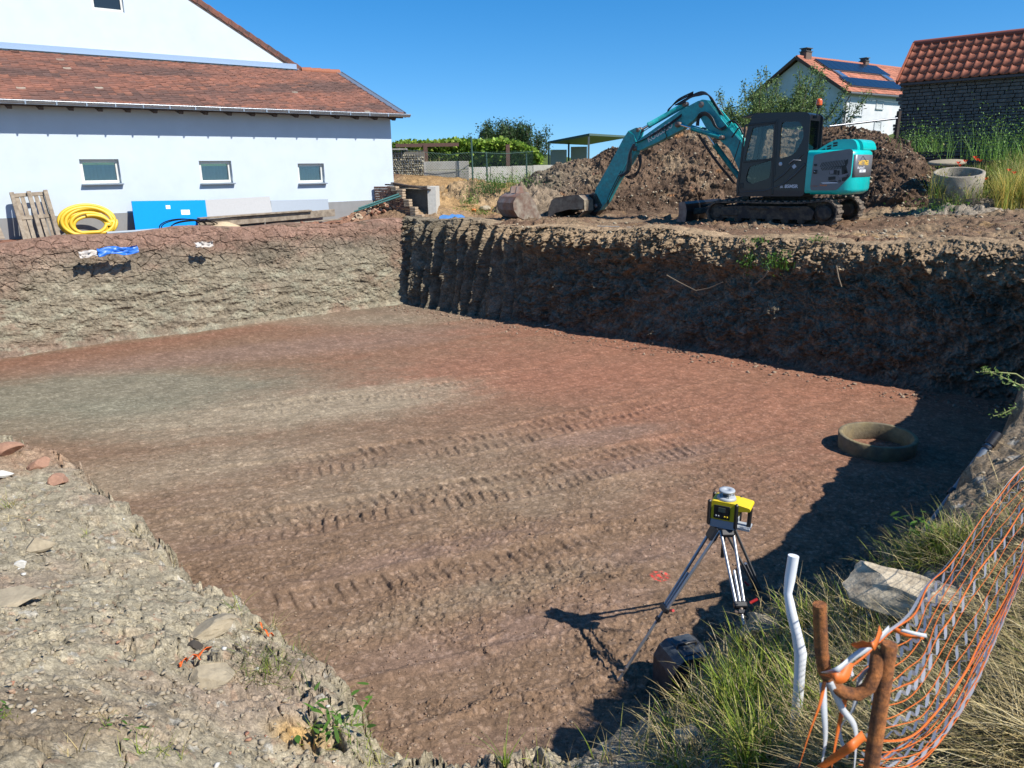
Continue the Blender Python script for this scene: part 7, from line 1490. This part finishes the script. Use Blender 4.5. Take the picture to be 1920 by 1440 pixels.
# dark hollow by the scrap: a solid rock, its shade put into the colour
hs = bankrock(368, 1212, (.12, .12, .10), mat('hollow_shade_clod', (.06, .05, .04), .95), 'solid clod coloured dark like a shaded hollow above the orange scrap', 47, -1.5, sink=.5)
# ================================================================== grass and weeds near the camera
BG = np.array; rs = np.random.RandomState(77)
def bz(x, y):
    r = np.hypot(x, y); t = np.arctan2(x, y); X, Y, Z = BANKG; nr, nc = X.shape; i = (np.log(np.maximum(r, .451))-math.log(.45))/(math.log(16)-math.log(.45))*(nr-1); j = (t-R(-72))/(R(75)-R(-72))*(nc-1)
    return Z[np.clip(i.astype(int), 0, nr-1), np.clip(j.astype(int), 0, nc-1)]
def pxpos(n, poly, z0, rs):
    """random points on the bank whose picture position lies in a pixel polygon"""
    P = np.array(poly, float); lo = P.min(0); hi = P.max(0); q = rs.uniform(lo, hi, (n*3, 2)); q = q[inside(q[:, 0], q[:, 1], poly)][:n]; z = np.full(len(q), z0); D = CF[None]+CR[None]*((q[:, 0]-CX)/F_PX)[:, None]-CU[None]*((q[:, 1]-CY)/F_PX)[:, None]
    for _ in range(10): p = P0[None]+D*((z-EYE)/D[:, 2])[:, None]; z = .5*z+.5*bz(p[:, 0], p[:, 1])
    p = P0[None]+D*((z-EYE)/D[:, 2])[:, None]; d_in = inside(p[:, 0], p[:, 1], PIT); dd = seg_dist(p[:, 0], p[:, 1], NEARLINE); return p[~d_in | (dd < .15)]
gr = [C3(.25, .35, .04), C3(.38, .45, .06), C3(.15, .24, .03), C3(.50, .50, .12)]; st = [C3(.68, .54, .26), C3(.78, .65, .37), C3(.52, .40, .18), C3(.36, .29, .11)]; mixp = gr+st
def grass(name, poly, z0, n, hr, wd, lean, curl, pal, label, clump=0.0, seg=5, add=None):
    P = pxpos(n, poly, z0, rs)
    if clump > 0: 
        c = P[rs.randint(len(P), size=max(3, int(len(P)*.02)))]; k = rs.randint(len(c), size=len(P)); m = rs.rand(len(P)) < clump; P = np.where(m[:, None], c[k]+rs.normal(0, .03, P.shape)*[1, 1, 0], P)
    P[:, 2] = bz(P[:, 0], P[:, 1])-.01; m = len(P); C = np.array(pal)[rs.randint(len(pal), size=m)]*rs.uniform(.65, 1.3, (m, 1))
    return blades(P, rs.uniform(*hr, m), wd*rs.uniform(.6, 1.5, m), rs.uniform(*lean, m), rs.uniform(0, 6.28, m), rs.uniform(*curl, m), C, seg)
RB = [(1235, 1375), (1330, 1255), (1395, 1180), (1450, 1140), (1560, 1115), (1640, 1085), (1700, 1180), (1640, 1250), (1560, 1450), (1190, 1450)]
parts = [grass('g', RB, -1.1, 2300, (.07, .24), .0068, (.1, 1.1), (.2, 1.7), gr+st, '', .85), grass('g', RB, -1.1, 2200, (.08, .32), .0050, (.3, 1.3), (.1, 1.2), st, '', .4)]
parts += [grass('g', [(1290, 1330), (1400, 1190), (1500, 1180), (1540, 1300), (1500, 1440), (1330, 1450)], -1.1, 700, (.18, .36), .0085, (.05, .55), (.3, 1.2), gr, '', .85)]
o = plant('grass', parts); tag(o, 'green and yellow grass tufts on the bank beside the white pipe', 'grass', kind='stuff')
RM = [(1600, 1200), (1700, 1200), (1790, 1200), (1830, 1150), (1870, 1080), (1960, 960), (2050, 1000), (2100, 1470), (1540, 1470)]
parts = [grass('g', RM, -.5, 6500, (.12, .36), .0044, (1.05, 1.62), (-.25, .6), st+[C3(.22, .2, .08), C3(.38, .30, .16)], '', .35), grass('g', RM, -.5, 1500, (.05, .18), .0055, (.5, 1.4), (.2, 1.0), gr+st, '', .85)]
o = plant('dry_grass', parts); tag(o, 'matted dry straw on the ground behind and right of the net', 'grass', kind='stuff')
parts = [grass('g', [(1640, 1085), (1690, 1030), (1760, 995), (1840, 1010), (1800, 1060), (1700, 1080)], -.7, 1300, (.08, .28), .0042, (.3, 1.2), (.2, 1.3), gr+st, '', .6), grass('g', [(1790, 1000), (1960, 860), (1960, 960), (1850, 1080)], -.45, 700, (.06, .2), .003, (.6, 1.5), (0, .8), st+gr[:1], '', .5)]
o = plant('grass', parts); tag(o, 'thin tufts of grass on the crest of the right bank above the slab', 'grass', kind='stuff')
n_ = 5200; XY = np.stack([rs.uniform(1.2, 7.5, n_), rs.uniform(.8, 8.0, n_)], 1); ok_ = ~inside(XY[:, 0], XY[:, 1], PIT) & (seg_dist(XY[:, 0], XY[:, 1], NEARLINE) > .15) & (fbm(XY[:, 0], XY[:, 1], 3, seed=700) > -.05); XY = XY[ok_]; n_ = len(XY)
V_ = blades(np.stack([XY[:, 0], XY[:, 1], bz(XY[:, 0], XY[:, 1])-.01], 1), rs.uniform(.08, .3, n_), .004*rs.uniform(.6, 1.5, n_), rs.uniform(.7, 1.6, n_), rs.uniform(0, 6.28, n_), rs.uniform(-.2, .8, n_), np.array(st+gr[:2])[rs.randint(6, size=n_)], 4); o = plant('dry_grass', [V_]); tag(o, 'sparse dry grass along the top of the right bank', 'grass', kind='stuff')
# left bank tufts, each a plant of its own
def tuft(px, py, z0, n, h, spread, pal, label, wd=.004, name='grass_tuft', lean=(.3, 1.3), broad=0, cat='grass tuft', lsz=.05):
    c = hit_bank(px, py, z0); P = c[None]+rs.normal(0, spread, (n, 3))*[1, 1, 0]; P[:, 2] = bz(P[:, 0], P[:, 1])-.01; C = np.array(pal)[rs.randint(len(pal), size=n)]*rs.uniform(.6, 1.3, (n, 1)); ps = [blades(P-c[None], rs.uniform(h*.4, h, n), wd*rs.uniform(.6, 1.4, n), rs.uniform(*lean, n), rs.uniform(0, 6.28, n), rs.uniform(.1, 1.3, n), C, 5)]
    if broad:
        Q = rs.normal(0, spread*1.1, (broad, 3))*[1, 1, .25]+[0, 0, h*.35]; Q[:, 2] = np.abs(Q[:, 2])+.02; C = np.array([C3(.10, .22, .03), C3(.14, .28, .04), C3(.07, .15, .02)])[rs.randint(3, size=broad)]*rs.uniform(.7, 1.2, (broad, 1)); ps.append(blades(Q, rs.uniform(lsz*.8, lsz*2.0, broad), rs.uniform(lsz*.3, lsz*.7, broad), rs.uniform(.5, 1.5, broad), rs.uniform(0, 6.28, broad), rs.uniform(.1, .9, broad), C, 5, leaf=True))
    o = plant(name, ps); o.location = c; tag(o, label, cat); return o
brn = [C3(.20, .16, .09), C3(.30, .24, .12), C3(.12, .16, .04), C3(.15, .22, .05)]
tuft(500, 1262, -1.7, 190, .26, .085, brn+gr[:2], 'dark matted tuft of grass hanging over the left bank edge'); tuft(575, 1225, -1.75, 70, .22, .07, brn, 'brown dead grass roots at the top of the bank edge')
tuft(640, 1368, -1.65, 90, .20, .09, gr, 'leafy green weed with broad leaves at the bottom left bank edge', broad=40, name='weed', cat='weed', lsz=.055); tuft(500, 1180, -1.8, 60, .24, .05, st+gr[:1], 'straw coloured tuft at the bank edge by the small orange scrap')
tuft(440, 1145, -1.82, 26, .22, .04, st+gr, 'few thin stalks at the left bank edge'); tuft(232, 1385, -1.25, 22, .10, .05, gr, 'tiny green weed at the bottom left', broad=14, name='weed', cat='weed', lsz=.03); tuft(290, 1408, -1.3, 40, .16, .05, gr, 'small green grass tuft near the bottom edge left', name='grass_tuft')
tuft(10, 955, -1.85, 50, .3, .08, gr+st, 'flat grass at the left picture edge'); tuft(30, 975, -1.8, 26, .75, .06, st, 'long dry straws lying at the left picture edge', lean=(1.3, 1.55), wd=.006); tuft(310, 1055, -1.92, 28, .3, .06, st, 'dry stalks at the left bank edge with a seed head'); tuft(160, 1005, -1.8, 14, .16, .02, gr, 'single green blade cluster on the left bank'); tuft(255, 1000, -1.92, 16, .26, .03, st+gr, 'pale seed head stalk at the left bank edge')
tuft(700, 1430, -1.7, 60, .16, .06, gr+st, 'grass at the bottom edge of the left bank'); tuft(130, 1410, -1.15, 14, .2, .03, st, 'dry stalks at the bottom left corner'); tuft(12, 1345, -1.0, 30, .07, .02, [C3(.32, .34, .06)], 'tiny yellow green weed at the left edge', broad=10, name='weed', cat='weed', lsz=.02)
tuft(1660, 1050, -.8, 40, .2, .06, gr, 'green leafy weed behind the limestone slab', broad=60, name='weed', cat='weed', lsz=.045); tuft(1730, 1030, -.7, 60, .25, .08, gr, 'green weed tuft below the grey staff', broad=40, name='weed', cat='weed', lsz=.04); tuft(1560, 1112, -1.05, 50, .2, .06, gr+st, 'grass tuft overhanging the pit left of the slab')
for px, py, h, lab in ((946, 1440, .30, 'single tall green grass blade at the bottom centre'), (1060, 1440, .2, 'short bent grass at the bottom centre'), (1015, 1440, .26, 'dry stem with a seed head at the bottom centre'), (1200, 1400, .30, 'arching dry blades at the lip of the near bank'), (1130, 1425, .28, 'curling brown stalks at the bottom edge')):
    tuft(px, py, -1.4, 9 if h < .27 else 16, h, .03 if px > 1000 else .008, gr if 'green' in lab else st+gr, lab, wd=.006, lean=(.05, .5))
# branches with leaves at the right edge above the pit
def twig(pts, n, label, Y=4.2):
    P = [aty(x, y, Y) for x, y in pts]; c = P[0]; t = empty('twig', c, 0, label, 'twig'); mb = MB(); mb.tube([p-c for p in P], [.005*(1-.7*i/len(P)) for i in range(len(P))], 5); mb.build('stem', mat('twig_green', (.28, .30, .10), .7) if 'twig_green' not in bpy.data.materials else bpy.data.materials['twig_green'], t)
    k = rs.rand(n)*(len(P)-1); i0 = k.astype(int); f = (k-i0)[:, None]; A = np.array(P); Q = A[i0]*(1-f)+A[np.minimum(i0+1, len(P)-1)]*f-c+rs.normal(0, .012, (n, 3)); C = np.array([C3(.22, .34, .08), C3(.32, .42, .14)])[rs.randint(2, size=n)]; plant('foliage', [leaves(Q, rs.uniform(.015, .04, n), C, rs, 0, .4)], t)
twig([(1935, 738), (1912, 722), (1890, 712), (1868, 702), (1848, 695), (1843, 688)], 60, 'leafy green twig poking over the dark pit at the right edge'); twig([(1935, 720), (1905, 701), (1870, 698), (1838, 697)], 4, 'bare pale stem crossing the leafy twig at the right edge'); twig([(1905, 762), (1892, 770), (1878, 777), (1862, 780)], 40, 'small leafy sprig below the bare stem at the right edge', 5.0)
# weeds on the far rim
def farweed(p, n, h, sp, label, broad=60, pal=None):
    pal = pal or [C3(.10, .22, .03), C3(.16, .30, .05)]; Q = rs.normal(0, 1, (n, 3))*[sp, sp*.5, 0]; C = np.array(pal)[rs.randint(len(pal), size=n)]*rs.uniform(.7, 1.3, (n, 1)); L_ = rs.normal(0, 1, (broad, 3))*[sp, sp*.5, h*.35]+[0, 0, h*.45]; C2 = np.array(pal)[rs.randint(len(pal), size=broad)]*rs.uniform(.6, 1.3, (broad, 1)); o = plant('weed', [blades(Q, rs.uniform(h*.4, h, n), np.full(n, .012), rs.uniform(0, .6, n), rs.uniform(0, 6.28, n), rs.uniform(0, 1, n), C, 3), leaves(L_, rs.uniform(.03, .08, broad), C2, rs)]); o.location = p; tag(o, label, 'weed')
farweed(aty(1412, 502, 15.1), 90, .30, .10, 'left of the two green weeds on the shaded pit wall face', 260); farweed(aty(1472, 502, 14.6), 120, .32, .22, 'wider green weed on the shaded pit wall below the excavator', 380)
for px, py, s_, lab in ((1420, 455, .10, 'tiny green weed on the rim below the excavator track'), (1535, 455, .08, 'tiny weed on the rim right of the track')): farweed(atz(px, py, .02), 20, .15, s_, lab, 30)
farweed(aty(945, 352, 27.0), 200, .5, .55, 'bright green weeds on the earth bank below the low wall', 900); farweed(aty(915, 362, 26.5), 120, .45, .35, 'dark green weeds below the fence post', 500, [C3(.05, .13, .03), C3(.09, .18, .04)]); farweed(aty(882, 382, 25.6), 60, .3, .16, 'small green weed on the ochre slope', 200); farweed(aty(870, 398, 24.5), 60, .18, .35, 'sparse green patch on the ochre slope', 120, [C3(.25, .30, .06)]); farweed(aty(905, 402, 24.0), 40, .16, .2, 'sparse weeds behind the orange pipe stub', 90, [C3(.22, .30, .06)])
bankless = aty(910, 392, 25.0); o = link('rock', rock_mesh('rock', STONE, 99, (.42, .35, .3), 3, .3)); o.location = (bankless[0], bankless[1], bankless[2]); tag(o, 'pale boulder beside the orange pipe stub on the ochre slope', 'rock')
# plants by the upper ring: green tall weeds, poppies
farweed(aty(1755, 372, 19.2), 60, 1.0, .12, 'tall yellow green plant left of the concrete ring', 50, [C3(.42, .38, .08), C3(.2, .3, .05)]); farweed(aty(1880, 300, 23.), 200, 1.3, .7, 'tall dense green weeds before the barn wall', 900, [C3(.26, .46, .09), C3(.18, .34, .07)]); farweed(aty(1730, 285, 24.5), 120, .9, .5, 'green weeds at the right end of the soil heap', 600, [C3(.22, .40, .08)]); farweed(aty(1815, 372, 19.8), 30, .3, .35, 'low green weed at the foot of the concrete ring', 120); farweed(aty(1775, 395, 18.9), 60, .3, .5, 'weeds in the rubble below the concrete ring', 200)
farweed(aty(1788, 385, 19.0), 40, .45, .15, 'grass clump at the left foot of the tall ring', 60, [C3(.45, .42, .12), C3(.25, .35, .07)]); farweed(aty(1838, 372, 18.9), 70, .65, .22, 'golden grass clump hiding the right side of the tall ring', 60, [C3(.6, .5, .15), C3(.3, .38, .08)])
PET = mat('poppy_red', (.85, .07, .02), .5, trans=.3); nmk = 0
for k, (px, py, lab) in enumerate([(1797, 307, 'leftmost red poppy above the concrete ring'), (1800, 312, 'lower red poppy above the ring'), (1810, 304, 'middle red poppy above the ring'), (1828, 297, 'largest red poppy above the ring'), (1832, 301, 'red poppy just right of the largest one'), (1838, 303, 'rightmost poppy above the ring'), (1892, 321, 'faded orange poppy in the dry grass'), (1902, 326, 'lower orange poppy in the dry grass at right'), (1848, 337, 'pale orange poppy beside the ring')]):
    p = aty(px, py, 20.6 if px < 1840 else 19.3); e = empty('poppy', (p[0], p[1], p[2]-.55), 0, lab, 'poppy', 'poppies near the concrete ring'); MB().tube([(0, 0, 0), (.02, 0, .3), (0, 0, .55)], .004, 4).build('stem', bpy.data.materials['twig_green'], e); mb = MB()
    for a in range(4): c_, s_ = math.cos(a*1.57+k), math.sin(a*1.57+k); mb.add([(0, 0, .54), (.05*c_-.03*s_, .05*s_+.03*c_, .60), (.07*c_, .07*s_, .61), (.05*c_+.03*s_, .05*s_-.03*c_, .60)], [(0, 1, 2, 3)])
    mb.build('petals', PET, e)
# roots hanging from the far wall
for k, (ps, lab) in enumerate([([(1250, 516), (1275, 530), (1305, 545), (1330, 540), (1355, 529)], 'long pale root curling out of the shaded pit wall'), ([(1440, 508), (1432, 520), (1418, 532)], 'thin root below the left weed on the pit wall'), ([(1568, 498), (1572, 520), (1578, 538)], 'short broken root in the shaded pit wall')]):
    P = [aty(x, y, np.interp(x, [757, 1000, 1300, 1690, 1900], [21.8, 18.2, 15.2, 12.5, 11.2])-.25) for x, y in ps]; o = MB().tube([p-P[0] for p in P], [.014*(1-.15*i) for i in range(len(P))], 5).build('root', mat('root_pale', (.26, .20, .13), .9) if k == 0 else bpy.data.materials['root_pale'], loc=P[0]); tag(o, lab, 'root')
for k, (ps, lab) in enumerate([([(1022, 611), (1040, 607), (1054, 604), (1055, 594)], 'white string lying on the floor below the shaded wall'), ([(1120, 424), (1180, 426), (1230, 431), (1285, 437)], 'pale rope lying on the rim in front of the excavator bucket')]):
    P = [atz(x, y, ZF+.06 if k == 0 else .07) for x, y in ps]; o = MB().tube([p-P[0] for p in P], .012, 5).build('cord', mat('cord_white', (.6, .55, .45), .8) if k == 0 else bpy.data.materials['cord_white'], loc=P[0]); tag(o, lab, 'cord')
